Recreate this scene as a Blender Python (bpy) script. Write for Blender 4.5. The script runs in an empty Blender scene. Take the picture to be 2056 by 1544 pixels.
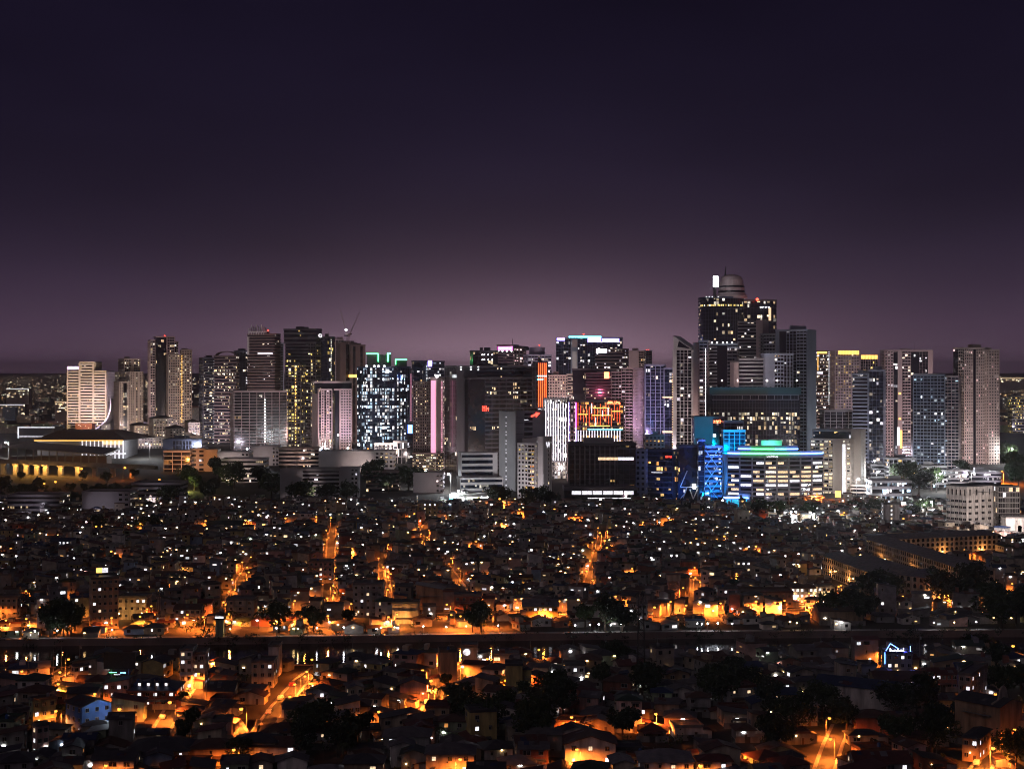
import bpy, math, random
from mathutils import Vector, noise
R = random.Random(11)
S = bpy.context.scene
C = S.collection
rad = math.radians
HAZE = 0.000058

# ------------------------------------------------------------------ camera
F, CZ, CU, HV = 3260.0, 113.0, 1028.0, 745.0      # focal length (px of the 2056 px photo), eye height, principal column, horizon row
cam_d = bpy.data.cameras.new('camera')
cam = bpy.data.objects.new('camera', cam_d); C.objects.link(cam)
cam.location = (0, 0, CZ); cam.rotation_euler = (rad(90), 0, 0)
cam_d.sensor_fit = 'HORIZONTAL'; cam_d.sensor_width = 36
cam_d.lens = 36 * F / 2056
cam_d.shift_y = -(772 - HV) / 2056
cam_d.clip_start = 1; cam_d.clip_end = 40000
S.camera = cam

# ------------------------------------------------------------------ sky, added fill sun, exposure
W = bpy.data.worlds.new('World'); S.world = W; W.use_nodes = True
nt = W.node_tree; nd = nt.nodes; lk = nt.links
for n in list(nd): nd.remove(n)
out = nd.new('ShaderNodeOutputWorld'); bg = nd.new('ShaderNodeBackground')
tc = nd.new('ShaderNodeTexCoord'); sep = nd.new('ShaderNodeSeparateXYZ')
lk.new(tc.outputs['Generated'], sep.inputs[0])
def wm(op, a, b=None, c=None):
    n = nd.new('ShaderNodeMath'); n.operation = op
    for i, v in enumerate((a, b, c)):
        if v is None: continue
        if isinstance(v, (int, float)): n.inputs[i].default_value = v
        else: lk.new(v, n.inputs[i])
    return n.outputs[0]
def wcol(fac, col):
    n = nd.new('ShaderNodeMix'); n.data_type = 'RGBA'; n.blend_type = 'MULTIPLY'; n.inputs[0].default_value = 1
    n.inputs[6].default_value = (*col, 1); cmb = nd.new('ShaderNodeCombineColor')
    for i in range(3): lk.new(fac, cmb.inputs[i])
    lk.new(cmb.outputs[0], n.inputs[7]); return n.outputs[2]
def wadd(a, b):
    n = nd.new('ShaderNodeMix'); n.data_type = 'RGBA'; n.blend_type = 'ADD'; n.inputs[0].default_value = 1
    lk.new(a, n.inputs[6]); lk.new(b, n.inputs[7]); return n.outputs[2]
zpos = wm('MAXIMUM', sep.outputs[2], 0.0)
glow_wide = wm('EXPONENT', wm('MULTIPLY', zpos, -11.0))          # light dome of the whole metropolis
glow_low = wm('EXPONENT', wm('MULTIPLY', zpos, -30.0))
az = wm('ARCTAN2', sep.outputs[0], sep.outputs[1])
city = wm('EXPONENT', wm('MULTIPLY', wm('POWER', wm('DIVIDE', wm('ADD', az, -0.005), 0.15), 2.0), -1.0))   # denser district ahead
cloud = nd.new('ShaderNodeTexNoise'); cloud.inputs['Scale'].default_value = 3.2; cloud.inputs['Detail'].default_value = 3
cm = nd.new('ShaderNodeMapping'); cm.inputs['Scale'].default_value = (1, 1, 3.5)
lk.new(tc.outputs['Generated'], cm.inputs[0]); lk.new(cm.outputs[0], cloud.inputs['Vector'])
cl = wm('MULTIPLY_ADD', cloud.outputs[0], 1.1, 0.45)
sky = nd.new('ShaderNodeTexSky'); sky.sky_type = 'NISHITA'; sky.sun_disc = False
sky.sun_elevation = rad(-6); sky.sun_rotation = rad(200); sky.altitude = 60
nsk = nd.new('ShaderNodeMix'); nsk.data_type = 'RGBA'; nsk.blend_type = 'MULTIPLY'; nsk.inputs[0].default_value = 1
nsk.inputs[7].default_value = (.02, .02, .02, 1); lk.new(sky.outputs[0], nsk.inputs[6])
c0 = wcol(wm('MULTIPLY', cl, 1.0), (.0056, .0039, .0118))
c1 = wcol(wm('MULTIPLY', glow_wide, cl), (.0175, .0125, .0265))
c2 = wcol(wm('MULTIPLY', glow_low, wm('MULTIPLY_ADD', cl, .5, .5)), (.112, .062, .088))
c3 = wcol(wm('MULTIPLY', wm('EXPONENT', wm('MULTIPLY', zpos, -42.0)), city), (.46, .29, .35))
lk.new(wadd(wadd(wadd(wadd(c0, c1), c2), c3), nsk.outputs[2]), bg.inputs[0])
bg.inputs[1].default_value = 1.0
lk.new(bg.outputs[0], out.inputs[0])

sun_d = bpy.data.lights.new('city_fill_sun', 'SUN'); sun_d.energy = 0.14; sun_d.angle = rad(40); sun_d.color = (1, .80, .86)  # added fill sun standing in for the city's ambient glow, no moon
sun = bpy.data.objects.new('city_fill_sun', sun_d); C.objects.link(sun)
sun.rotation_euler = (rad(52), 0, rad(-38))

S.view_settings.view_transform = 'Standard'; S.view_settings.look = 'None'
S.view_settings.exposure = 0.0; S.view_settings.gamma = 1.0; S.view_settings.use_curve_mapping = False
S.cycles.use_denoising = True
S.cycles.use_light_tree = True
S.cycles.max_bounces = 3; S.cycles.diffuse_bounces = 1; S.cycles.glossy_bounces = 2; S.cycles.transmission_bounces = 2
S.cycles.sample_clamp_indirect = 3.0
S.cycles.use_adaptive_sampling = False
S.cycles.filter_width = 1.0

# ------------------------------------------------------------------ materials
MATS = {}
def new_mat(name):
    m = bpy.data.materials.new(name); m.use_nodes = True; MATS[name] = m
    return m, m.node_tree.nodes, m.node_tree.links, m.node_tree.nodes['Principled BSDF']
def mat(name, col, rough=.8, var=.25, scale=.35, metal=0.0, bump=0.0, spec=.3, streak=False, detail_scale=None):
    m, n, l, p = new_mat(name)
    t = n.new('ShaderNodeTexCoord'); nz = n.new('ShaderNodeTexNoise'); nz.inputs['Scale'].default_value = scale; nz.inputs['Detail'].default_value = 6
    mp = n.new('ShaderNodeMapping'); l.new(t.outputs['Object'], mp.inputs[0])
    if streak: mp.inputs['Scale'].default_value = (1, 1, .22)
    l.new(mp.outputs[0], nz.inputs['Vector'])
    r = n.new('ShaderNodeValToRGB')
    r.color_ramp.elements[0].position = .3; r.color_ramp.elements[1].position = .72
    r.color_ramp.elements[0].color = (*[c * (1 - var) for c in col], 1)
    r.color_ramp.elements[1].color = (*[min(1, c * (1 + var * .55)) for c in col], 1)
    l.new(nz.outputs[0], r.inputs[0]); l.new(r.outputs[0], p.inputs['Base Color'])
    p.inputs['Roughness'].default_value = rough; p.inputs['Metallic'].default_value = metal
    p.inputs['Specular IOR Level'].default_value = spec
    if bump:
        b = n.new('ShaderNodeBump'); b.inputs['Strength'].default_value = bump; b.inputs['Distance'].default_value = .1
        n2 = n.new('ShaderNodeTexNoise'); n2.inputs['Scale'].default_value = detail_scale or scale * 6; l.new(t.outputs['Object'], n2.inputs['Vector'])
        l.new(n2.outputs[0], b.inputs['Height']); l.new(b.outputs[0], p.inputs['Normal'])
    return m
def roofmat(name, col):
    """corrugated sheet: ribs as bump, rust and patches as colour"""
    m, n, l, p = new_mat(name)
    t = n.new('ShaderNodeTexCoord'); nz = n.new('ShaderNodeTexNoise'); nz.inputs['Scale'].default_value = .5; nz.inputs['Detail'].default_value = 7
    l.new(t.outputs['Object'], nz.inputs['Vector'])
    r = n.new('ShaderNodeValToRGB'); e = r.color_ramp.elements
    e[0].position = .32; e[0].color = (*[c * .6 for c in col], 1)
    e[1].position = .62; e[1].color = (*col, 1)
    x = e.new(.75); x.color = (col[0] * 1.2 + .03, col[1] + .012, col[2] * .9 + .004, 1)
    l.new(nz.outputs[0], r.inputs[0]); l.new(r.outputs[0], p.inputs['Base Color'])
    p.inputs['Roughness'].default_value = .55; p.inputs['Metallic'].default_value = .15
    w = n.new('ShaderNodeTexWave'); w.inputs['Scale'].default_value = 1.3; l.new(t.outputs['Object'], w.inputs['Vector'])
    b = n.new('ShaderNodeBump'); b.inputs['Strength'].default_value = .35; b.inputs['Distance'].default_value = .05
    l.new(w.outputs[0], b.inputs['Height']); l.new(b.outputs[0], p.inputs['Normal'])
    return m
def attrmat(name, rough=.85, emit=None):
    """colour comes from the mesh attribute 'col' (one colour per house or per pane)"""
    m, n, l, p = new_mat(name)
    a = n.new('ShaderNodeAttribute'); a.attribute_name = 'col'
    t = n.new('ShaderNodeTexCoord'); nz = n.new('ShaderNodeTexNoise'); nz.inputs['Scale'].default_value = .45 if not emit else .9; nz.inputs['Detail'].default_value = 5
    l.new(t.outputs['Object'], nz.inputs['Vector'])
    mr = n.new('ShaderNodeMapRange'); mr.inputs[1].default_value = .3; mr.inputs[2].default_value = .7
    mr.inputs[3].default_value = .62 if not emit else .45; mr.inputs[4].default_value = 1.12 if not emit else 1.25
    l.new(nz.outputs[0], mr.inputs[0])
    vm = n.new('ShaderNodeVectorMath'); vm.operation = 'SCALE'
    l.new(a.outputs['Color'], vm.inputs[0]); l.new(mr.outputs[0], vm.inputs['Scale'])
    if emit:
        p.inputs['Base Color'].default_value = (.02, .02, .02, 1)
        l.new(vm.outputs[0], p.inputs['Emission Color']); p.inputs['Emission Strength'].default_value = emit
        m.cycles.emission_sampling = 'NONE'
    else:
        l.new(vm.outputs[0], p.inputs['Base Color'])
    p.inputs['Roughness'].default_value = rough
    return m
def emat(name, col, strength, sample=True):
    m, n, l, p = new_mat(name)
    p.inputs['Base Color'].default_value = (*[min(.8, c * .5) for c in col], 1)
    p.inputs['Emission Color'].default_value = (*col, 1); p.inputs['Emission Strength'].default_value = strength
    if not sample:
        m.cycles.emission_sampling = 'NONE'
        t = n.new('ShaderNodeTexCoord'); nz = n.new('ShaderNodeTexNoise'); nz.inputs['Scale'].default_value = 1.6; nz.inputs['Detail'].default_value = 3; l.new(t.outputs['Object'], nz.inputs['Vector'])
        mr = n.new('ShaderNodeMapRange'); mr.inputs[1].default_value = .35; mr.inputs[2].default_value = .65; mr.inputs[3].default_value = strength * .3; mr.inputs[4].default_value = strength * 1.3; l.new(nz.outputs[0], mr.inputs[0]); l.new(mr.outputs[0], p.inputs['Emission Strength'])
    return m
def glassmat(name, col, rough):
    m, n, l, p = new_mat(name)
    t = n.new('ShaderNodeTexCoord'); nz = n.new('ShaderNodeTexVoronoi'); nz.inputs['Scale'].default_value = .3
    l.new(t.outputs['Object'], nz.inputs['Vector'])
    vm = n.new('ShaderNodeVectorMath'); vm.operation = 'SCALE'; vm.inputs[0].default_value = col
    mr = n.new('ShaderNodeMapRange'); mr.inputs[3].default_value = .4; mr.inputs[4].default_value = 1.5
    sc = n.new('ShaderNodeSeparateColor'); l.new(nz.outputs['Color'], sc.inputs[0]); l.new(sc.outputs[0], mr.inputs[0])
    l.new(mr.outputs[0], vm.inputs['Scale']); l.new(vm.outputs[0], p.inputs['Base Color'])
    p.inputs['Roughness'].default_value = rough; p.inputs['Specular IOR Level'].default_value = .7
    n2 = n.new('ShaderNodeTexNoise'); n2.inputs['Scale'].default_value = .25; l.new(t.outputs['Object'], n2.inputs['Vector'])
    b = n.new('ShaderNodeBump'); b.inputs['Strength'].default_value = .12; b.inputs['Distance'].default_value = .2
    l.new(n2.outputs[0], b.inputs['Height']); l.new(b.outputs[0], p.inputs['Normal'])
    return m

WALLC = {'white': (.62, .58, .55), 'cream': (.50, .43, .33), 'grey': (.30, .29, .29), 'beige': (.42, .35, .28), 'pink': (.50, .31, .28),
         'pale green': (.30, .36, .24), 'pale blue': (.24, .31, .42), 'brick red': (.26, .10, .07), 'tan': (.36, .26, .17), 'raw concrete': (.24, .23, .22), 'yellow': (.50, .39, .16)}
ROOFC = {'rust brown': (.12, .065, .045), 'dark grey': (.065, .065, .07), 'dull red': (.14, .045, .035), 'dark green': (.035, .065, .045), 'dark blue': (.03, .05, .12), 'pale grey': (.24, .23, .23), 'zinc grey': (.15, .14, .14)}
for k, c in WALLC.items(): mat('wall ' + k, c, .88, .55, .55, bump=.2, streak=True)
for k, c in ROOFC.items(): roofmat('roof ' + k, c)
mat('tower white', (.62, .58, .57), .7, .12, .06); mat('tower beige', (.46, .37, .31), .75, .15, .06); mat('tower pink', (.50, .38, .37), .75, .15, .06)
mat('tower grey', (.28, .26, .27), .7, .18, .06); mat('tower dark', (.085, .075, .085), .6, .2, .06); mat('tower brown', (.17, .12, .11), .7, .2, .06)
mat('tower blue grey', (.27, .29, .36), .55, .15, .06); mat('tower navy', (.05, .055, .09), .5, .2, .06)
mat('concrete', (.27, .25, .24), .85, .3, .2, bump=.2); mat('dark concrete', (.12, .11, .11), .85, .3, .2)
mat('tower green', (.07, .11, .10), .6, .2, .06)
glassmat('glass dark', (.012, .011, .016), .14); glassmat('glass blue', (.012, .018, .035), .12); glassmat('glass brown', (.022, .014, .012), .18)
mat('pane', (.012, .012, .016), .12, .3, 2.0, spec=.6)
mat('window frame', (.35, .33, .31), .6, .15, 2.0)
mat('door wood', (.10, .055, .03), .6, .3, 1.0)
mat('pole metal', (.22, .21, .20), .5, .2, 1.0, metal=.4); mat('dark metal', (.06, .055, .055), .5, .2, 1.0, metal=.5)
mat('steel pink', (.42, .32, .32), .5, .15, .5, metal=.2)
mat('asphalt', (.05, .048, .048), .8, .35, .15, bump=.2, detail_scale=6)
mat('road paint', (.7, .68, .62), .7, .3, .8)
mat('ground soil', (.055, .045, .038), .95, .5, .03, bump=.3, detail_scale=1.2)
mat('embankment', (.27, .20, .18), .9, .4, .12, bump=.4, detail_scale=1.5, streak=True)
mat('bark', (.08, .055, .04), .9, .3, 1.5)
mat('tank steel', (.45, .45, .46), .35, .15, 1.0, metal=.7); mat('tank blue', (.03, .10, .30), .5, .15, 1.0)
for k, c in (('a', (.035, .055, .018)), ('b', (.05, .065, .02)), ('c', (.028, .045, .022))): mat('leaves ' + k, c, .7, .5, 1.2)
attrmat('house wall'); attrmat('house roof', .6); attrmat('lit pane', .4, 1.0)
emat('sodium', (1, .40, .06), 2.4); emat('white lamp', (.9, .95, 1), 14); emat('tube light', (.95, .97, 1), 40); emat('warm bulb', (1, .62, .25), 18); emat('red beacon', (1, .04, .02), 12)
emat('led green', (.10, 1, .30), 7.0); emat('led blue', (.10, .25, 1), 10.0); emat('led cyan', (.15, .85, 1), 6.0); emat('led violet', (.42, .3, 1), 7)
emat('led white', (.9, .85, 1), 2.2); emat('led magenta', (1, .1, .75), 7); emat('led pink', (1, .38, .58), 1.3); emat('led orange', (1, .12, .03), 2.6); emat('led red', (1, .05, .03), 5)
emat('led gold', (1, .55, .12), 2.5); emat('sign white', (.85, .9, 1), 12); emat('sign hot red', (1, .22, .08), 7); emat('board white', (.95, .93, 1), 1.3, False); emat('board cyan', (.05, .65, .95), 1.1, False)
PANES = {'dark': 'pane'}
for k, c, s in (('warm', (1, .70, .42), 1.35), ('white', (.95, .93, 1), 1.9), ('orange', (1, .40, .10), .8)):
    emat('pane ' + k, c, s, False); PANES[k] = 'pane ' + k
PAL = {'warm': [(1, .68, .36), (1, .8, .5), (1, .9, .75)], 'yellow': [(1, .72, .18), (1, .65, .15), (1, .85, .5)], 'white': [(1, .92, .9), (.95, .9, 1), (1, .8, .6)],
       'cool': [(.8, .88, 1), (.6, .8, 1), (1, .95, .95)], 'orange': [(1, .42, .1), (1, .6, .2)], 'pink': [(1, .6, .6), (1, .8, .75)], 'mixed': [(1, .75, .4), (.95, .92, 1), (1, .9, .8), (1, .62, .2)]}

# ------------------------------------------------------------------ geometry helpers
class MB:
    """collects faces in world coordinates; build() links them as one mesh object"""
    def __init__(s): s.v = []; s.f = []; s.m = []; s.c = []; s.mats = []
    def mi(s, m):
        if m not in s.mats: s.mats.append(m)
        return s.mats.index(m)
    def poly(s, pts, m, col=None):
        k = len(s.v); s.v += [tuple(p) for p in pts]; s.f.append(tuple(range(k, k + len(pts)))); s.m.append(s.mi(m)); s.c.append(col)
    def hexa(s, p, m, col=None):      # 8 points: bottom ring then top ring
        k = len(s.v); s.v += [tuple(q) for q in p]; i = s.mi(m)
        for q in ((3, 2, 1, 0), (4, 5, 6, 7), (0, 1, 5, 4), (1, 2, 6, 5), (2, 3, 7, 6), (3, 0, 4, 7)):
            s.f.append(tuple(k + j for j in q)); s.m.append(i); s.c.append(col)
    def box(s, x0, x1, y0, y1, z0, z1, m, col=None):
        s.hexa([(x0, y0, z0), (x1, y0, z0), (x1, y1, z0), (x0, y1, z0), (x0, y0, z1), (x1, y0, z1), (x1, y1, z1), (x0, y1, z1)], m, col)
    def fbox(s, P, t, n, s0, s1, z0, z1, d0, d1, m, col=None):   # box on a facade: along t, proud along n
        def q(a, d, z): return (P[0] + t[0] * a + n[0] * d, P[1] + t[1] * a + n[1] * d, z)
        s.hexa([q(s0, d1, z0), q(s1, d1, z0), q(s1, d0, z0), q(s0, d0, z0), q(s0, d1, z1), q(s1, d1, z1), q(s1, d0, z1), q(s0, d0, z1)], m, col)
    def fquad(s, P, t, n, s0, s1, z0, z1, d, m, col=None):
        def q(a, z): return (P[0] + t[0] * a + n[0] * d, P[1] + t[1] * a + n[1] * d, z)
        s.poly([q(s0, z0), q(s1, z0), q(s1, z1), q(s0, z1)], m, col)
    def tube(s, a, b, r0, r1, m, k=6, col=None):
        a = Vector(a); b = Vector(b); d = (b - a).normalized(); u = d.orthogonal().normalized(); w = d.cross(u)
        i = len(s.v); mi = s.mi(m)
        for p, r in ((a, r0), (b, r1)):
            for j in range(k):
                t = 2 * math.pi * j / k; s.v.append(tuple(p + (u * math.cos(t) + w * math.sin(t)) * r))
        for j in range(k):
            s.f.append((i + j, i + (j + 1) % k, i + k + (j + 1) % k, i + k + j)); s.m.append(mi); s.c.append(col)
        s.f.append(tuple(i + j for j in reversed(range(k)))); s.m.append(mi); s.c.append(col)
        s.f.append(tuple(i + k + j for j in range(k))); s.m.append(mi); s.c.append(col)
    def lathe(s, cx, cy, prof, m, k=12, sx=1, sy=1):
        i = len(s.v); mi = s.mi(m)
        for r, z in prof:
            for j in range(k): s.v.append((cx + r * sx * math.cos(2 * math.pi * j / k), cy + r * sy * math.sin(2 * math.pi * j / k), z))
        for q in range(len(prof) - 1):
            for j in range(k):
                a = i + q * k; s.f.append((a + j, a + (j + 1) % k, a + k + (j + 1) % k, a + k + j)); s.m.append(mi); s.c.append(None)
        s.f.append(tuple(i + (len(prof) - 1) * k + j for j in range(k))); s.m.append(mi); s.c.append(None)
        s.f.append(tuple(i + j for j in reversed(range(k)))); s.m.append(mi); s.c.append(None)
    def mesh(s, name, o=(0, 0, 0)):
        me = bpy.data.meshes.new(name)
        me.from_pydata([(x - o[0], y - o[1], z - o[2]) for x, y, z in s.v], [], s.f)
        for m in s.mats: me.materials.append(MATS[m])
        me.polygons.foreach_set('material_index', s.m)
        if any(c is not None for c in s.c):
            at = me.attributes.new('col', 'FLOAT_COLOR', 'CORNER'); buf = []
            for f, c in zip(s.f, s.c): buf += (list(c) + [1.0] if c else [0, 0, 0, 1.0]) * len(f)
            at.data.foreach_set('color', buf)
        me.update(); return me
    def build(s, name, parent=None, kind=None, loc=None):
        if not s.f: return None
        o = loc or (tuple(root_loc(parent)) if parent else (0, 0, 0))
        ob = bpy.data.objects.new(name, s.mesh(name, o)); C.objects.link(ob)
        if parent: ob.parent = parent
        else: ob.location = o
        if kind: ob['kind'] = kind
        return ob
def root_loc(o):
    while o.parent: o = o.parent
    return o.location
GROUPS = {}
REG = []
def tag(o, label, cat, group=None):
    o['label'] = label; o['category'] = cat
    if group: o['group'] = group
    REG.append(o); return o
def thing(name, label, cat, loc, rz=0, group=None):
    o = bpy.data.objects.new(name, None); o.empty_display_size = .5; C.objects.link(o); o.location = loc; o.rotation_euler = (0, 0, rz)
    return tag(o, label, cat, group)
def put(name, me, parent, loc=(0, 0, 0), rz=0, scale=None, kind=None):
    o = bpy.data.objects.new(name, me); C.objects.link(o); o.parent = parent; o.location = loc; o.rotation_euler = (0, 0, rz)
    if scale: o.scale = scale
    if kind: o['kind'] = kind
    return o
def point_light(name, parent, loc, col, watts, r=.3):
    d = bpy.data.lights.new(name, 'POINT'); d.energy = watts; d.color = col; d.shadow_soft_size = r
    o = bpy.data.objects.new(name, d); C.objects.link(o); o.parent = parent; o.location = loc
    return o
def spot_light(name, parent, loc, target, col, watts, ang=70, r=.4):
    d = bpy.data.lights.new(name, 'SPOT'); d.energy = watts; d.color = col; d.shadow_soft_size = r; d.spot_size = rad(ang); d.spot_blend = .6
    o = bpy.data.objects.new(name, d); C.objects.link(o); o.parent = parent; o.location = loc
    o.rotation_euler = (Vector(target) - Vector(loc)).to_track_quat('-Z', 'Y').to_euler(); return o
def px(u, D): return (u - CU) / F * D
def pz(v, D): return CZ - (v - HV) / F * D
def sstep(a, b, x):
    t = min(1, max(0, (x - a) / (b - a))); return t * t * (3 - 2 * t)
def river_near(x): return 630 + .05 * x + 3 * math.sin(x * .012)
def river_far(x): return 696 + .05 * x + 2.5 * math.sin(x * .012 + .5)
def terrain(x, y):
    z = 25 * sstep(1050, 1900, y)
    z += 66 * sstep(7000, 12500, y) * (.85 + .3 * noise.noise((x * .0006, y * .0003, 3)))
    return z
def gnd(u, v):
    y = F * CZ / (v - HV)
    for _ in range(30):
        z = terrain(px(u, y), y); y = F * (CZ - z) / (v - HV)
    return px(u, y), y, terrain(px(u, y), y)

# ------------------------------------------------------------------ ground, river, roads
def ground():
    xs = [-16000, -9000, -5000, -2500, -1200] + list(range(-700, 701, 35)) + [1200, 2500, 5000, 9000, 16000]
    rows = [lambda x, y=y: (y, terrain(x, y)) for y in (-600, 0, 200, 350, 450, 520, 575)]
    rows += [lambda x: (river_near(x), 0.0), lambda x: (river_near(x) + .6, -5.0), lambda x: (river_far(x) - .6, -5.0), lambda x: (river_far(x), 0.0)]
    rows += [lambda x, y=y: (y, terrain(x, y)) for y in [760, 900, 1040] + list(range(1080, 1960, 40)) + [2100, 2400, 3000, 4000, 5500, 7000, 8000, 9000, 10000, 11000, 12000, 12700, 14000, 18000, 26000]]
    b = MB()
    for x in xs:
        for f in rows: y, z = f(x); b.v.append((x, y, z))
    n = len(rows); g = b.mi('ground soil'); e = b.mi('embankment')
    for i in range(len(xs) - 1):
        for j in range(n - 1):
            b.f.append((i * n + j, (i + 1) * n + j, (i + 1) * n + j + 1, i * n + j + 1)); b.m.append(e if j in (7, 9) else g); b.c.append(None)
    o = b.build('ground', kind='structure')
    # water
    m, nn, l, p = new_mat('river water')
    p.inputs['Base Color'].default_value = (.010, .008, .008, 1); p.inputs['Roughness'].default_value = .06; p.inputs['IOR'].default_value = 1.33
    t = nn.new('ShaderNodeTexCoord'); mp = nn.new('ShaderNodeMapping'); mp.inputs['Scale'].default_value = (.35, 1.1, 1)
    nz = nn.new('ShaderNodeTexNoise'); nz.inputs['Scale'].default_value = .7; nz.inputs['Detail'].default_value = 4
    bp = nn.new('ShaderNodeBump'); bp.inputs['Strength'].default_value = .22; bp.inputs['Distance'].default_value = .25
    l.new(t.outputs['Object'], mp.inputs[0]); l.new(mp.outputs[0], nz.inputs['Vector']); l.new(nz.outputs[0], bp.inputs['Height']); l.new(bp.outputs[0], p.inputs['Normal'])
    b = MB(); xs2 = [-1200] + list(range(-700, 701, 35)) + [1200]
    for a, c in zip(xs2, xs2[1:]):
        b.poly([(a, river_near(a) - .1, -2.7), (c, river_near(c) - .1, -2.7), (c, river_far(c) + .1, -2.7), (a, river_far(a) + .1, -2.7)], 'river water')
    b.build('river', kind='structure')
    # raised promenade kerb and coping along the far bank, low wall on the near bank
    for nm, fn, d0, d1, h in (('embankment_wall', river_far, -.25, .55, .3), ('embankment_wall', river_near, -.55, .25, .5)):
        b = MB()
        for a, c in zip(xs2[1:-1], xs2[2:-1]):
            ya, yc = fn(a), fn(c)
            b.hexa([(a, ya + d0, -3.4), (c, yc + d0, -3.4), (c, yc + d1, -3.4), (a, ya + d1, -3.4), (a, ya + d0, h), (c, yc + d0, h), (c, yc + d1, h), (a, ya + d1, h)], 'embankment')
        b.build(nm, kind='structure')
    b = MB()
    for a, c in zip(xs2[1:-1], xs2[2:-1]):
        ya, yc = river_far(a), river_far(c)
        b.hexa([(a, ya + .6, -.2), (c, yc + .6, -.2), (c, yc + 5.2, -.2), (a, ya + 5.2, -.2), (a, ya + .6, .12), (c, yc + .6, .12), (c, yc + 5.2, .12), (a, ya + 5.2, .12)], 'concrete')
    b.build('promenade', kind='structure')
ground()
STREETS = []
def road(pts_px, width=4.6, marks=False):
    P = [Vector(gnd(u, v)[:2]) for u, v in pts_px]
    STREETS.append((P, width)); b = MB(); mk = MB()
    for i in range(len(P) - 1):
        d = (P[i + 1] - P[i]); L = d.length; d = d.normalized(); n = Vector((-d.y, d.x)) * width / 2
        k = max(1, int(L / 12))
        for j in range(k):
            a = P[i] + d * (L * j / k); c = P[i] + d * (L * (j + 1) / k)
            za = terrain(*a) + .03; zc = terrain(*c) + .03
            b.poly([(*(a - n), za), (*(c - n), zc), (*(c + n), zc), (*(a + n), za)], 'asphalt')
            if marks:
                h = Vector((-d.y, d.x)) * .09; e = a + (c - a) * .45
                mk.poly([(*(a - h), za + .005), (*(e - h), za + .005), (*(e + h), za + .005), (*(a + h), za + .005)], 'road paint')
            for sgn in (-1, 1):      # raised kerb with a narrow pavement
                q = n * sgn; w = n.normalized() * sgn * 1.1
                pts = [(*(a + q), za - .2), (*(c + q), zc - .2), (*(c + q + w), zc - .2), (*(a + q + w), za - .2)]
                pts += [(x, y, z + .32) for x, y, z in pts]
                b.hexa(pts if sgn < 0 else [pts[i] for i in (1, 0, 3, 2, 5, 4, 7, 6)], 'concrete')
    o = b.build('road', kind='structure')
    if mk.f: r = mk.build('road_marking', kind='structure'); r.parent = o
for p in [[(-60, 1246), (450, 1238), (1000, 1233), (1500, 1222), (2120, 1208)], [(655, 1236), (658, 1190), (664, 1110), (668, 1045)], [(776, 1235), (772, 1180), (768, 1110)],
          [(1172, 1200), (1192, 1140), (1208, 1080), (1212, 1050)], [(448, 1238), (470, 1190), (505, 1130)], [(855, 1110), (852, 1060), (870, 1042)], [(945, 1233), (925, 1180), (890, 1130)],
          [(520, 1475), (560, 1420), (605, 1366), (640, 1340)], [(862, 1432), (872, 1390), (878, 1345), (925, 1338)], [(318, 1475), (350, 1420), (392, 1356), (400, 1338)],
          [(40, 1392), (100, 1366), (142, 1338)], [(1930, 1600), (1985, 1520), (2030, 1470), (2110, 1420)], [(1650, 1560), (1672, 1495), (1690, 1455)], [(470, 1545), (500, 1445), (520, 1475)],
          [(1380, 1225), (1395, 1190), (1400, 1150)], [(-40, 1085), (300, 1068), (560, 1052), (900, 1045)]]:
    road(p, 7.0 if p[0][0] == -60 else 4.6, p[0][0] == -60)
# ------------------------------------------------------------------ towers
def place(u0, uc, u1, D, th):
    """corner pixel columns + distance + rotation -> front-left corner O, axes, width, depth"""
    a = rad(th); ax = Vector((math.cos(a), math.sin(a))); ay = Vector((-math.sin(a), math.cos(a)))
    k0, k1 = (u0 - CU) / F, (u1 - CU) / F
    if uc is None:
        x0, x1 = k0 * D, k1 * D; w = (x1 - x0); return Vector((x0, D)), Vector((1, 0)), Vector((0, 1)), w, None
    xc = (uc - CU) / F * D; Pc = Vector((xc, D))
    for _ in range(12):      # turn the block a little more until its visible side face has a sensible depth
        a = rad(th); ax = Vector((math.cos(a), math.sin(a))); ay = Vector((-math.sin(a), math.cos(a)))
        d = (xc - k0 * D) / (-ay.x + k0 * ay.y) if th > 0 else (k1 * D - xc) / (ay.x - k1 * ay.y)
        if 0 < d < 38: break
        th += 3 if th > 0 else -3
    if th > 0:
        w = (k1 * D - xc) / (ax.x - k1 * ax.y); d = (xc - k0 * D) / (-ay.x + k0 * ay.y); return Pc, ax, ay, w, d
    w = (xc - k0 * D) / (ax.x - k0 * ax.y) ; d = (k1 * D - xc) / (ay.x - k1 * ay.y)
    return Pc - ax * w, ax, ay, w, d
def segs(spec, L):
    ts = spec.split(); tot = sum(float(t[1:] or 1) for t in ts); x = 0; o = []
    for t in ts:
        f = float(t[1:] or 1) / tot * L; o.append((x, x + f, t[0])); x += f
    return o
def lit_col(r, pal, st):
    c = r.choice(PAL[pal]); k = st * (.3 + 2.2 * r.random() ** 1.8); return (c[0] * k, c[1] * k, c[2] * k)
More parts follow.
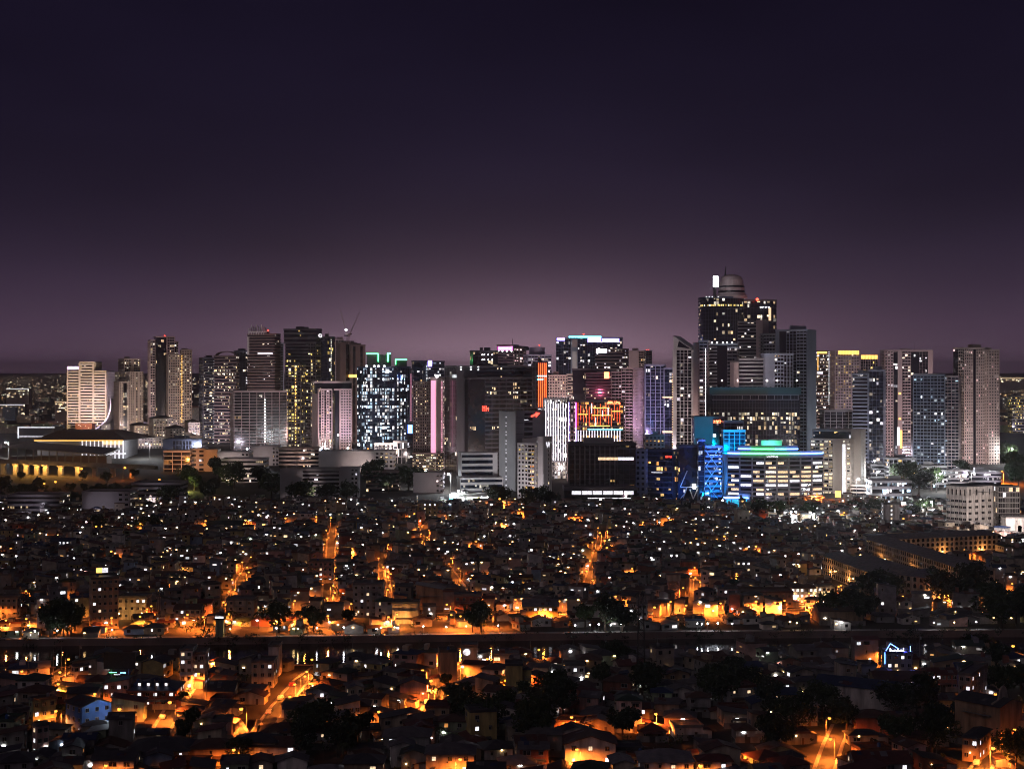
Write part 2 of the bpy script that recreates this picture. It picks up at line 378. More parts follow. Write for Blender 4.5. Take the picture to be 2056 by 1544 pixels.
def facade(fr, li, P, t, n, L, z0, z1, spec, o, r):
    fh, bw, wm_, p, pal, st = o['fh'], o['bw'], o['wall'], o['lit'], o['pal'], o['st']
    nf = max(1, round((z1 - z0) / fh)); fh = (z1 - z0) / nf
    rowf = [r.choice((.2, .5, 1, 1, 1.8)) for _ in range(nf)]
    lo, hi = o.get('zone', (0, 1))
    for a, b, k in segs(spec, L):
        nb = max(1, round((b - a) / bw)); w = (b - a) / nb
        sl, pw, pd, sd = .32, .5, .5, .38
        if k == 's': fr.fbox(P, t, n, a, b, z0 + .02, z1 - .02, -.3, .42, wm_); continue
        if k == 'p': sl, pw = .5, w * .42
        if k == 'h': sl, pw = o.get('slab', .42), 0
        if k == 'f': sl, pw, pd = .12, o.get('fin', .55), .8
        if k == 'b': sl, pw, sd = .12, .4, 1.3
        if k == 'd': sl, pw = 0, 0
        if k == 'm': sl, pw, pd, sd = .05, .12, .2, .14
        if k == 'o': sl, pw = .16, .6            # open frame
        if sl:
            for i in range(nf):
                z = z0 + i * fh
                fr.fbox(P, t, n, a + .01, b - .01, z + .01, z + fh * sl, -.2, sd, wm_)
                if k == 'b':
                    fr.fbox(P, t, n, a + .3, b - .3, z + fh * sl + .01, z + fh * .42, 1.12, 1.24, wm_)
        if pw:
            for j in range(nb + 1):
                x = a + j * w; fr.fbox(P, t, n, max(a, x - pw / 2), min(b, x + pw / 2), z0 + .015, z1 - .015, -.25, pd, wm_)
        colf = [r.choice((.3, 1, 1, 1.6)) for _ in range(nb)]
        for i in range(nf):
            if not lo <= (i + .5) / nf <= hi: continue
            for j in range(nb):
                q = p * rowf[i] * colf[j] * (.6 if k == 'd' else 1)
                if r.random() > q * 1.9 + .012: continue
                x0 = a + j * w + pw / 2 + .1; x1 = a + (j + 1) * w - pw / 2 - .1
                za = z0 + (i + max(sl, .15)) * fh + .1; zb = z0 + (i + 1) * fh - .12
                if x1 - x0 < .3: continue
                ww = x1 - x0; ns = max(1, int(ww / 1.6)); sw = ww / ns; base = lit_col(r, pal, st)
                for e in range(ns):
                    if ns > 1 and r.random() > .62: continue
                    g = r.choice((1, 1, .7, .5)); k_ = r.uniform(.5, 1.35); li.fquad(P, t, n, x0 + sw * e + .08, x0 + sw * (e + r.choice((.95, .95, .6))), za + (zb - za) * (1 - g), zb, .05, 'lit pane', tuple(c * k_ for c in base))
def prism(root, pts, z0, z1, specs, o, r, plant=True, glaz=None):
    """one block of a tower on a convex plan: glazed core, facade frame, lit windows, roof"""
    core, fr, li, rf = MB(), MB(), MB(), MB()
    g = glaz or o['glass']; n_ = len(pts)
    solid = [q for q in specs]
    for i in range(n_):
        A, B = Vector(pts[i]), Vector(pts[(i + 1) % n_]); d = B - A; L = d.length; t = d / L; n = Vector((t.y, -t.x))
        core.poly([(*A, z0), (*B, z0), (*B, z1), (*A, z1)], g)
        if solid[i]: facade(fr, li, A, t, n, L, z0, z1, solid[i], o, r)
        rf.fbox(A, t, n, 0, L, z1 - .6, z1 + o.get('par', 1.3), -.5, .55 + .03 * (i % 2), o.get('cap', o['wall']))
    core.poly([(*p, z1 + .02) for p in pts], 'dark concrete'); core.poly([(*p, z0) for p in reversed(pts)], 'dark concrete')
    c = sum((Vector(p) for p in pts), Vector((0, 0))) / n_
    if plant:
        w = max((Vector(p) - c).length for p in pts) * .5
        for _ in range(r.randint(1, 3)):
            x, y = c.x + r.uniform(-.5, .5) * w, c.y + r.uniform(-.4, .4) * w; s = w * r.uniform(.2, .5); h = r.uniform(2, 5)
            rf.box(x - s, x + s, y - s * .7, y + s * .7, z1 + .01, z1 + h, o['wall'])
        for _ in range(r.randint(1, 3)):
            x, y = c.x + r.uniform(-.7, .7) * w, c.y + r.uniform(-.4, .4) * w; rf.tube((x, y, z1), (x, y, z1 + r.uniform(4, 9)), .15, .08, 'pole metal', 4)
    core.build('glazing', root); fr.build('facade_frame', root, 'stuff'); li.build('lit_window', root, 'stuff'); rf.build('roof', root)
DEF = dict(fh=3.3, bw=3.6, wall='tower grey', glass='glass dark', lit=.12, pal='mixed', st=1.1)
TOWERS = []
def tower(name, label, cat, D, th, blocks, **kw):
    """blocks: (u0, uc, u1, vtop, front, side, extra-options)"""
    r = random.Random(name + label); root = None; info = []
    for b in blocks:
        u0, uc, u1, vt, fs, ss = b[:6]; o = dict(DEF, **kw); o.update(b[6] if len(b) > 6 else {})
        dd = D + o.get('dD', 0); tt = o.get('th', th)
        O, ax, ay, w, d = place(u0, uc, u1, dd, tt)
        if d is None or o.get('dep'): d = o.get('dep') or min(32, max(14, w * .75))
        d = min(max(d, 8), 60)
        pts = [O, O + ax * w, O + ax * w + ay * d, O + ay * d]
        if tt < 0: pass
        cx = sum((p for p in pts), Vector((0, 0))) / 4; gz = min(terrain(p.x, p.y) for p in pts)
        if root is None:
            root = thing(name, label, cat, (cx.x, cx.y, gz)); base = gz
        z1 = pz(vt, dd); z0 = pz(o['vb'], dd) if 'vb' in o else base - 1.5
        if o.get('poly'): pts = o['poly'](O, ax, ay, w, d)
        ns = len(pts)
        sp = o.get('specs') or ([fs, ss, 'h', ss] if ns == 4 else [fs] * ns)
        prism(root, pts, z0, z1, sp, o, r, o.get('plant', True))
        info.append(dict(O=O, ax=ax, ay=ay, w=w, d=d, z0=z0, z1=z1, n=-ay, D=dd))
    ws = kw.get('wash', 1.0 if D > 1420 else .35)
    if ws:
        q = info[0]; zt = max(j['z1'] for j in info); u_ = sum((j['O'] + j['ax'] * (j['w'] / 2)).x for j in info) / len(info); hgt = zt - base; y_ = min(j['D'] for j in info) - .55 * hgt - 10; g_ = terrain(u_, y_)
        L = Vector((u_ + r.uniform(-8, 8), y_, g_ + 9)) - root.location
        spot_light('facade_fill_spot', root, L, (0, 0, hgt * .42), r.choice(((1, .8, .76), (1, .72, .66), (.92, .82, 1))), ws * max(hgt, 34) ** 2 * 9.0, 95)  # unseen spot added before each tower to brighten its front
    TOWERS.append((root, label)); return root, info
def on(i, u):    # distance along the front of a block for a pixel column
    k = (u - CU) / F; O, ax = i['O'], i['ax']; return (k * O.y - O.x) / (ax.x - k * ax.y)
def strip(root, i, u0, u1, v0, v1, m, name='light_strip', proud=(.5, .9), kind=None):
    b = MB(); b.fbox(i['O'], i['ax'], i['n'], on(i, u0), on(i, u1), pz(v1, i['D']), pz(v0, i['D']), *proud, m); return b.build(name, root, kind)
def dots(root, i, us, vs, m, s=.5, name='light_dot'):
    b = MB()
    for u in us:
        for v in vs:
            x = on(i, u); z = pz(v, i['D']); b.fbox(i['O'], i['ax'], i['n'], x - s, x + s, z - s * .7, z + s * .7, .6, 1.0, m)
    return b.build(name, root, 'stuff')
def scribble(root, i, u0, u1, v0, v1, m, seed=1, name='sign_lettering', proud=(1.0, 1.25), n=None):
    """illegible lettering: a row of stroke groups"""
    r = random.Random(seed); b = MB(); x0, x1 = on(i, u0), on(i, u1); za, zb = pz(v1, i['D']), pz(v0, i['D']); n = n or max(3, int((x1 - x0) / ((zb - za) * .7))); w = (x1 - x0) / n
    for k in range(n):
        a = x0 + k * w; e = w * .8; s = e * .26
        b.fbox(i['O'], i['ax'], i['n'], a, a + s, za, zb if r.random() < .5 else za + (zb - za) * .8, *proud, m)
        if r.random() < .7: b.fbox(i['O'], i['ax'], i['n'], a + e - s, a + e, za, za + (zb - za) * r.choice((.7, 1)), *proud, m)
        zz = za + (zb - za) * r.choice((0.02, .4, .55)); b.fbox(i['O'], i['ax'], i['n'], a + s * .9, a + e - s * .5, zz, zz + (zb - za) * .22, proud[0] + .02, proud[1] - .02, m)
    return b.build(name, root)
def lettering(root, text, loc, size, m, rz=0, name='sign_lettering', ext=.12):
    cu = bpy.data.curves.new(name, 'FONT'); cu.body = text; cu.size = size; cu.extrude = ext; cu.align_x = 'CENTER'
    o = bpy.data.objects.new('tmp', cu); C.objects.link(o); dg = bpy.context.evaluated_depsgraph_get()
    me = bpy.data.meshes.new_from_object(o.evaluated_get(dg)); bpy.data.objects.remove(o)
    me.materials.clear(); me.materials.append(MATS[m])
    q = bpy.data.objects.new(name, me); C.objects.link(q); q.parent = root; q.rotation_euler = (rad(90), 0, rz); q.location = Vector(loc) - root_loc(root); return q
def beacon(root, u, v, D, r=.8):
    b = MB(); x, z = px(u, D), pz(v, D); b.lathe(x, D + 5, [(.2, z - r), (r, z - r * .3), (r, z + r * .4), (.2, z + r)], 'red beacon', 8)
    b.tube((x, D + 5, z - 5), (x, D + 5, z - r), .18, .15, 'pole metal', 4); b.build('warning_light', root)
def flood(root, u, v, D, tu, tv, tD, col, watts, ang=80):
    """a bare spot beam put in to wash a facade, no lamp body"""
    L = Vector((px(u, D), D, pz(v, D))); T = Vector((px(tu, tD), tD, pz(tv, tD))); o = Vector(root_loc(root))
    spot_light('facade_wash_beam', root, L - o, T - o, col, watts, ang)

G1 = 'high-rise blocks of the skyline'
# --- far left group
t, i = tower('office_tower', 'white tower of striped floors with curved base and bright violet corner lamp', 'tower', 2400, 0.01,
    [(135, None, 160, 737, 'h1', 'f1', {'dep': 34, 'dD': 4}), (159, None, 190, 728, 'h1', 'f1', {'dep': 40}), (189, None, 214, 746, 'h1', 'f1', {'dep': 46, 'dD': -3})],
    wall='tower white', fh=4.2, slab=.55, lit=.1, pal='warm', st=.8, plant=False, wash=0)
strip(t, i[0], 136, 159, 737, 741, 'led violet'); strip(t, i[1], 158, 162, 730, 862, 'tower white', 'corner_pier', (.4, 1.4)); strip(t, i[1], 186, 190, 730, 862, 'tower white', 'corner_pier', (.4, 1.4)); strip(t, i[0], 134.6, 137, 742, 862, 'tower white', 'corner_pier', (.4, 1.4)); strip(t, i[2], 211, 214, 747, 850, 'tower white', 'corner_pier', (.4, 1.4))
b = MB(); prof = [(224, 800)] + [(224 - 62 * (1 - math.cos(a)) , 812 + 56 * math.sin(a)) for a in [k * math.pi / 2 / 9 for k in range(10)]]
for k in range(len(prof) - 1):
    (ua, va), (ub, vb) = prof[k], prof[k + 1]
    for s in range(6):
        y0 = 2352 + s * 6; y1 = y0 + 4.6
        P = [(px(ua, 2360), y0, pz(va, 2360)), (px(ub, 2360), y0, pz(vb, 2360)), (px(ub, 2360), y1, pz(vb, 2360)), (px(ua, 2360), y1, pz(va, 2360))]
        b.hexa([(x + 1.5, y, z - 1.2) for x, y, z in P] + P, 'tower white')
b.build('curved_base', t)
for u, v, tu, tv, c, w in ((172, 850, 172, 800, (1, .62, .18), 330000), (140, 848, 147, 770, (1, .72, .66), 170000), (206, 846, 200, 770, (1, .72, .62), 170000), (200, 846, 222, 840, (.55, .5, 1), 160000)): flood(t, u, v, 2310, tu, tv, 2400, c, w)
tower('apartment_tower', 'stepped beige residential tower with dark crown beside the white striped tower', 'tower', 2300, 24, [(238, 250, 281, 722, 'g2 s1 g2', 'g1', {'dD': 10}), (231, 262, 287, 748, 'p2 s1 g1 s1 p2', 'p1'), (229, 240, 262, 768, 'p1 d1 p1', 'p1', {'dD': -12})], wall='tower beige', lit=.18, bw=3.2, fh=3.6, pal='warm', st=1.0)
t, i = tower('apartment_tower', 'tall twin-wing residential tower with dark centre and red roof light', 'tower', 2300, 18, [(297, 302, 311, 684, 'g1', 'g1'), (309, 313, 334, 677, 'd1', 'd1', {'dD': 2, 'lit': .05}), (332, 336, 350, 677, 'g1', 'g1', {'dD': -2}), (347, 350, 358, 687, 'd1 g1', 'd1', {'dD': 12})], wall='tower pink', lit=.22, bw=3.4, fh=3.7, pal='warm', st=1.1, plant=False)
beacon(t, 329, 674, 2300)
t, i = tower('apartment_tower', 'beige residential tower with a lit golden stair column', 'tower', 2150, 14, [(334, 338, 365, 713, 'p1', 'p1'), (362, 365, 385, 704, 'p1', 'p1', {'dD': 4})], wall='tower beige', lit=.15, bw=3.0, fh=3.5, pal='warm')
dots(t, i[1], [365], range(715, 850, 3), 'led gold', .55)
for k, (u0, u1, v, D, lb) in enumerate([(300, 349, 842, 1960, 'long hipped roof'), (333, 371, 862, 1900, 'low hipped roof'), (371, 401, 850, 1930, 'steep hipped roof'), (262, 298, 856, 1990, 'wide hipped roof'), (232, 262, 880, 1880, 'flat terrace and yellow lit end'), (270, 330, 880, 1850, 'plain flat roof'), (350, 405, 878, 1860, 'stepped flat roof')]):
    t, i = tower('apartment_block', 'mid-rise beige apartment block with %s below the left towers' % lb, 'apartment block', D, 12, [(u0, u0 + 8, u1, v, 'p1', 'p1')], wall='tower beige', lit=.3, bw=3.4, fh=3.2, pal='warm', plant=k > 3)
    if k < 4:
        q = i[0]; b = MB(); O = q['O'] - q['ax'] * 1.5 - q['ay'] * 1.5; w, d = q['w'] + 3, q['d'] + 3; z = q['z1'] + 1.32; hh = 3.5; e = min(w, d) * .45
        cs = [O, O + q['ax'] * w, O + q['ax'] * w + q['ay'] * d, O + q['ay'] * d]; rA = O + q['ax'] * e + q['ay'] * d / 2; rB = O + q['ax'] * (w - e) + q['ay'] * d / 2
        T = lambda p, zz: (p.x, p.y, zz)
        b.poly([T(cs[0], z), T(cs[1], z), T(rB, z + hh), T(rA, z + hh)], 'roof dark grey'); b.poly([T(cs[1], z), T(cs[2], z), T(rB, z + hh)], 'roof dark grey'); b.poly([T(cs[2], z), T(cs[3], z), T(rA, z + hh), T(rB, z + hh)], 'roof dark grey'); b.poly([T(cs[3], z), T(cs[0], z), T(rA, z + hh)], 'roof dark grey')
        b.poly([T(p, z) for p in reversed(cs)], 'roof dark grey'); b.build('hipped_roof', t)
# --- centre left group
t, i = tower('apartment_tower', 'narrow dark banded tower with white lamps down its corner', 'tower', 1960, 20, [(400, 409, 432, 720, 'h1', 'g1')], wall='tower dark', lit=.2, pal='warm', fh=3.4)
dots(t, i[0], [430], range(725, 895, 5), 'board white', .6)
t, i = tower('office_tower', 'brown banded tower with a rounded roof canopy and pale floor bands', 'tower', 1935, -16, [(430, 474, 480, 716, 'h1', 'h1')], wall='tower brown', lit=.22, pal='warm', fh=4.0, plant=False)
b = MB(); q = i[0]
for k in range(8):
    a0, a1 = math.pi * k / 8, math.pi * (k + 1) / 8; f = lambda a: (q['O'] + q['ax'] * (q['w'] * (.5 - .46 * math.cos(a))), q['z1'] + 5.5 * math.sin(a) + 1)
    (p0, z0), (p1, z1) = f(a0), f(a1); d = q['ay'] * q['d']; b.hexa([(*p0, z0 - .8), (*p1, z1 - .8), (*(p1 + d), z1 - .8), (*(p0 + d), z0 - .8), (*p0, z0), (*p1, z1), (*(p1 + d), z1), (*(p0 + d), z0)], 'tower brown')
b.build('roof_canopy', t)
tower('office_tower', 'plain dark tower with a few lit rooms behind the brown banded tower', 'tower', 2080, 15, [(470, 476, 499, 706, 'm1', 'm1')], wall='tower navy', lit=.1, pal='white')
t, i = tower('unfinished_building', 'unfinished concrete frame of open floors with a line of work lamps', 'building', 1800, 8, [(463, 470, 576, 787, 'o1', 'o1')], wall='tower pink', glass='glass brown', lit=.02, fh=3.4, bw=9, plant=False, st=.5)
dots(t, i[0], [532], range(803, 890, 6), 'white lamp', .5); dots(t, i[0], [542, 547], range(868, 892, 5), 'board white', .5)
t, i = tower('office_tower', 'brown ribbed tower with white lattice crown and red roof light', 'tower', 1950, -22, [(497, 552, 563, 672, 'h1', 'h1', {'lit': .04})], wall='tower brown', fh=3.5, slab=.5, pal='white')
b = MB(); q = i[0]
for u in range(500, 532, 5):
    x = on(q, u); P = q['O'] + q['ax'] * x; z = q['z1']; h = 8 + 4 * ((u // 5) % 2)
    for yy in (0, 5, 10):
        p = P + q['ay'] * yy; b.box(p.x - .6, p.x + .6, p.y - .6, p.y + .6, z, z + h - yy * .3, 'tower white')
b.box(px(498, 1952), px(535, 1952), 1953, 1965, q['z1'] + 3, q['z1'] + 4.2, 'tower white'); b.build('crown_lattice', t); beacon(t, 537, 664, 1945); strip(t, q, 518, 548, 708, 711, 'board white')
strip(t, q, 498, 501, 676, 712, 'tower white', 'corner_frame', (.4, 2.0))
tower('office_tower', 'slim blue-grey tower behind the brown ribbed tower', 'tower', 2150, 10, [(553, 556, 569, 690, 'f1', 'f1')], wall='tower blue grey', lit=.03)
t, i = tower('office_tower', 'broad dark tower with yellow lit floors and a round white emblem', 'tower', 1900, -16, [(570, 634, 646, 662, 'h1', 'h1', {'vb': 690, 'lit': .02, 'fh': 6}), (573, 634, 648, 689, 'h3 g1', 'h1', {'lit': .2, 'zone': (.2, .93)}), (573, 603, 614, 733, 'g1', 'g1', {'dD': -12, 'lit': .34}), (644, 664, 672, 678, 'm1', 'm1', {'dD': 4, 'glass': 'glass blue'})], wall='tower dark', fh=4.0, pal='yellow', st=1.3, bw=3.8)
dots(t, i[2], [594], range(738, 890, 6), 'led gold', .6); dots(t, i[3], [665.5], range(683, 745, 4), 'board white', .5)
b = MB(); b.lathe(0, 0, [(2.4, 0), (2.4, .3)], 'board white', 16); e = b.mesh('emblem'); o = put('emblem', e, t, Vector((px(643, 1888), 1888, pz(674, 1888))) - t.location); o.rotation_euler = (rad(90), 0, rad(-16))
b = MB(); b.box(-.4, .4, -.1, .1, -1.3, 1.3, 'tower dark'); b.box(-1.0, .2, -.1, .1, .5, 1.1, 'tower dark'); o2 = put('emblem_mark', b.mesh('emblem_mark'), t, Vector((px(643, 1887), 1887.4, pz(674, 1887))) - t.location)
tower('office_tower', 'grey scaffolded tower behind the broad dark tower', 'tower', 2150, 8, [(664, 668, 690, 683, 'o1', 'o1')], wall='tower pink', lit=.02)
t, i = tower('construction_tower', 'brown concrete tower core under construction below two crane jibs', 'tower', 2000, 14, [(676, 684, 716, 690, 's1 d1 s1', 's1'), (700, 704, 733, 694, 's1 d1 s2 d1 s1', 's1', {'dD': -8})], wall='tower brown', glass='glass brown', lit=.01)
strip(t, i[1], 700, 716, 752, 758, 'led gold', 'work_light'); 
def crane(u, v0, tipu, tipv, D, lb):
    g = pz(v0, D); c = thing('tower_crane', lb, 'crane', (px(u, D), D, g), 0, 'luffing cranes on the construction tower')
    b = MB(); x = px(u, D); z1 = g + 9
    for sx in (-.8, .8):
        for sy in (-.8, .8): b.tube((x + sx, D + sy, g - 1), (x + sx, D + sy, z1), .16, .16, 'steel pink', 4)
    for k in range(5): b.tube((x - .8, D - .8, g + k * 2), (x + .8, D - .8, g + k * 2 + 2), .1, .1, 'steel pink', 4)
    b.build('mast', c); b = MB(); T = Vector((px(tipu, D), D, pz(tipv, D))); Bs = Vector((x, D, z1)); n = 14
    for s in (-.6, .6): b.tube(Bs + Vector((0, s, 0)), T, .3, .2, 'steel pink', 5)
    up = Vector((0, 0, 1.5)); b.tube(Bs + up, T, .3, .2, 'steel pink', 5)
    for k in range(n):
        a = Bs.lerp(T, k / n); e = Bs.lerp(T, (k + 1) / n); b.tube(a + Vector((0, -.6 * (1 - k / n), 0)), e + up * (1 - (k + 1) / n), .1, .1, 'steel pink', 4)
    b.build('jib', c); b = MB(); b.box(x - 1.6, x + 1.6, D - 1.4, D + 1.4, z1 - .6, z1 + 1.8, 'steel pink'); b.build('cab', c)
    b = MB(); s = -1 if tipu > u else 1; b.box(min(x, x + s * 6), max(x, x + s * 6), D - 1, D + 1, z1 + .2, z1 + 1.6, 'dark metal'); b.build('counterweight', c)
    return c
c = crane(697, 687, 682, 618, 2010, 'luffing crane with pale jib leaning left above the unfinished core')
b = MB(); b.lathe(px(695, 2005), 2004, [(.5, pz(664, 2005)), (1.6, pz(663, 2005)), (1.2, pz(661, 2005))], 'white lamp', 8); b.build('work_lamp', c)
crane(701, 690, 722, 626, 1996, 'luffing crane with pale jib leaning right above the unfinished core')
t, i = tower('apartment_tower', 'pinkish white residential tower of vertical ribs with dark top floors', 'tower', 1750, 10, [(626, 632, 706, 768, 'd1', 'd1', {'vb': 790, 'lit': .03}), (627, 640, 666, 783, 'f1 p1 f1 p1 f1', 'f1', {'dD': -3}), (666, 672, 681, 783, 'd1', 'd1', {'dD': 2}), (678, 684, 705, 783, 'p1', 'f1', {'dD': -3})], wall='tower pink', lit=.05, bw=2.6, fh=3.0, plant=False)
flood(t, 650, 898, 1715, 650, 830, 1750, (1, .75, .85), 90000); flood(t, 692, 898, 1715, 692, 830, 1750, (.8, .7, 1), 70000)
def cham(O, ax, ay, w, d): c = w * .22; return [O + ax * c, O + ax * (w - c), O + ax * w + ay * c, O + ax * w + ay * d, O + ay * d, O + ay * c]
t, i = tower('office_tower', 'blue glass tower glittering with white windows under green neon roof frames', 'tower', 1690, 0.01, [(715, None, 820, 738, '', '', {'poly': cham, 'specs': ['m1', 'm1', 'm1', 'h1', 'm1', 'm1']})], wall='tower navy', glass='glass blue', lit=.3, pal='cool', bw=2.6, fh=3.6, st=1.3, plant=False)
q = i[0]; b = MB()
for (u0, u1, v0, v1) in ((734, 758, 709, 711), (757, 759, 710, 726), (776, 779, 709, 726), (776, 783, 708, 711), (792, 816, 721, 723), (792, 794, 722, 732)):
    b.fbox(q['O'], q['ax'], q['n'], on(q, u0), on(q, u1), pz(v1, 1690), pz(v0, 1690), -9.4, -8.8, 'led green')
b.build('neon_frame', t); b = MB()
for (u0, u1, v0) in ((735, 783, 712), (792, 815, 724)): b.fbox(q['O'], q['ax'], q['n'], on(q, u0), on(q, u1), q['z1'], pz(v0, 1690), -18, -10, 'tower dark')
b.build('roof_screen', t); dots(t, q, [736, 752, 760, 772], [735], 'white lamp', .9, 'roof_lamp'); 
b = MB(); b.box(px(776, 1688), px(781, 1688), 1686, 1688, pz(748, 1688), pz(743, 1688), 'white lamp'); b.build('facade_lamp', t)
b = MB(); b.box(px(805, 1688), px(808, 1688), 1689, 1691, pz(761, 1688), pz(755, 1688), 'led blue'); b.build('facade_lamp', t)
t, i = tower('podium_hall', 'bright white podium hall with tall lit panels under the blue glass tower', 'building', 1650, 0.01, [(752, None, 790, 892, 'm1', 'm1', {'lit': .8, 'bw': 2.2}), (790, None, 832, 888, 'f1', 'm1', {'lit': .95, 'bw': 4, 'fh': 9, 'dD': -5})], wall='tower white', pal='white', st=1.3, plant=False)
t, i = tower('office_block', 'slim blue-lit signboard building beside the glass tower', 'building', 1640, 0.01, [(818, None, 829, 850, 'm1', 'm1')], wall='tower navy', lit=.1, plant=False); strip(t, i[0], 819, 828, 853, 870, 'led blue', 'sign_board', (.4, .7))
t, i = tower('office_tower', 'slim dark tower edged by a dotted orange light line', 'tower', 1760, 0.01, [(812, None, 826, 742, 'd1', 'd1')], wall='tower dark', lit=.02, plant=False); dots(t, i[0], range(822, 826, 3), range(752, 850, 4), 'led pink', .6)
t, i = tower('office_tower', 'navy tower with a violet rooftop sign behind the pink-lit tower', 'tower', 1750, 12, [(827, 830, 858, 726, 'm1', 'm1'), (854, 858, 892, 727, 'h1', 'm1', {'dD': -6, 'lit': .3, 'pal': 'cool'})], wall='tower navy', glass='glass blue', lit=.1, plant=False); strip(t, i[1], 859, 867, 724, 736, 'led violet', 'sign_board', (.5, 1))
t, i = tower('hotel_tower', 'brown gridded tower with a glowing pink slab and pink dotted side', 'tower', 1590, -24, [(830, 866, 868, 768, 'p1', 'p1', {'lit': .3, 'pal': 'warm', 'dep': 20, 'bw': 2.6}), (865, 877, 879, 760, 's1', 's1', {'dep': 20, 'dD': -8, 'wall': 'tower pink'}), (877, 889, 894, 764, 'g1', 'g1', {'wall': 'tower pink', 'lit': .55, 'pal': 'pink', 'bw': 2.2, 'st': 1.6}), (828, 876, 890, 912, 'h1', 'h1', {'lit': .6, 'pal': 'warm', 'dD': -22, 'st': 1.5})], wall='tower brown', glass='glass brown', fh=3.0, lit=.2, plant=False)
strip(t, i[1], 866, 875, 764, 934, 'led pink', 'light_slab', (.5, .8)); dots(t, i[2], [879, 884, 888], range(768, 920, 4), 'led pink', .5)
b = MB(); b.box(px(875, 1575), px(880, 1575), 1574, 1576, pz(758, 1575), pz(753, 1575), 'white lamp'); b.build('roof_lamp', t)
# --- centre group
t, i = tower('office_block', 'huge dark office slab with ribbon grid and a glowing orange corner strip', 'office building', 1550, 16, [(893, 917, 1078, 737, 's1 h3', 'm1', {'lit': .05}), (915, 940, 1072, 760, 'd2 g6', 'd1', {'dD': -5, 'bw': 7, 'lit': .05, 'vb': 936}), (944, 950, 1000, 706, 'm1', 'm1', {'dD': 14, 'vb': 742}), (1070, 1076, 1099, 728, 'f1', 'f1', {'dD': -2, 'lit': .0, 'vb': 820})], wall='tower dark', glass='glass brown', lit=.05, pal='warm', fh=4.2, bw=5, st=.9)
for u in (1081, 1085, 1089, 1093, 1096): strip(t, i[3], u - .8, u + .8, 729, 817, 'led orange', 'light_strip', (.9, 1.2))
strip(t, i[3], 1078, 1097, 754, 756, 'led cyan', 'light_strip', (1.25, 1.4)); strip(t, i[3], 1078, 1090, 761, 762.5, 'led cyan', 'light_strip', (1.25, 1.4))
dots(t, i[0], [925, 945, 960], [737, 742], 'white lamp', .45, 'roof_lamp'); dots(t, i[2], [968, 972, 980, 988], [712, 722], 'white lamp', .45, 'roof_lamp'); scribble(t, i[1], 968, 982, 815, 826, 'led red', 3, 'sign_lettering', (.8, 1), 2)
t, i = tower('hotel_tower', 'curved-top building with a magenta sign and rooftop mast', 'tower', 1850, -12, [(998, 1030, 1034, 694, 'h1', 'h1', {'dep': 30}), (1030, 1050, 1056, 700, 'g1', 'g1', {'dD': 8, 'lit': .3})], wall='tower brown', lit=.12, pal='pink', plant=False)
strip(t, i[0], 1000, 1029, 696, 703, 'led magenta', 'sign_board', (.5, .8)); scribble(t, i[0], 1002, 1028, 698, 702, 'led white', 5, 'sign_lettering', (1, 1.2)); dots(t, i[0], [1001, 1009, 1018, 1027], [705], 'white lamp', .7, 'roof_lamp')
b = MB(); b.tube((px(1029, 1856), 1856, pz(694, 1850)), (px(1029, 1856), 1856, pz(680, 1850)), .5, .2, 'dark metal', 5); b.build('mast', t)
b = MB(); b.lathe(px(1040, 1872), 1876, [(14, pz(703, 1850)), (14, pz(698, 1850)), (11, pz(695, 1850)), (4, pz(694, 1850))], 'tower dark', 20); b.build('roof_drum', t)
t, i = tower('apartment_tower', 'grey lattice-fronted tower with a dark drum on its roof', 'tower', 1800, 10, [(1052, 1060, 1107, 714, 'g1', 'g1')], wall='tower blue grey', lit=.2, pal='white', plant=False)
b = MB(); b.lathe(px(1078, 1815), 1815, [(9, i[0]['z1']), (9, pz(698, 1810)), (7, pz(697, 1810))], 'tower blue grey', 16); b.build('roof_drum', t); beacon(t, 1083, 693, 1810, .6)
t, i = tower('office_tower', 'grey concrete tower with a red arrow sign and dotted light column', 'tower', 1400, 14, [(1003, 1036, 1052, 830, 's1', 's1'), (1036, 1038, 1094, 828, 'h5 s4', 's1', {'dD': 3})], wall='tower grey', fh=4.4, slab=.4, lit=.05, pal='white', plant=False)
q = i[0]
b = MB()
for k in range(26):
    z = pz(838 + k * 6, 1392); b.box(px(1016, 1400) - .4, px(1016, 1400) + .4, 1406.2 - 4.6, 1406.8 - 4.2, z - .5, z + .5, 'dark concrete' if k % 3 == 1 else 'board white')
b.build('stair_light', t, 'stuff')
for k in range(14): strip(t, i[0], 1036.3, 1051, 838 + k * 11, 838.7 + k * 11, 'tower dark', 'wall_joint', (.40, .44))
q = i[1]; b = MB(); x0, x1 = on(q, 1066), on(q, 1084); A = lambda s, z: (q['O'] + q['ax'] * (x0 + (x1 - x0) * s) + q['n'] * .75, pz(z, 1403))
for pts in ([(0, 838), (.62, 834), (.62, 830.5), (0, 834.5)], [(.55, 838.5), (1, 829), (.5, 828)]):
    f = [A(*p) for p in pts]; bk = [(p - q['n'] * .3, z) for p, z in f]; b.poly([(*p, z) for p, z in f], 'led red'); b.poly([(*p, z) for p, z in reversed(bk)], 'led red')
    for a in range(len(f)): c_ = (a + 1) % len(f); b.poly([(*f[a][0], f[a][1]), (*bk[a][0], bk[a][1]), (*bk[c_][0], bk[c_][1]), (*f[c_][0], f[c_][1])], 'led red')
b.build('arrow_sign', t); scribble(t, q, 1038, 1062, 842, 846, 'board white', 8, 'lit_office', (.2, .3))
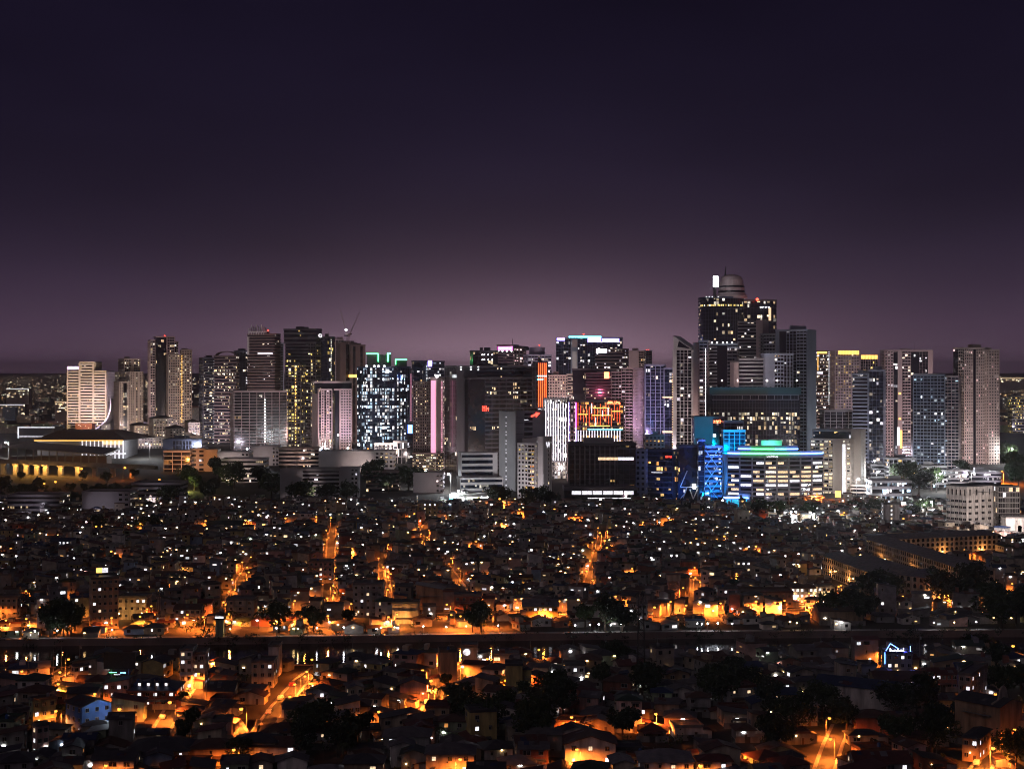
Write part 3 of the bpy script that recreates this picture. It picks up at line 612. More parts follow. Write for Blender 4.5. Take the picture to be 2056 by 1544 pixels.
t, i = tower('hotel_tower', 'white hotel tower with a lit W and yellow window column', 'hotel', 1330, -28, [(1040, 1074, 1078, 893, 'p3 b2', 'p1', {'lit': .14, 'pal': 'yellow', 'dep': 18}), (1050, 1084, 1090, 884, 's4 d1', 's1', {'dD': 7, 'dep': 16}), (1080, 1090, 1107, 880, 's1', 's2 p1 s1', {'dD': 2})], wall='tower white', fh=3.3, bw=3.0, wash=0, plant=False)
strip(t, i[0], 1064, 1073, 895, 999, 'tower white', 'balcony_pier', (1.4, 1.5)) if False else None
scribble(t, i[0], 1064, 1073, 905, 908, 'led gold', 2, 'lit_room', (.1, .2)); 
for k in range(7): strip(t, i[0], 1064.5, 1072.5, 922 + k * 11, 927 + k * 11, 'pane orange' if k % 2 else 'pane warm', 'lit_room', (.06, .1))
e = lettering(t, 'W', (px(1099, 1332), 1332, pz(893.5, 1332)), 7.0, 'board white', 0, 'sign_lettering', .15)
q = i[2]; P_ = q['O'] + q['ax'] * (q['w'] + .6) + q['ay'] * 8.5; e.rotation_euler = (rad(90), 0, rad(62)); e.location = Vector((P_.x, P_.y, pz(899, 1336))) - t.location
flood(t, 1056, 1004, 1300, 1056, 950, 1330, (1, .9, .95), 30000); flood(t, 1098, 1004, 1305, 1098, 950, 1335, (.9, .85, 1), 5000)
t, i = tower('office_block', 'stepped white office block of ribbon windows behind the floodlit forecourt', 'office building', 1340, 10, [(918, 925, 1009, 962, 'h1', 's1', {'dD': -8, 'lit': .12}), (921, 927, 998, 912, 'h7 s1', 's1', {'lit': .15})], wall='tower white', fh=5.0, slab=.45, bw=6, glass='glass blue', pal='warm', plant=False)
flood(t, 960, 1010, 1300, 960, 950, 1340, (.9, .95, 1), 24000, 110)
t, i = tower('hotel_tower', 'glass tower with cyan and violet light crown and red roof lamp', 'tower', 2000, 0.01, [(1117, None, 1146, 680, 'm1', 'm1'), (1144, None, 1162, 676, 's1', 'm1', {'dD': 8}), (1160, None, 1250, 679, 'm1', 'm1', {'dD': -4})], wall='tower blue grey', glass='glass blue', lit=.16, pal='white', fh=3.8, bw=3, plant=False)
strip(t, i[0], 1118, 1134, 679, 684, 'led violet'); strip(t, i[2], 1180, 1207, 679, 687, 'led violet'); strip(t, i[2], 1209, 1243, 680, 687, 'led violet'); strip(t, i[2], 1142, 1207, 675, 678, 'led cyan', 'light_strip', (.6, 1.4)); strip(t, i[1], 1149, 1160, 682, 697, 'tower pink', 'lit_panel', (.6, .7)); strip(t, i[1], 1149, 1160, 705, 745, 'tower white', 'white_panel', (.6, 1.0)); beacon(t, 1172, 671, 2000)
b = MB(); q = i[2]; b.fbox(q['O'], q['ax'], q['n'], on(q, 1142), on(q, 1208), q['z1'], pz(676, 1996), -8, .5, 'tower navy'); b.build('roof_screen', t)
t, i = tower('office_block', 'slant-roofed striped building with a brilliant white-violet sign', 'building', 1900, -20, [(1195, 1250, 1262, 702, 'h1', 'h1')], wall='tower brown', lit=.2, pal='white', fh=4, plant=False); strip(t, i[0], 1198, 1218, 701, 708, 'sign white', 'sign_board', (.5, .9))
tower('office_tower', 'plain grey tower slab behind the slant-roofed building', 'tower', 2150, 0.01, [(1255, None, 1296, 706, 's2 g1', 'h1')], wall='tower pink', lit=.1)
t, i = tower('apartment_tower', 'thin dark tower with two red roof lights', 'tower', 2100, 0.01, [(1296, None, 1309, 705, 'g1', 'h1')], wall='tower dark', lit=.3, plant=False); beacon(t, 1299, 703, 2095, .6); beacon(t, 1303, 703, 2095, .6)
tower('hotel_block', 'long beige hotel slab of wavy balconies with a lit stair line', 'hotel', 1800, 0.01, [(1098, None, 1140, 755, 'p1', 'h1'), (1139, None, 1176, 753, 'b1', 'h1', {'dD': -4, 'bw': 4})], wall='tower beige', lit=.05, pal='warm', bw=3)
t, i = tower('office_block', 'dark stepped block with a glowing red sign below the striped building', 'building', 1750, 0.01, [(1150, None, 1198, 742, 'd1', 'd1', {'dD': 30}), (1176, None, 1230, 750, 'h1', 'd1')], wall='tower dark', lit=.16, pal='warm', plant=False); strip(t, i[1], 1213, 1223, 747, 760, 'sign hot red', 'sign_board', (.6, 1))
t = TOWERS[-2][0]; flood(t, 1140, 808, 1740, 1140, 780, 1800, (1, .7, .75), 60000, 100); t = TOWERS[-1][0]; flood(t, 1215, 790, 1700, 1210, 775, 1750, (1, .15, .3), 60000, 110)  # pink and red washes added for colour on these fronts
t, i = tower('led_building', 'building covered in vertical white light lines beside the white hotel', 'building', 1500, 0.01, [(1092, None, 1141, 802, 'f1', 'f1', {'lit': .45, 'bw': 2.6, 'st': 1.4})], wall='tower white', pal='white', fh=4.2, plant=False)
for k in range(10): strip(t, i[0], 1095 + k * 5, 1096.4 + k * 5, 806 + (k % 3) * 2, 925, 'led white', 'light_line', (.9, 1.15))
t, i = tower('led_building', 'building front glowing with red and orange lights above white vertical lines', 'building', 1480, 0.01, [(1157, None, 1252, 806, 'g1', 'g1', {'lit': .5, 'pal': 'orange', 'bw': 4, 'zone': (.45, 1)}), (1140, None, 1157, 806, 'g1', 'g1', {'dD': -3, 'lit': .4, 'pal': 'pink', 'bw': 3})], wall='tower brown', glass='glass brown', fh=4, plant=False)
for k in range(16):
    u = 1160 + k * 5.6; strip(t, i[0], u, u + .9, 808 + (k * 7 % 5) * 3, 855 - (k * 11 % 4) * 4, 'led orange', 'light_line', (.9, 1.1)); strip(t, i[0], u, u + 1.3, 864, 892, 'led white', 'light_line', (.9, 1.1))
for (a, c_, v) in ((1160, 1180, 831), (1190, 1224, 818), (1188, 1226, 833), (1184, 1224, 854), (1228, 1246, 825)): strip(t, i[0], a, c_, v, v + 1.6, 'led gold', 'light_line', (1.15, 1.3))
for (a, v0, v1) in ((1187, 810, 830), (1195, 838, 856), (1209, 824, 836), (1220, 818, 834)): strip(t, i[0], a, a + 1.6, v0, v1, 'led white', 'light_line', (1.35, 1.5))
strip(t, i[1], 1155, 1157, 808, 858, 'led magenta', 'light_line', (.7, 1)); strip(t, i[1], 1155, 1157, 858, 890, 'led violet', 'light_line', (.7, 1)); strip(t, i[1], 1141, 1142.5, 808, 890, 'led violet', 'light_line', (.7, 1))
scribble(t, i[0], 1221, 1247, 805.5, 811, 'sign hot red', 4); strip(t, i[0], 1180, 1250, 861, 862.5, 'led cyan', 'light_line', (1.15, 1.3))
t, i = tower('apartment_tower', 'pinkish white residential tower of stacked bowed balconies', 'tower', 1550, -26, [(1228, 1250, 1254, 748, 'b1', 'b1', {'bw': 3.4}), (1248, 1271, 1296, 741, 'b1', 'p1', {'dD': -6, 'bw': 3.4})], wall='tower pink', fh=3.0, lit=.05, pal='white', plant=False)
flood(t, 1250, 880, 1490, 1255, 820, 1550, (1, .42, .75), 150000, 70); flood(t, 1285, 870, 1500, 1285, 800, 1555, (1, .6, .8), 60000, 70)  # pink beams added in mid-air to tint the balconies
t, i = tower('apartment_tower', 'grey-violet tower of white vertical fins with two orange lit sky lobbies', 'tower', 1560, 0.01, [(1296, None, 1336, 734, 'f1', 'f1'), (1334, None, 1360, 741, 'm3 d1', 'f1', {'dD': -3, 'fin': .3})], wall='tower blue grey', lit=.06, pal='white', bw=5, fh=3.3, glass='glass blue', plant=False)
strip(t, i[1], 1330, 1350, 796, 799, 'pane warm', 'lit_lobby'); strip(t, i[1], 1330, 1350, 865, 869, 'pane warm', 'lit_lobby'); dots(t, i[1], [1350], range(752, 900, 5), 'led gold', .45)
flood(t, 1316, 880, 1500, 1316, 830, 1560, (.6, .42, 1), 120000, 70)  # violet wash added to tint the fins, no fixture
# --- the tall group
t, i = tower('apartment_tower', 'white finned tower with a steep slanted glazed top', 'tower', 1500, -22, [(1352, 1389, 1402, 702, 's1 f5', 'f1')], wall='tower white', lit=.1, pal='white', bw=3.4, fh=3.2, plant=False, par=.3)
q = i[0]; O, ax, ay, w, d = q['O'], q['ax'], q['ay'], q['w'], q['d']; zl, zr = pz(674, 1505), pz(700, 1500); b = MB(); cs = [O, O + ax * w, O + ax * w + ay * d, O + ay * d]
b.hexa([(*p, q['z1'] + .1) for p in cs] + [(*cs[0], zl), (*cs[1], zr), (*cs[2], zr), (*cs[3], zl)], 'tower white'); b.build('slanted_top', t)
b = MB(); n = -ay; f = lambda s, z, e=.06: (*(O + ax * s + n * e), z); b.poly([f(w * .22, q['z1'] + 2.5), f(w * .92, q['z1'] + .8), f(w * .3, zl - 5)], 'glass dark'); b.build('top_glazing', t)
flood(t, 1356, 895, 1440, 1362, 760, 1500, (1, .78, .75), 60000, 60)
t, i = tower('apartment_tower', 'dark balconied tower with one bright lit corner line', 'tower', 1450, -14, [(1404, 1420, 1424, 686, 'b1', 'b1', {'dep': 22}), (1420, 1480, 1484, 692, 'h1 d1 b1', 'h1', {'dD': 3, 'wall': 'tower grey'}), (1393, 1402, 1406, 690, 's1', 's1', {'dD': 10})], wall='tower pink', fh=3.1, bw=4, lit=.06, pal='white', plant=False)
strip(t, i[0], 1416.3, 1417.7, 700, 842, 'led white', 'light_line', (1.3, 1.5)); dots(t, i[1], [1430, 1440, 1452, 1460, 1470], [688], 'white lamp', .6, 'roof_lamp')
def oval(O, ax, ay, w, d):
    k = 9; return [O + ax * (w * (.5 - .5 * math.cos(math.pi * j / (k - 1)))) + ay * (d * .5 * (1 - math.sin(math.pi * j / (k - 1)))) for j in range(k)] + [O + ax * w + ay * d, O + ay * d]
t, i = tower('office_tower', 'tallest dark tower with domed crown and blazing white sign', 'tower', 1750, 0.01, [(1411, None, 1500, 598, '', '', {'poly': oval, 'dep': 40, 'specs': ['m1'] * 8 + ['h1'] * 3}), (1494, None, 1559, 604, 'm1', 'h1', {'dD': 14, 'wall': 'tower dark', 'lit': .12, 'vb': 690})], wall='tower navy', glass='glass dark', lit=.07, pal='warm', fh=4.0, bw=3.5, plant=False)
cx, cy = px(1469, 1768), 1768; m = 1750 / F; b = MB()
b.lathe(cx, cy, [(32 * m, pz(598, 1750)), (31 * m, pz(592, 1750)), (27 * m, pz(588, 1750)), (26 * m, pz(580, 1750)), (24.5 * m, pz(570, 1750)), (22 * m, pz(560, 1750)), (18.5 * m, pz(553.5, 1750)), (11 * m, pz(550.5, 1750)), (3 * m, pz(549, 1750))], 'tower pink', 28); b.build('dome', t)
b = MB()
for v in (590, 580): b.lathe(cx, cy, [((27.6 if v > 585 else 26.4) * m, pz(v - 4, 1750)), ((27.0 if v > 585 else 26.0) * m, pz(v - 7, 1750))], 'glass dark', 28)
b.build('dome_window_band', t); b = MB(); b.tube((px(1456, 1765), 1765, pz(553, 1750)), (px(1457.5, 1765), 1765, pz(533, 1750)), 1.0, .25, 'dark metal', 6); b.build('spire', t)
b = MB(); b.box(px(1430, 1746), px(1440, 1746), 1736, 1738, pz(577, 1746), pz(556, 1746), 'sign white'); b.build('sign_board', t)
b = MB(); b.box(px(1433, 1748), px(1436, 1748), 1738.1, 1752, pz(598, 1746), pz(560, 1746), 'dark metal'); b.build('sign_post', t)
q = i[0]; b = MB()
rr = random.Random(4)
pts = oval(q['O'], q['ax'], q['ay'], q['w'], q['d'])
for k in range(8):
    A, B = pts[k], pts[k + 1]; L = (B - A).length; tt = (B - A) / L; nn_ = Vector((tt.y, -tt.x)); x = .3
    while x < L - 1.2:
        ww = rr.uniform(.6, 1.6)
        if rr.random() < .75: b.fquad(A, tt, nn_, x, min(L, x + ww), pz(614.5, 1750), pz(611, 1750), .3, 'lit pane', lit_col(rr, 'yellow', 1.6))
        x += ww + .3
b.build('lit_floor', t, 'stuff'); strip(t, i[1], 1543, 1548, 618, 644, 'pane warm', 'lit_stair'); dots(t, i[1], [1527, 1531, 1537, 1543], [617], 'white lamp', .6, 'roof_lamp'); dots(t, q, range(1418, 1446, 6), [596], 'board white', .7, 'roof_lamp'); beacon(t, 1522, 601, 1745, 1.5)
t, i = tower('apartment_tower', 'dark balcony tower with a tall pale blank slab at its side', 'tower', 1600, -20, [(1482, 1520, 1523, 647, 'h1 h1', 'h1', {'dep': 24}), (1519, 1531, 1560, 645, 's1', 's1', {'dD': -6, 'wall': 'tower pink', 'dep': 14, 'vb': 728}), (1528, 1532, 1556, 672, 'b1', 'b1', {'dD': -10, 'dep': 14, 'th': 20})], wall='tower grey', fh=3.4, slab=.45, lit=.04, pal='white', plant=False)
tower('apartment_tower', 'tall navy residential tower with pale balcony columns and smooth blue end wall', 'tower', 1480, -24, [(1558, 1620, 1638, 664, 's1 d2 f3 b3', 's1', {'wall': 'tower blue grey'})], wall='tower blue grey', fh=3.1, bw=3.4, lit=.03, pal='white')
tower('apartment_tower', 'dark balcony block with a pale lift shaft before the tall group', 'tower', 1440, 16, [(1476, 1484, 1534, 722, 'h1', 's1', {'wall': 'tower grey'}), (1471, 1474, 1482, 730, 's1', 's1', {'dD': -5}), (1532, 1536, 1592, 712, 's1 b1 f1', 's1', {'dD': 4, 'wall': 'tower blue grey'})], wall='tower pink', fh=3.4, lit=.03, plant=False)
t, i = tower('office_block', 'wide dark glass office block with green roof band and glittering reflections', 'office building', 1400, 0.01, [(1427, None, 1606, 792, 'm1', 'm1', {'lit': .22, 'zone': (.1, .8), 'bw': 2.4})], wall='tower dark', pal='warm', fh=3.9, st=.9)  # glowing panes stand in for reflections on the glass
q = i[0]; b = MB(); b.fbox(q['O'], q['ax'], q['n'], -1, q['w'] + 1, pz(791, 1400), pz(778, 1400), -20, 1.2, 'tower green'); b.build('roof_band', t); dots(t, q, range(1430, 1606, 9), [777.5], 'dark concrete', .7, 'roof_vent')
for v in (793, 802): strip(t, q, 1430, 1604, v, v + 1, 'tower grey', 'floor_band', (.3, .8))
for u in range(1490, 1604, 16): strip(t, q, u, u + .9, 794.2, 801.8, 'tower grey', 'pier', (.3, .7))
for u, tu, tv, tD, w_ in ((1450, 1450, 735, 1453, 22000), (1510, 1505, 740, 1440, 22000), (1560, 1560, 745, 1444, 26000), (1600, 1605, 720, 1490, 45000), (1540, 1535, 690, 1600, 130000), (1480, 1500, 690, 1600, 90000)):
    L = Vector((px(u, 1405), 1405, q['z1'] + 12)); m_ = MB(); m_.box(L.x - .4, L.x + .4, L.y + .1, L.y + .6, L.z - .3, L.z + .3, 'dark metal'); m_.tube((L.x, L.y + .6, q['z1'] + 5), (L.x, L.y + .6, L.z), .12, .1, 'pole metal', 5); m_.build('added_roof_spot', t); spot_light('added_roof_spot_beam', t, L - t.location, Vector((px(tu, tD), tD, pz(tv, tD))) - t.location, (1, .84, .84), w_, 85)  # spots added on this roof to brighten the towers behind
t, i = tower('office_block', 'dark brown block with a glowing red sign before the tall group', 'building', 1370, 0.01, [(1394, None, 1453, 839, 's5 d3', 'd1')], wall='tower brown', lit=.06, pal='white', wash=0, plant=False); scribble(t, i[0], 1433, 1449, 842, 850, 'sign hot red', 6, 'sign_lettering', (.6, 1), 4)
t, i = tower('office_block', 'building washed in bright blue light behind the ring-lit office', 'building', 1345, 0.01, [(1453, None, 1496, 866, 'f1', 'm1'), (1455, None, 1492, 848, 'm1', 'm1', {'dD': 12})], wall='tower blue grey', glass='glass blue', lit=.06, pal='cool', bw=5, wash=0, plant=False)
flood(t, 1474, 905, 1318, 1474, 875, 1345, (.0, .42, 1), 120000, 110); flood(t, 1462, 905, 1316, 1460, 860, 1345, (.0, .6, 1), 50000, 100)
# --- the office with light rings
def bow(O, ax, ay, w, d):
    k = 8; P = [O + ax * (w * j / k) - ay * (9 * math.sin(math.pi * min(1, (j / k) * 1.0))) for j in range(k + 1)]; return P + [O + ax * w + ay * d, O + ay * d]
t, i = tower('office_building', 'curved office building with green and blue light rings around its roof', 'office building', 1288, 0.01, [(1460, None, 1652, 917, '', '', {'poly': bow, 'dep': 42, 'specs': ['h1'] * 8 + ['s1', 'h1', 's1']})], wall='tower grey', glass='glass dark', lit=0, pal='warm', fh=3.55, slab=.38, bw=6, plant=False)
q = i[0]; pts = bow(q['O'], q['ax'], q['ay'], q['w'], q['d']); rr = random.Random(9); nf = round((q['z1'] - q['z0']) / 3.55); fh = (q['z1'] - q['z0']) / nf
for k in range(8):
    A, B = pts[k], pts[k + 1]; L = (B - A).length; tt = (B - A) / L; nn_ = Vector((tt.y, -tt.x))
    b = MB(); b.fbox(A, tt, nn_, -.6, .6, q['z0'], q['z1'] - .7, -.3, .75, 'tower grey'); b.build('pier', t)
    for f in range(3, nf - 1):
        if rr.random() < .72:
            s = rr.choice((0, 0, .3)); e = rr.choice((1, 1, .6)); b = MB(); b.fbox(A, tt, nn_, .8 + (L - 1.6) * s, .8 + (L - 1.6) * e, q['z0'] + (f + .42) * fh, q['z0'] + (f + .92) * fh, .02, .12, rr.choice(('pane warm', 'pane white', 'pane warm', 'lit pane')), lit_col(rr, 'warm', .9)); b.build('lit_window', t)
def ring(root, P, z, r, mats, name='light_ring'):
    for k in range(len(P) - 1):
        b = MB(); b.tube((*P[k], z), (*P[k + 1], z), r, r, mats[k], 8); b.build(name, root)
off = [p - q['ay'] * 1.0 for p in pts[:9]]
ring(t, off, pz(910, 1284), .55, ['led blue'] + ['led green'] * 4 + ['led cyan'] + ['led blue'] * 2)
b = MB()
for k in range(8): b.fbox(pts[k], (pts[k + 1] - pts[k]).normalized(), -q['ay'], 0, (pts[k + 1] - pts[k]).length, q['z1'] + .9, pz(905, 1288), -1.0, -.5, 'tower grey')
b.build('roof_screen', t)
in_ = [p + q['ay'] * 10 for p in pts[1:7]]; ring(t, in_, pz(901, 1294), .5, ['led blue', 'led green', 'led green', 'led cyan', 'led blue'])
b = MB()
for k in range(5): b.fbox(in_[k] + q['ay'] * 1.2, (in_[k + 1] - in_[k]).normalized(), -q['ay'], 0, (in_[k + 1] - in_[k]).length, q['z1'], pz(894, 1298), -3, 0, 'tower grey')
b.build('roof_storey', t); b = MB(); b.box(px(1528, 1312), px(1570, 1312), 1312, 1326, q['z1'], pz(884, 1312), 'tower white'); b.build('lift_house', t)
flood(t, 1548, 897, 1304, 1548, 889, 1312, (.1, 1, .6), 12000, 120)
scribble(t, dict(q, O=q['O'] - q['ay'] * 8.6), 1539, 1562, 912.5, 917, 'board white', 7, 'sign_lettering', (1.2, 1.4))
b = MB(); cu = px(1479, 1262)
b = MB(); b.box(px(1457, 1262), px(1502, 1262), 1262, 1272, terrain(cu, 1262) - 1, pz(1001, 1262), 'tower blue grey'); t2 = thing('showroom', 'low cyan-lit glass showroom beside the ring-lit office', 'showroom', (cu, 1267, terrain(cu, 1262))); b.build('wall', t2)
for v0, v1 in ((1003, 1008), (1009, 1014), (1015, 1020), (1021, 1027)): b = MB(); b.box(px(1459, 1261), px(1468, 1261), 1261.7, 1262.1, pz(v1, 1262), pz(v0, 1262), 'board cyan'); b.box(px(1470, 1261), px(1500, 1261), 1261.7, 1262.1, pz(v1, 1262), pz(v0, 1262), 'board cyan'); b.build('lit_panel', t2)
b = MB(); b.box(px(1456, 1262), px(1503, 1262), 1261.2, 1272.5, pz(1001, 1262), pz(999, 1262), 'led blue'); b.build('roof_edge', t2)
b = MB(); b.lathe(px(1451, 1258), 1258, [(.2, pz(1006, 1258)), (.7, pz(1005, 1258)), (.7, pz(1003.5, 1258)), (.2, pz(1002.5, 1258))], 'white lamp', 8); b.tube((px(1451, 1258), 1258, terrain(0, 1258)), (px(1451, 1258), 1258, pz(1006, 1258)), .12, .12, 'pole metal', 5); b.build('forecourt_lamp', t2)
# --- front centre row
t, i = tower('office_building', 'dark glass office building with thin vertical fins and one lit floor', 'office building', 1320, 0.01, [(1143, None, 1276, 893, 'f1', 'm1', {'lit': .025, 'pal': 'orange'}), (1240, None, 1276, 901, 'm1', 'm1', {'dD': -2, 'lit': .06, 'pal': 'orange'})], wall='tower dark', glass='glass dark', fh=4, bw=4.2, fin=.35, st=.8, plant=False)
for u in range(1154, 1250, 10): strip(t, i[0], u, u + 1, 897, 975, 'tower grey', 'fin', (.8, 1.3))
for k in range(9): strip(t, i[1], 1201 + k * 8, 1208 + k * 8, 918, 923.5, 'pane warm' if k < 5 else 'pane white', 'lit_window', (1.35, 1.4))
b = MB(); b.box(px(1172, 1332), px(1232, 1332), 1330, 1345, i[0]['z1'], pz(880, 1330), 'tower grey'); b.build('roof_house', t)
t, i = tower('podium_hall', 'low dark podium with a long white lit clerestory at the fin building foot', 'building', 1285, 0.01, [(1133, None, 1279, 983, 'd1', 'd1')], wall='tower dark', lit=0, plant=False)
for k in range(6): strip(t, i[0], 1148 + k * 21, 1167 + k * 21, 985.5, 993, 'board white', 'lit_window', (.1, .2))
strip(t, i[0], 1180, 1272, 999, 1001, 'board white', 'lit_window', (.1, .2))
t, i = tower('office_block', 'dark navy banded office with small red rooftop sign', 'office building', 1325, -22, [(1276, 1296, 1298, 905, 'p1', 'p1', {'wall': 'tower blue grey', 'dep': 20}), (1294, 1350, 1359, 906, 'h1', 'm1', {'dD': -3})], wall='tower navy', glass='glass blue', fh=4.5, slab=.25, lit=.1, pal='orange', wash=0, plant=False); scribble(t, i[1], 1337, 1350, 915, 919, 'led red', 12, 'sign_lettering', (.7, .9)); strip(t, i[1], 1308, 1330, 946, 950, 'board white', 'lit_window', (.1, .2)); flood(t, 1356, 1000, 1300, 1354, 950, 1328, (.05, .25, 1), 26000, 90)
tower('office_block', 'low grey building with dark openings behind the navy banded office', 'building', 1400, 0.01, [(1296, None, 1334, 876, 'p1', 'h1')], wall='tower grey', lit=.08, pal='orange')
t, i = tower('office_block', 'dark windowless block with white cross bracing at its foot', 'building', 1310, 0.01, [(1362, None, 1401, 897, 'd1', 'd1', {'lit': .03})], wall='tower dark', glass='glass blue', wash=0, plant=False)
q = i[0]; b = MB()
for (ua, va, ub, vb) in ((1366, 978, 1380, 945), (1366, 978, 1400, 978), (1372, 1000, 1379, 980), (1366, 1002, 1376, 990), (1385, 982, 1392, 1002), (1392, 1002, 1401, 982)): b.tube((px(ua, 1308), 1308.8, pz(va, 1308)), (px(ub, 1308), 1308.8, pz(vb, 1308)), .45, .45, 'tower white', 5)
b.build('bracing', t); b = MB(); b.box(px(1391, 1307), px(1397, 1307), 1306, 1307.4, pz(981, 1307), pz(972, 1307), 'white lamp'); b.build('wall_lamp', t); b = MB()
for k in range(11): b.box(px(1403, 1308), px(1414, 1308), 1309, 1310, pz(958 + k * 3, 1308) - .25, pz(958 + k * 3, 1308) + .25, 'board white')
b.build('stair_light', t, 'stuff')
t, i = tower('office_block', 'slim braced tower washed deep blue with white lit steps', 'office building', 1305, 0.01, [(1402, None, 1415, 885, 'm1', 'm1'), (1415, None, 1450, 898, 'h1', 'm1', {'dD': -2})], wall='tower blue grey', glass='glass blue', lit=.12, pal='cool', fh=4, wash=0, plant=False); b = MB()
for k in range(3):
    v0 = 905 + k * 32; v1 = v0 + 32
    for (ua, ub) in ((1417, 1441), (1441, 1417)): b.tube((px(ua, 1302), 1302.2, pz(v0, 1302)), (px(ub, 1302), 1302.2, pz(v1, 1302)), .4, .4, 'tower white', 5)
b.build('bracing', t); strip(t, i[1], 1425, 1441, 913, 918, 'board white', 'lit_window', (.1, .3))
for k in range(9): strip(t, i[1], 1443, 1447, 906 + k * 7, 909 + k * 7, 'board white', 'stair_light', (.1, .3))
flood(t, 1428, 1004, 1278, 1428, 950, 1303, (.0, .27, 1), 150000, 90); flood(t, 1436, 895, 1290, 1425, 910, 1303, (.05, .2, 1), 30000, 120)
# --- right group
t, i = tower('office_tower', 'tower of white lit floors with dotted lamp edge and gold roof line', 'tower', 1900, 0.01, [(1640, None, 1664, 706, 'h1', 'h1', {'lit': .5, 'pal': 'white'})], wall='tower brown', fh=4, plant=False); dots(t, i[0], [1664], range(707, 812, 4), 'board white', .6); dots(t, i[0], [1642], range(710, 745, 4), 'led gold', .7); strip(t, i[0], 1641, 1660, 706, 710, 'led gold', 'roof_light'); strip(t, i[0], 1641, 1652, 746, 751, 'board white', 'lit_floor')
t, i = tower('apartment_tower', 'broad beige tower with two glowing golden crowns', 'tower', 1800, 10, [(1667, 1677, 1725, 706, 'p1', 'p1'), (1722, 1728, 1762, 714, 'f1', 'p1', {'dD': 12})], wall='tower pink', lit=.1, pal='yellow', bw=3, fh=3.2, plant=False); b = MB()
for ii, ua, ub, v in ((i[0], 1683, 1724, 705), (i[1], 1729, 1760, 714)):
    for u in range(ua, ub, 3): x = on(ii, u); b.fbox(ii['O'], ii['ax'], ii['n'], x, x + 1.2, pz(v + 7, ii['D']), pz(v - 1, ii['D']), .6, 1, 'led gold')
b.build('crown_light', t, 'stuff')
tower('unfinished_building', 'low open concrete frame in front of the golden-crowned tower', 'building', 1620, 0.01, [(1655, None, 1716, 826, 'o1', 'o1')], wall='tower grey', lit=.05, bw=6, plant=False)
tower('office_tower', 'blue-grey banded tower with smooth glass right half', 'tower', 1600, -8, [(1712, 1742, 1748, 752, 'h1', 'm1', {'dep': 28}), (1745, 1774, 1778, 745, 'm1', 'm1', {'dD': 4, 'glass': 'glass blue', 'dep': 28})], wall='tower blue grey', lit=.08, pal='white', fh=3.6)
t, i = tower('apartment_tower', 'wide dark residential tower with pale vertical bands and yellow lit stairwell', 'tower', 1650, 12, [(1768, 1776, 1872, 705, 'p2 d1 s1 b2 d2 m2 s1', 'p1', {'lit': .06})], wall='tower pink', lit=.06, pal='white', fh=3.1, bw=3.4); strip(t, i[0], 1801, 1806, 858, 895, 'pane white', 'lit_stair', (.5, .6)); strip(t, i[0], 1807, 1811, 864, 900, 'led gold', 'lit_stair', (.5, .6)); dots(t, i[0], [1806], [790, 841], 'led gold', 1.2, 'wall_lamp')
t, i = tower('apartment_tower', 'bluish gridded tower wrapped in pale scaffolding mesh', 'tower', 1500, -20, [(1834, 1896, 1898, 754, 'g1', 'g1', {'dep': 26}), (1896, 1925, 1931, 757, 'g1', 'g1', {'dD': 3, 'wall': 'tower pink', 'dep': 24})], wall='tower blue grey', glass='glass blue', fh=3.1, bw=3.0, lit=.05, pal='cool', plant=False); strip(t, i[0], 1836, 1882, 750, 754, 'tower grey', 'roof_edge', (.3, .8))
flood(t, 1862, 948, 1440, 1862, 890, 1500, (.7, .85, 1), 70000, 80)
t, i = tower('apartment_tower', 'tall pinkish residential tower with gridded windows and rooftop masts', 'tower', 1630, 22, [(1914, 1936, 1988, 700, 'p3 d1 p4 d1', 'd1 b1', {'wall': 'tower beige'}), (1982, 1985, 2006, 704, 'p1', 'p1', {'dD': 3})], wall='tower beige', lit=.1, pal='pink', fh=3.1, bw=3.0, st=1.2); flood(t, 1960, 945, 1560, 1960, 870, 1630, (1, .7, .68), 120000, 80)
tower('office_block', 'far office block of yellow lit floors at the end of the skyline', 'office building', 2300, 0.01, [(2033, None, 2075, 797, 'h1', 'h1', {'lit': .7, 'pal': 'yellow', 'st': .9})], wall='tower grey', fh=4)
t, i = tower('hotel_tower', 'beige balcony hotel with a brilliant vertical light column', 'hotel', 1380, -22, [(1628, 1708, 1715, 884, 'b5 s2 p2', 'p1', {'lit': .55, 'pal': 'warm', 'dep': 24, 'st': 1.3}), (1632, 1728, 1737, 866, 'd4 s1', 's1 p1 s1', {'dD': 8}), (1708, 1738, 1752, 976, 'h1', 'h1', {'dD': -10, 'lit': .3})], wall='tower beige', fh=3.2, bw=3.6, plant=False)
strip(t, i[0], 1692, 1698, 892, 1008, 'board white', 'light_column', (1.3, 1.7)); b = MB(); b.box(px(1677, 1352), px(1688, 1352), 1351, 1353, pz(998, 1352), pz(986, 1352), 'led gold'); b.tube((px(1682, 1352), 1352, pz(1020, 1352)), (px(1682, 1352), 1352, pz(998, 1352)), .4, .4, 'pole metal', 6); b.build('sign_board', t)
flood(t, 1690, 1012, 1345, 1685, 940, 1375, (1, .6, .2), 30000, 80); flood(t, 1650, 1012, 1345, 1650, 960, 1375, (1, .75, .45), 26000, 90)
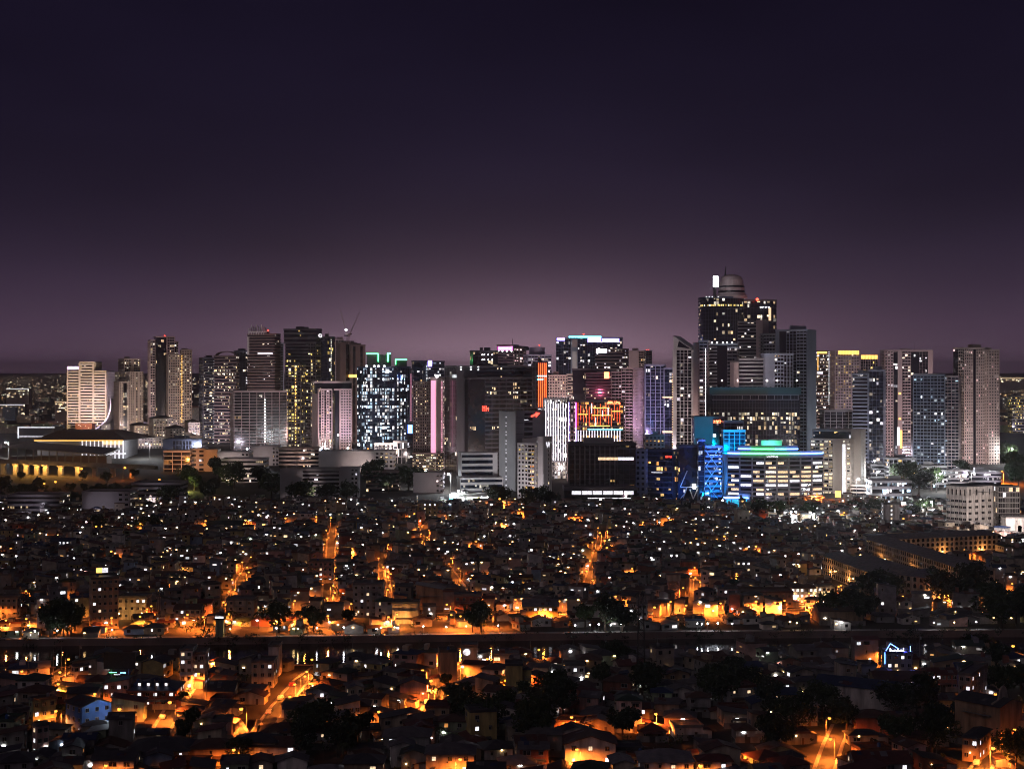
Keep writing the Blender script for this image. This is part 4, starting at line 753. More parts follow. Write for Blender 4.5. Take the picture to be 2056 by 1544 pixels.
for k, (nm, lb, u0, u1, v, D, kw) in enumerate([('mall_block', 'grey clad mall block with fine vertical ribs', 1785, 1838, 922, 1420, dict(wall='tower grey', lit=.1)), ('mall_block', 'glass-fronted mall wing with white lit floors', 1838, 1900, 938, 1430, dict(wall='tower white', lit=.6, pal='cool')), ('mall_block', 'low mall wing with lit upper windows under the pink tower', 1900, 1945, 946, 1440, dict(wall='tower grey', lit=.4, pal='white')), ('mall_block', 'low dim mall wing at the end of the block', 1945, 2010, 950, 1450, dict(wall='tower grey', lit=.2, pal='white')), ('footbridge_hall', 'long low hall with glowing cyan-white glazing', 1752, 1830, 968, 1330, dict(wall='tower white', lit=.8, pal='cool', fh=6)), ('office_block', 'squat grey annex beside the beige balcony hotel', 1748, 1786, 935, 1450, dict(wall='tower grey', lit=.12, pal='white'))]):
    tower(nm, lb, 'building', D, 0.01, [(u0, None, u1, v, 'f1' if k == 0 else 'h1', 'h1')], **dict(dict(bw=4, plant=True, fh=4), **kw))
# --- left hillside buildings
t, i = tower('parking_building', 'long grey parking building of dark open decks with blank end walls', 'building', 1330, 0.01, [(563, None, 606, 945, 's1', 's1', {'dD': -2}), (606, None, 682, 944, 'h1', 'h1', {'slab': .5, 'lit': .02}), (682, None, 719, 941, 's3 p2', 's1', {'dD': -2})], wall='tower grey', fh=3.6, lit=.05, pal='white', plant=False, wash=1.6)
t, i = tower('office_block', 'orange-lit flat block with open loggias on the left hillside', 'building', 1560, 0.01, [(329, None, 382, 907, 'o1', 'h1'), (382, None, 412, 903, 'p1', 'h1', {'dD': 8}), (412, None, 437, 905, 's1', 's1', {'dD': 3})], wall='tower beige', fh=4.5, bw=9, lit=.05, pal='orange', plant=False); flood(t, 352, 930, 1530, 355, 915, 1560, (1, .35, .06), 30000, 130); flood(t, 425, 930, 1540, 425, 915, 1560, (1, .4, .1), 9000, 110)
tower('office_block', 'blue-walled hall with pale ribs above the orange-lit block', 'building', 1680, 0.01, [(327, None, 405, 884, 's1 f2 s1', 'h1')], wall='tower navy', lit=.02, fh=5)
for k, (u0, u1, v, D, lb, wl) in enumerate([(437, 500, 910, 1540, 'low pale shed with a long parapet on the hillside', 'tower white'), (445, 530, 924, 1470, 'white-walled depot with a single lit window', 'tower white'), (505, 560, 898, 1620, 'low grey flat-roofed hall behind the hillside depots', 'tower grey'), (560, 640, 902, 1600, 'long low terminal roof with orange lamps', 'tower beige'), (640, 790, 908, 1560, 'wide pale terminal shed stretching below the ribbed towers', 'tower white'), (735, 800, 948, 1400, 'low dark roofed house row above the valley trees', 'tower brown'), (830, 890, 952, 1390, 'grey gabled depot below the pink-lit tower', 'tower grey'), (265, 362, 972, 1290, 'grey barred warehouse below the flyover lamps', 'tower grey'), (165, 260, 990, 1230, 'long low grey shed with a shallow roof below the flyover', 'tower grey'), (15, 120, 996, 1215, 'flat pale depot roof on the far left hillside', 'tower grey')]):
    t, i = tower('depot_building', lb, 'building', D, 0.01, [(u0, None, u1, v, 'h1' if k % 2 else 's3 p1', 'h1')], wall=wl, lit=.1, pal='warm', fh=4, bw=4, plant=False)
t = TOWERS[-7][0]
# exhibition hall with light-lined eaves
D = 1700; t = thing('exhibition_hall', 'exhibition hall with gold eaves line and white lit colonnade', 'hall', (px(170, D), D, terrain(0, D)))
b = MB(); b.box(px(75, D), px(250, D), D, D + 60, terrain(0, D) - 1, pz(884, D), 'tower grey'); b.build('wall', t)
b = MB(); z = pz(883, D); b.hexa([(px(70, D), D - 6, z), (px(258, D), D - 6, z), (px(285, D), D + 70, z), (px(80, D), D + 70, z), (px(110, D), D + 10, z + 9), (px(222, D), D + 10, z + 9), (px(222, D), D + 50, z + 9), (px(110, D), D + 50, z + 9)], 'roof rust brown'); b.build('roof', t)
b = MB(); b.box(px(72, D), px(250, D), D - 6.6, D - 6.1, z - .9, z - .1, 'led gold'); b.build('eaves_light', t)
for k in range(11): b = MB(); x = px(166 + k * 8.2, D); b.box(x - .5, x + .5, D - 2.2, D - 1.2, terrain(0, D), z - 1, 'board white'); b.build('column', t)
b = MB(); b.box(px(205, D), px(246, D), D - .6, D - .2, pz(893, D), pz(886, D), 'pane warm'); b.build('lit_window', t)
b = MB(); b.box(px(218, D), px(255, D), D - 6, D - 4, pz(912, D), pz(909, D), 'board white'); b.build('entrance_light', t)
D = 1980; t = thing('convention_shed', 'dark slab-roofed shed edged in white light left of the exhibition hall', 'hall', (px(72, D), D, terrain(0, D)))
b = MB(); b.box(px(38, D), px(108, D), D, D + 40, terrain(0, D) - 1, pz(858, D), 'tower dark'); b.build('wall', t)
b = MB(); b.box(px(36, D), px(110, D), D - 1.5, D - .5, pz(859, D), pz(857, D), 'board white'); b.box(px(36, D), px(38, D), D - 1.5, D - .5, pz(880, D), pz(859.1, D), 'board white'); b.box(px(38.1, D), px(110, D), D - 1.5, D - .5, pz(877, D), pz(875.5, D), 'board white'); b.build('edge_light', t)
# flyover
D = 1540; t = thing('flyover', 'concrete road flyover on tall piers lit orange from below', 'flyover', (px(120, D), D, terrain(0, D)))
zt = pz(921, D); b = MB(); b.hexa([(px(-60, D), D, zt - 3), (px(330, D), D - 40, zt - 8), (px(330, D), D - 28, zt - 8), (px(-60, D), D + 12, zt - 3), (px(-60, D), D, zt), (px(330, D), D - 40, zt - 5), (px(330, D), D - 28, zt - 5), (px(-60, D), D + 12, zt)], 'concrete'); b.build('deck', t)
b = MB(); b.hexa([(px(-60, D), D - .4, zt - .2), (px(330, D), D - 40.4, zt - 5.2), (px(330, D), D - 40, zt - 5.2), (px(-60, D), D, zt - .2), (px(-60, D), D - .4, zt + 1.1), (px(330, D), D - 40.4, zt - 3.9), (px(330, D), D - 40, zt - 3.9), (px(-60, D), D, zt + 1.1)], 'concrete'); b.build('parapet', t)
for k, u in enumerate((8, 34, 57, 80, 98, 130, 166, 202, 240, 280)):
    f = (u + 60) / 390; x = px(u, D); y = D - 40 * f + 6; zz = zt - 3 - 5 * f; g = terrain(x, y); b = MB(); b.box(x - 1.8, x + 1.8, y - 3.5, y + 3.5, g - 1, zz - 1.2, 'concrete'); b.hexa([(x - 2, y - 3.6, zz - 1.4), (x + 2, y - 3.6, zz - 1.4), (x + 2, y + 3.6, zz - 1.4), (x - 2, y + 3.6, zz - 1.4), (x - 2.6, y - 6, zz + .05), (x + 2.6, y - 6, zz + .05), (x + 2.6, y + 6, zz + .05), (x - 2.6, y + 6, zz + .05)], 'concrete'); b.build('pier', t)
    if k in (1, 2, 3, 4, 5, 6, 9):
        L = Vector((x + 3.5, y - 7, zz - 2.2)); b = MB(); b.box(L.x - .5, L.x + .5, L.y - .4, L.y + .4, L.z, L.z + .5, 'sodium'); b.box(L.x - .1, L.x + .1, L.y - .1, L.y + 2, L.z + .5, L.z + .7, 'pole metal'); b.build('under_deck_lamp', t); point_light('lamp_glow', t, L - t.location + Vector((0, -.2, -.4)), (1, .48, .09), 9000, .4)
D = 1600; t = thing('station_hall', 'long dark station canopy with a pale roof edge above the flyover', 'hall', (px(110, D), D, terrain(0, D))); b = MB(); b.hexa([(px(5, D), D, pz(899, D)), (px(205, D), D + 10, pz(915, D)), (px(215, D), D + 55, pz(908, D)), (px(30, D), D + 45, pz(894, D)), (px(5, D), D, pz(897, D)), (px(205, D), D + 10, pz(913, D)), (px(215, D), D + 55, pz(905, D)), (px(30, D), D + 45, pz(891, D))], 'roof pale grey'); b.build('roof', t)
for k in range(12): b = MB(); u = 12 + k * 16; x = px(u, D); b.box(x - .5, x + .5, D + 11, D + 12, terrain(0, D) - 1, pz(901 + k * 1.1, D), 'concrete'); b.build('column', t)
b = MB(); b.box(px(8, D), px(204, D), D + 20, D + 40, terrain(0, D) - 1, pz(918, D), 'tower brown'); b.build('wall', t)
# ------------------------------------------------------------------ shared small meshes
def window_mesh(kind):
    b = MB(); f = 'window frame'; p = PANES[kind]
    b.box(-.5, .5, -.10, .02, -.5, -.44, f); b.box(-.5, .5, -.10, .02, .44, .5, f); b.box(-.5, -.44, -.10, .02, -.44, .44, f); b.box(.44, .5, -.10, .02, -.44, .44, f)
    b.box(-.025, .025, -.08, .02, -.44, .44, f); b.box(-.56, .56, -.18, .02, -.56, -.505, f)
    b.poly([(-.44, -.04, -.44), (.44, -.04, -.44), (.44, -.04, .44), (-.44, -.04, .44)], p)
    return b.mesh('window_' + kind)
WIN = {k: window_mesh(k) for k in PANES}
b = MB(); b.box(-.5, .5, -.08, .02, 0, 2.05, 'window frame'); b.box(-.42, .42, -.11, -.075, 0, 1.97, 'door wood'); DOOR = b.mesh('door')
b = MB(); b.lathe(0, 0, [(.55, 0), (.58, .1), (.58, 1.25), (.4, 1.45), (.15, 1.5)], 'tank steel', 10); TANK = b.mesh('water_tank')
b = MB(); b.lathe(0, 0, [(.5, 0), (.55, .1), (.55, 1.05), (.3, 1.3), (.2, 1.35)], 'tank blue', 10); TANKB = b.mesh('water_tank_blue')
b = MB(); b.box(-.5, .5, -.14, .02, -.09, .09, 'tube light'); TUBE = b.mesh('tube_lamp')
b = MB(); b.box(-.14, .14, -.3, .0, -.16, .14, 'warm bulb'); b.box(-.05, .05, -.1, .02, .14, .22, 'dark metal'); BULB = b.mesh('bulb_lamp')
b = MB(); b.box(-.4, .4, -.34, .02, -.3, .3, 'window frame'); b.box(-.3, .1, -.36, -.335, -.22, .22, 'dark metal'); AC = b.mesh('air_conditioner')
b = MB(); b.hexa([(-.5, -.75, -.28), (.5, -.75, -.28), (.5, .02, 0), (-.5, .02, 0), (-.5, -.75, -.24), (.5, -.75, -.24), (.5, .02, .04), (-.5, .02, .04)], 'roof zinc grey'); AWN = b.mesh('awning')
b = MB(); b.tube((0, 0, -.3), (0, 0, 3.2), .035, .03, 'pole metal', 4); b.tube((-.7, 0, 3.0), (.7, 0, 3.0), .02, .02, 'pole metal', 4); b.tube((-.5, 0, 2.6), (.5, 0, 2.6), .02, .02, 'pole metal', 4); ANT = b.mesh('antenna')
USED = []          # occupied discs (x, y, r)
LAND = []          # (x, y, phrase)
def roof_shape(b, w, d, z, kind, m, over=.55, pitch=.32):
    """thick roof sheet in local coordinates"""
    x, y = w / 2 + over, d / 2 + over; th = .16
    def slab(p): b.hexa([(a, c, e - th) for a, c, e in p] + list(p), m)
    if kind == 'gx':       # ridge along x
        h = y * pitch; slab([(-x, -y, z - over * pitch), (x, -y, z - over * pitch), (x, 0.02, z + h - over * pitch), (-x, 0.02, z + h - over * pitch)]); slab([(-x, -.02, z + h - over * pitch + .012), (x, -.02, z + h - over * pitch + .012), (x, y, z - over * pitch), (-x, y, z - over * pitch)])
    elif kind == 'gy':
        h = x * pitch; slab([(-x, -y, z - over * pitch), (0.02, -y, z + h - over * pitch), (0.02, y, z + h - over * pitch), (-x, y, z - over * pitch)]); slab([(-.02, -y, z + h - over * pitch + .012), (x, -y, z - over * pitch), (x, y, z - over * pitch), (-.02, y, z + h - over * pitch + .012)])
    elif kind == 'hip':
        e = min(x, y); h = e * pitch * 1.15; z0 = z - .05
        if x >= y: A, B = (-(x - e), 0, z0 + h), (x - e + .01, 0, z0 + h)
        else: A, B = (0, -(y - e), z0 + h), (0, y - e + .01, z0 + h)
        c = [(-x, -y, z0), (x, -y, z0), (x, y, z0), (-x, y, z0)]
        if x >= y: fs = [(c[0], c[1], B, A), (c[1], c[2], B), (c[2], c[3], A, B), (c[3], c[0], A)]
        else: fs = [(c[0], c[1], A), (c[1], c[2], B, A), (c[2], c[3], B), (c[3], c[0], A, B)]
        for f in fs: b.poly(f, m)
        k = [(p[0], p[1], p[2] - .18) for p in c]
        for i in range(4): j = (i + 1) % 4; b.poly([k[i], k[j], c[j], c[i]], m)
        b.poly(list(reversed(k)), m)
    elif kind in ('sl', 'sr'):
        s = 1 if kind == 'sr' else -1; h = w * .16; slab([(-x, -y, z + .1 + (0 if s > 0 else h * 1.2)), (x, -y, z + .1 + (h * 1.2 if s > 0 else 0)), (x, y, z + .1 + (h * 1.2 if s > 0 else 0)), (-x, y, z + .1 + (0 if s > 0 else h * 1.2))])
    else:                  # flat slab with parapet
        b.box(-w / 2 - .25, w / 2 + .25, -d / 2 - .25, d / 2 + .25, z - .05, z + .2, m)
        for q in ((-w / 2 - .2, w / 2 + .2, -d / 2 - .2, -d / 2), (-w / 2 - .2, w / 2 + .2, d / 2, d / 2 + .2), (-w / 2 - .2, -w / 2, -d / 2 + .01, d / 2 - .01), (w / 2, w / 2 + .2, -d / 2 + .01, d / 2 - .01)): b.box(*q, z + .2, z + .85, m)
def wall_shape(b, w, d, h, kind, m, pitch=.32, col=None):
    x, y = w / 2, d / 2; b.box(-x, x, -y, y, -1.0, h, m, col)
    if kind == 'gx':
        for s in (-1, 1): b.hexa([(s * x - .1 * s, -y, h + .001), (s * x, -y, h + .001), (s * x, y, h + .001), (s * x - .1 * s, y, h + .001), (s * x - .1 * s, -.01, h + y * pitch - .2), (s * x, -.01, h + y * pitch - .2), (s * x, .01, h + y * pitch - .2), (s * x - .1 * s, .01, h + y * pitch - .2)], m, col)
    if kind == 'gy':
        for s in (-1, 1): b.hexa([(-x, s * y - .1 * s, h + .001), (x, s * y - .1 * s, h + .001), (x, s * y, h + .001), (-x, s * y, h + .001), (-.01, s * y - .1 * s, h + x * pitch - .2), (.01, s * y - .1 * s, h + x * pitch - .2), (.01, s * y, h + x * pitch - .2), (-.01, s * y, h + x * pitch - .2)], m, col)
    if kind in ('sl', 'sr'):
        q = w * .16 * 1.05; a, c = (0.01, q) if kind == 'sr' else (q, .01)
        b.hexa([(-x, -y, h + .001), (x, -y, h + .001), (x, y, h + .001), (-x, y, h + .001), (-x, -y, h + a), (x, -y, h + c), (x, y, h + c), (-x, y, h + a)], m, col)
def house(name, label, cat, O, ax, ay, w, d, h, roof, wall, rfm, r, nx=None, nfl=None, lit=.3, pal=('warm', 'white', 'white'), side=True, extras=True, group=None, wsize=None, phrase=None, blank=False):
    c = O + ax * (w / 2) + ay * (d / 2); z = terrain(c.x, c.y); rz = math.atan2(ax.y, ax.x)
    t = thing(name, label, cat, (c.x, c.y, z), rz, group)
    USED.append((c.x, c.y, .5 * max(w, d) + .5))
    if phrase: LAND.append((c.x, c.y, phrase))
    b = MB(); wall_shape(b, w, d, h, roof, 'wall ' + wall); put('wall', b.mesh('wall'), t)
    b = MB(); roof_shape(b, w, d, h, roof, 'roof ' + rfm); put('roof', b.mesh('roof'), t)
    nfl = nfl or max(1, round(h / 3)); fh = h / nfl; nlit = 0
    ww, wh = wsize or (1.25, 1.3)
    if not blank:
        faces = [(0, -d / 2, 0, w)]
        if side: faces += [(-w / 2, 0, -math.pi / 2, d), (w / 2, 0, math.pi / 2, d)]
        for fx, fy, fr, L in faces:
            n = (nx if fr == 0 and nx else max(1, int(L / 3.6)))
            for f in range(nfl):
                for k in range(n):
                    s = (k + .5) / n * L - L / 2
                    if f == 0 and k == n // 2 and fr == 0 and nfl < 4:
                        put('door', DOOR, t, (s, -d / 2 - .01, 0)); continue
                    if nx is None and r.random() < .25: continue
                    l = r.random() < lit; kd = r.choice(pal) if l else 'dark'; nlit += l
                    p = (s, fy - .01, f * fh + fh * .56) if fr == 0 else ((fx - .01, -s, f * fh + fh * .56) if fr < 0 else (fx + .01, s, f * fh + fh * .56))
                    q_ = (1, 1) if nx else r.choice(((1, 1), (1, 1), (1.4, 1), (.6, .7), (1.8, 1.05)))
                    put('window', WIN[kd], t, p, fr, (ww * q_[0], 1, wh * q_[1]))
                    if not nx and r.random() < .18 and fr == 0: put('awning', AWN, t, (p[0], p[1], p[2] + wh * .62), 0, (ww * q_[0] * 1.25, 1, 1))
    t['_lit'] = nlit
    if extras:
        if r.random() < .4:
            zt = h + (.2 if roof == 'flat' else 0)
            if roof == 'flat': put('water_tank', r.choice((TANK, TANKB)), t, (r.uniform(-.3, .3) * w, r.uniform(-.2, .3) * d, zt))
        if roof in ('gx', 'gy'):       # odd sheets patched onto the slopes
            for k in range(r.randint(1, 4)):
                L, S_ = (w, d) if roof == 'gx' else (d, w); a0 = r.uniform(-.45, .25) * L; a1 = a0 + r.uniform(.8, 2.2); b0 = -S_ / 2 * r.uniform(.35, .95); b1 = min(b0 + r.uniform(1.2, 2.6), -.1); zf = lambda q: h + (S_ / 2 - abs(q)) * .32 + .05; b = MB()
                P = [(a0, b0, zf(b0)), (a1, b0, zf(b0)), (a1, b1, zf(b1)), (a0, b1, zf(b1))] if roof == 'gx' else [(b0, a0, zf(b0)), (b1, a0, zf(b1)), (b1, a1, zf(b1)), (b0, a1, zf(b0))]
                b.hexa([(p_[0], p_[1], p_[2] - .04) for p_ in P] + P, 'roof ' + r.choice(('pale grey', 'zinc grey', 'rust brown', 'dark blue', 'dull red'))); put('roof_sheet', b.mesh('roof_sheet'), t)
        if r.random() < .5:            # lean-to annex at one side
            sx = r.choice((-1, 1)); aw = r.uniform(2.2, 3.8); ad = d * r.uniform(.45, .9); ah = r.uniform(2.4, min(3.2, h - .4) + .01); x0 = sx * w / 2 - (aw if sx < 0 else 0); yo = r.uniform(-.3, .1) * d
            b = MB(); b.box(x0, x0 + aw, yo - ad / 2, yo + ad / 2, -1, ah, 'wall ' + r.choice(('raw concrete', 'grey', wall))); put('annex', b.mesh('annex'), t)
            b = MB(); za, zb = (ah - .1, ah + .75) if sx < 0 else (ah + .75, ah - .1); q = [(x0 - .4 * (sx < 0), yo - ad / 2 - .4, za), (x0 + aw + .4 * (sx > 0), yo - ad / 2 - .4, zb), (x0 + aw + .4 * (sx > 0), yo + ad / 2 + .4, zb), (x0 - .4 * (sx < 0), yo + ad / 2 + .4, za)]; b.hexa([(m_[0], m_[1], m_[2] - .07) for m_ in q] + q, 'roof ' + r.choice(('rust brown', 'zinc grey', 'dull red'))); put('annex_roof', b.mesh('annex_roof'), t)
        if r.random() < .4:            # yard wall
            b = MB(); yy = -d / 2 - r.uniform(2, 3.2); q = w / 2 + .8; b.box(-q, -.9, yy, yy + .15, -.5, 1.9, 'wall raw concrete'); b.box(.9, q, yy, yy + .15, -.5, 1.9, 'wall raw concrete'); b.box(-.88, .88, yy + .04, yy + .1, .05, 1.8, 'dark metal'); put('yard_wall', b.mesh('yard_wall'), t)
        if nfl > 1 and r.random() < .45:   # balcony with railing
            b = MB(); q = w * r.uniform(.2, .42); zz = fh * (nfl - 1); b.box(-q, q, -d / 2 - 1.1, -d / 2 + .05, zz - .15, zz, 'wall raw concrete'); b.box(-q, q, -d / 2 - 1.1, -d / 2 - 1.05, zz + .85, zz + .92, 'pole metal')
            for k in range(9): xx = -q + 2 * q * k / 8; b.box(xx - .03, xx + .03, -d / 2 - 1.1, -d / 2 - 1.05, zz + .01, zz + .86, 'pole metal')
            put('balcony', b.mesh('balcony'), t)
        if r.random() < .35: put('antenna', ANT, t, (r.uniform(-.35, .35) * w, r.uniform(-.2, .2) * d, h + .2))
        if r.random() < .55: put('wall_lamp', TUBE if r.random() < .7 else BULB, t, (r.uniform(-.4, .4) * w, -d / 2 - .02, min(h - .4, 2.7)))
        if r.random() < .3 and nfl > 1: put('air_conditioner', AC, t, (r.uniform(-.4, .4) * w, -d / 2 - .02, h - fh * .75))
        if r.random() < .3:
            b = MB(); q = r.uniform(.4, .9) * w; b.hexa([(-q / 2, -d / 2 - 1.8, 2.35), (q / 2, -d / 2 - 1.8, 2.35), (q / 2, -d / 2 + .05, 2.75), (-q / 2, -d / 2 + .05, 2.75), (-q / 2, -d / 2 - 1.8, 2.43), (q / 2, -d / 2 - 1.8, 2.43), (q / 2, -d / 2 + .05, 2.83), (-q / 2, -d / 2 + .05, 2.83)], 'roof ' + rfm)
            for sx in (-1, 1): b.tube((sx * q * .46, -d / 2 - 1.7, 0), (sx * q * .46, -d / 2 - 1.7, 2.4), .06, .06, 'pole metal', 5)
            put('porch', b.mesh('porch'), t)
    return t
def land(name, label, cat, u0, uc, u1, vt, h, th, roof, wall, rfm, phrase, dep=None, **kw):
    """a landmark house: pixel columns, row of its eaves, height in metres"""
    D = F * (CZ - h) / (vt - HV)
    if D > 1050: D = F * (CZ - h - terrain(0, D)) / (vt - HV)
    O, ax, ay, w, d = place(u0, uc, u1, D, th)
    if d is None or dep: d = dep or min(16, max(7, w * .8))
    d = min(d, 45)
    return house(name, label, cat, O, ax, ay, w, d, h, roof, wall, rfm, random.Random(label), phrase=phrase, **kw)
K = 'wall '
L_ = land
# foreground landmarks
t = L_('gabled_house', 'bright blue gabled house with a lit upper window and stained end wall', 'house', 132, 165, 224, 1418, 9.5, 42, 'gy', 'pale blue', 'dark grey', 'blue gabled house', nx=3, lit=.1)
mat('wall bright blue', (.07, .16, .42), .8, .25, .4); [o for o in t.children if o.name.startswith('wall')][0].data.materials[0] = MATS['wall bright blue']
point_light('blue_house_fill', t, (1.5, -11, 10), (.75, .87, 1), 1000); put('wall_lamp', TUBE, t, (2, -8.2, 2.8))  # white fill added in the air ahead of the blue walls
L_('concrete_house', 'grey-stained concrete house with a flat roof and small dark windows', 'house', 14, 26, 58, 1428, 8, 40, 'flat', 'raw concrete', 'zinc grey', 'stained concrete house', nx=2, lit=.1)
L_('apartment_block', 'yellow-green flat-roofed block with one small window', 'apartment block', 58, 66, 112, 1407, 9, 36, 'flat', 'pale green', 'zinc grey', 'yellow-green block', nx=3, lit=.05)
t = L_('restaurant', 'low orange-walled restaurant with dark hipped roof and four lit dormers', 'restaurant', 256, None, 352, 1385, 6, 0, 'hip', 'brick red', 'dark blue', 'dormered restaurant', dep=15, nx=6, lit=.5, pal=('white',), nfl=2)
for k in range(4):
    b = MB(); b.box(-.7, .7, -.9, 1.2, 0, 1.2, 'wall cream'); b.hexa([(-.95, -1, 1.2), (.95, -1, 1.2), (.95, 1.4, 1.2), (-.95, 1.4, 1.2), (-.02, -1, 2.0), (.02, -1, 2.0), (.02, 1.4, 2.0), (-.02, 1.4, 2.0)], 'roof dark blue'); b.box(-.4, .4, -.95, -.88, .15, 1.05, 'pane white'); put('dormer', b.mesh('dormer'), t, (-4.5 + k * 3, -4.6, 6.9))
b = MB(); b.box(-8.3, 8.3, -8.6, -7.4, 5.3, 5.95, 'wall brick red'); put('eaves_band', b.mesh('eaves_band'), t)
t = L_('gabled_house', 'pale pink house with a sloping roof beside the dormered restaurant', 'house', 207, None, 258, 1372, 8, 0, 'sr', 'pink', 'dark grey', 'sloping pale pink house', nx=4, lit=.25)
t = thing('billboard', 'dark billboard glowing with blue and white lettering above the sloping pink house', 'billboard', gnd(240, 1402)); x, y, z = t.location
b = MB(); b.box(x - 5.5, x + 5.5, y, y + .4, 10.2, 16.0, 'dark metal'); b.build('panel', t); b = MB(); b.tube((x - 3, y + .7, 0), (x - 3, y + .7, 14), .25, .25, 'pole metal', 6); b.tube((x + 3, y + .7, 0), (x + 3, y + .7, 14), .25, .25, 'pole metal', 6); b.build('post', t)
ii = dict(O=Vector((x - 5.5, y)), ax=Vector((1, 0)), n=Vector((0, -1)), D=y); scribble(t, ii, 229, 242, 1352, 1354.5, 'board white', 3, 'sign_lettering', (.05, .2)); scribble(t, ii, 242, 253, 1348.5, 1351.5, 'led blue', 5, 'sign_lettering', (.05, .2)); b = MB(); b.box(x - 3.6, x - 1, y - .2, y - .02, pz(1350, y), pz(1349, y), 'led green'); b.build('sign_arc', t)
L_('apartment_block', 'narrow white four-storey block with lit windows on the near river bank', 'apartment block', 361, None, 386, 1306, 14, 0, 'flat', 'white', 'zinc grey', 'white four-storey block', nx=2, lit=.3, dep=9)
L_('apartment_block', 'white three-storey annex joined beside the narrow four-storey block', 'apartment block', 386, None, 411, 1313, 12, 0, 'flat', 'white', 'zinc grey', None, nx=2, lit=.4, dep=9)
L_('street_house', 'orange-lit two-storey house at the bright left street corner', 'house', 143, 149, 178, 1336, 7, 38, 'gx', 'cream', 'dark grey', 'bright corner house', nx=3)
L_('warehouse', 'low warehouse with orange-lit wall and dark gabled roof', 'warehouse', 411, None, 468, 1386, 4.5, 0, 'gx', 'tan', 'dark grey', 'orange-lit warehouse', dep=14, blank=True)
for k, (u0, u1, v, h, rf, w, rm, lb, ph) in enumerate([(255, 378, 1506, 5, 'hip', 'cream', 'dark grey', 'large dark hip-roofed house with pale eaves', 'large hip-roofed house'), (378, 470, 1502, 5, 'hip', 'tan', 'rust brown', 'wide brown hip-roofed house with yellow-lit front', 'wide brown hip-roofed house'), (468, 552, 1489, 6, 'hip', 'cream', 'dark grey', 'wide house with dark shallow roof and tan upper wall', 'wide shallow-roofed house'), (275, 332, 1472, 5.5, 'gx', 'cream', 'dark grey', 'small house with a yellow-lit wall and dark gable', 'yellow-lit small house'), (185, 268, 1524, 6, 'gx', 'white', 'dark grey', 'long white house with two lit windows by the corner lamp', 'long white house'), (500, 600, 1497, 5, 'gx', 'white', 'rust brown', 'white house under a long brown gabled roof', 'white brown-roofed house'), (855, 952, 1513, 6, 'hip', 'cream', 'zinc grey', 'large house with a pale hipped roof', 'large pale-hipped house'), (690, 768, 1531, 6, 'hip', 'tan', 'dark grey', 'broad dark hip-roofed house beside a lit palm', 'broad dark-roofed house'), (1285, 1392, 1528, 6, 'hip', 'white', 'pale grey', 'large house with a pale tiled hip roof', 'large pale-roofed house'), (1135, 1236, 1492, 6.5, 'gy', 'white', 'rust brown', 'dark gabled house with white gable edges and orange-lit porch', 'white-edged gabled house'), (1240, 1304, 1421, 5.5, 'gx', 'tan', 'dull red', 'orange-lit bungalow with red roof and lit window', 'orange-lit bungalow'), (770, 862, 1478, 6, 'hip', 'grey', 'zinc grey', 'rambling grey-roofed house with white fascia', 'rambling grey-roofed house'), (1520, 1600, 1392, 6, 'gx', 'tan', 'dark blue', 'long dark blue roofed house beside the arcaded school', 'long blue-roofed house'), (1720, 1830, 1530, 6, 'gx', 'grey', 'dull red', 'dull red roofed house with a lit gable end', 'red-roofed house'), (560, 660, 1468, 5.5, 'gx', 'grey', 'rust brown', 'long low brown-roofed house above the sloping street', 'long low brown-roofed house')]):
    L_('large_house', lb, 'house', u0, None, u1, v, h, 0, rf, w, rm, ph, dep=(u1 - u0) * .11, lit=.35)
L_('pink_tower_house', 'narrow pink three-storey tower house with open lit balconies', 'house', 65, 74, 98, 1458, 9, 42, 'flat', 'pink', 'zinc grey', 'pink tower house', nx=2, lit=.6)
L_('white_house', 'white house with a dark lean-to roof and three small windows', 'house', 667, 676, 723, 1416, 7.5, 16, 'sr', 'white', 'dark grey', 'white lean-to house', nx=4, lit=.05)
L_('teal_house', 'dark teal house with a lean-to roof lit by a white lamp', 'house', 660, None, 692, 1400, 6, 0, 'sl', 'pale green', 'dark green', 'teal lean-to house', nx=2)
L_('gabled_house', 'beige gabled house with grey roof beside the white lean-to house', 'house', 693, 700, 731, 1380, 6.5, 14, 'gy', 'beige', 'zinc grey', 'beige gabled house', nx=2)
L_('gabled_house', 'pink-lit wide gabled house by the bright market street', 'house', 803, None, 857, 1372, 6, 0, 'gy', 'pink', 'dark grey', 'pink-lit gabled house', blank=True)  # pink light on the white gable is put into the wall colour
L_('blank_block', 'tall beige windowless block beside the bright market street', 'building', 880, 884, 918, 1309, 12, 8, 'flat', 'tan', 'dark grey', 'tall windowless beige block', blank=True)
t = L_('sign_building', 'pale riverside building with a round blue-white emblem', 'building', 926, None, 958, 1299, 10, 0, 'flat', 'cream', 'zinc grey', 'emblem building', blank=True, dep=9)
b = MB(); b.lathe(0, 0, [(1.3, 0), (1.3, .15)], 'board white', 14); o = put('emblem', b.mesh('emblem'), t, (-.9, -4.52, 8.2)); o.rotation_euler = (rad(90), 0, 0)
L_('yellow_block', 'tall yellow windowless block with a glowing orange side bay', 'building', 1015, None, 1049, 1336, 11, 0, 'flat', 'yellow', 'dark grey', 'tall yellow block', blank=True, dep=8)
L_('bay_building', 'orange-lit bay with a small pyramid roof beside the tall yellow block', 'building', 1049, None, 1067, 1343, 9.5, 0, 'hip', 'yellow', 'dark grey', None, blank=True, dep=4)
L_('white_house', 'white low house with a brilliant lit balcony near the river', 'house', 1136, None, 1174, 1336, 7, 0, 'flat', 'white', 'zinc grey', 'white lit-balcony house', nx=3, lit=.7, pal=('white',))
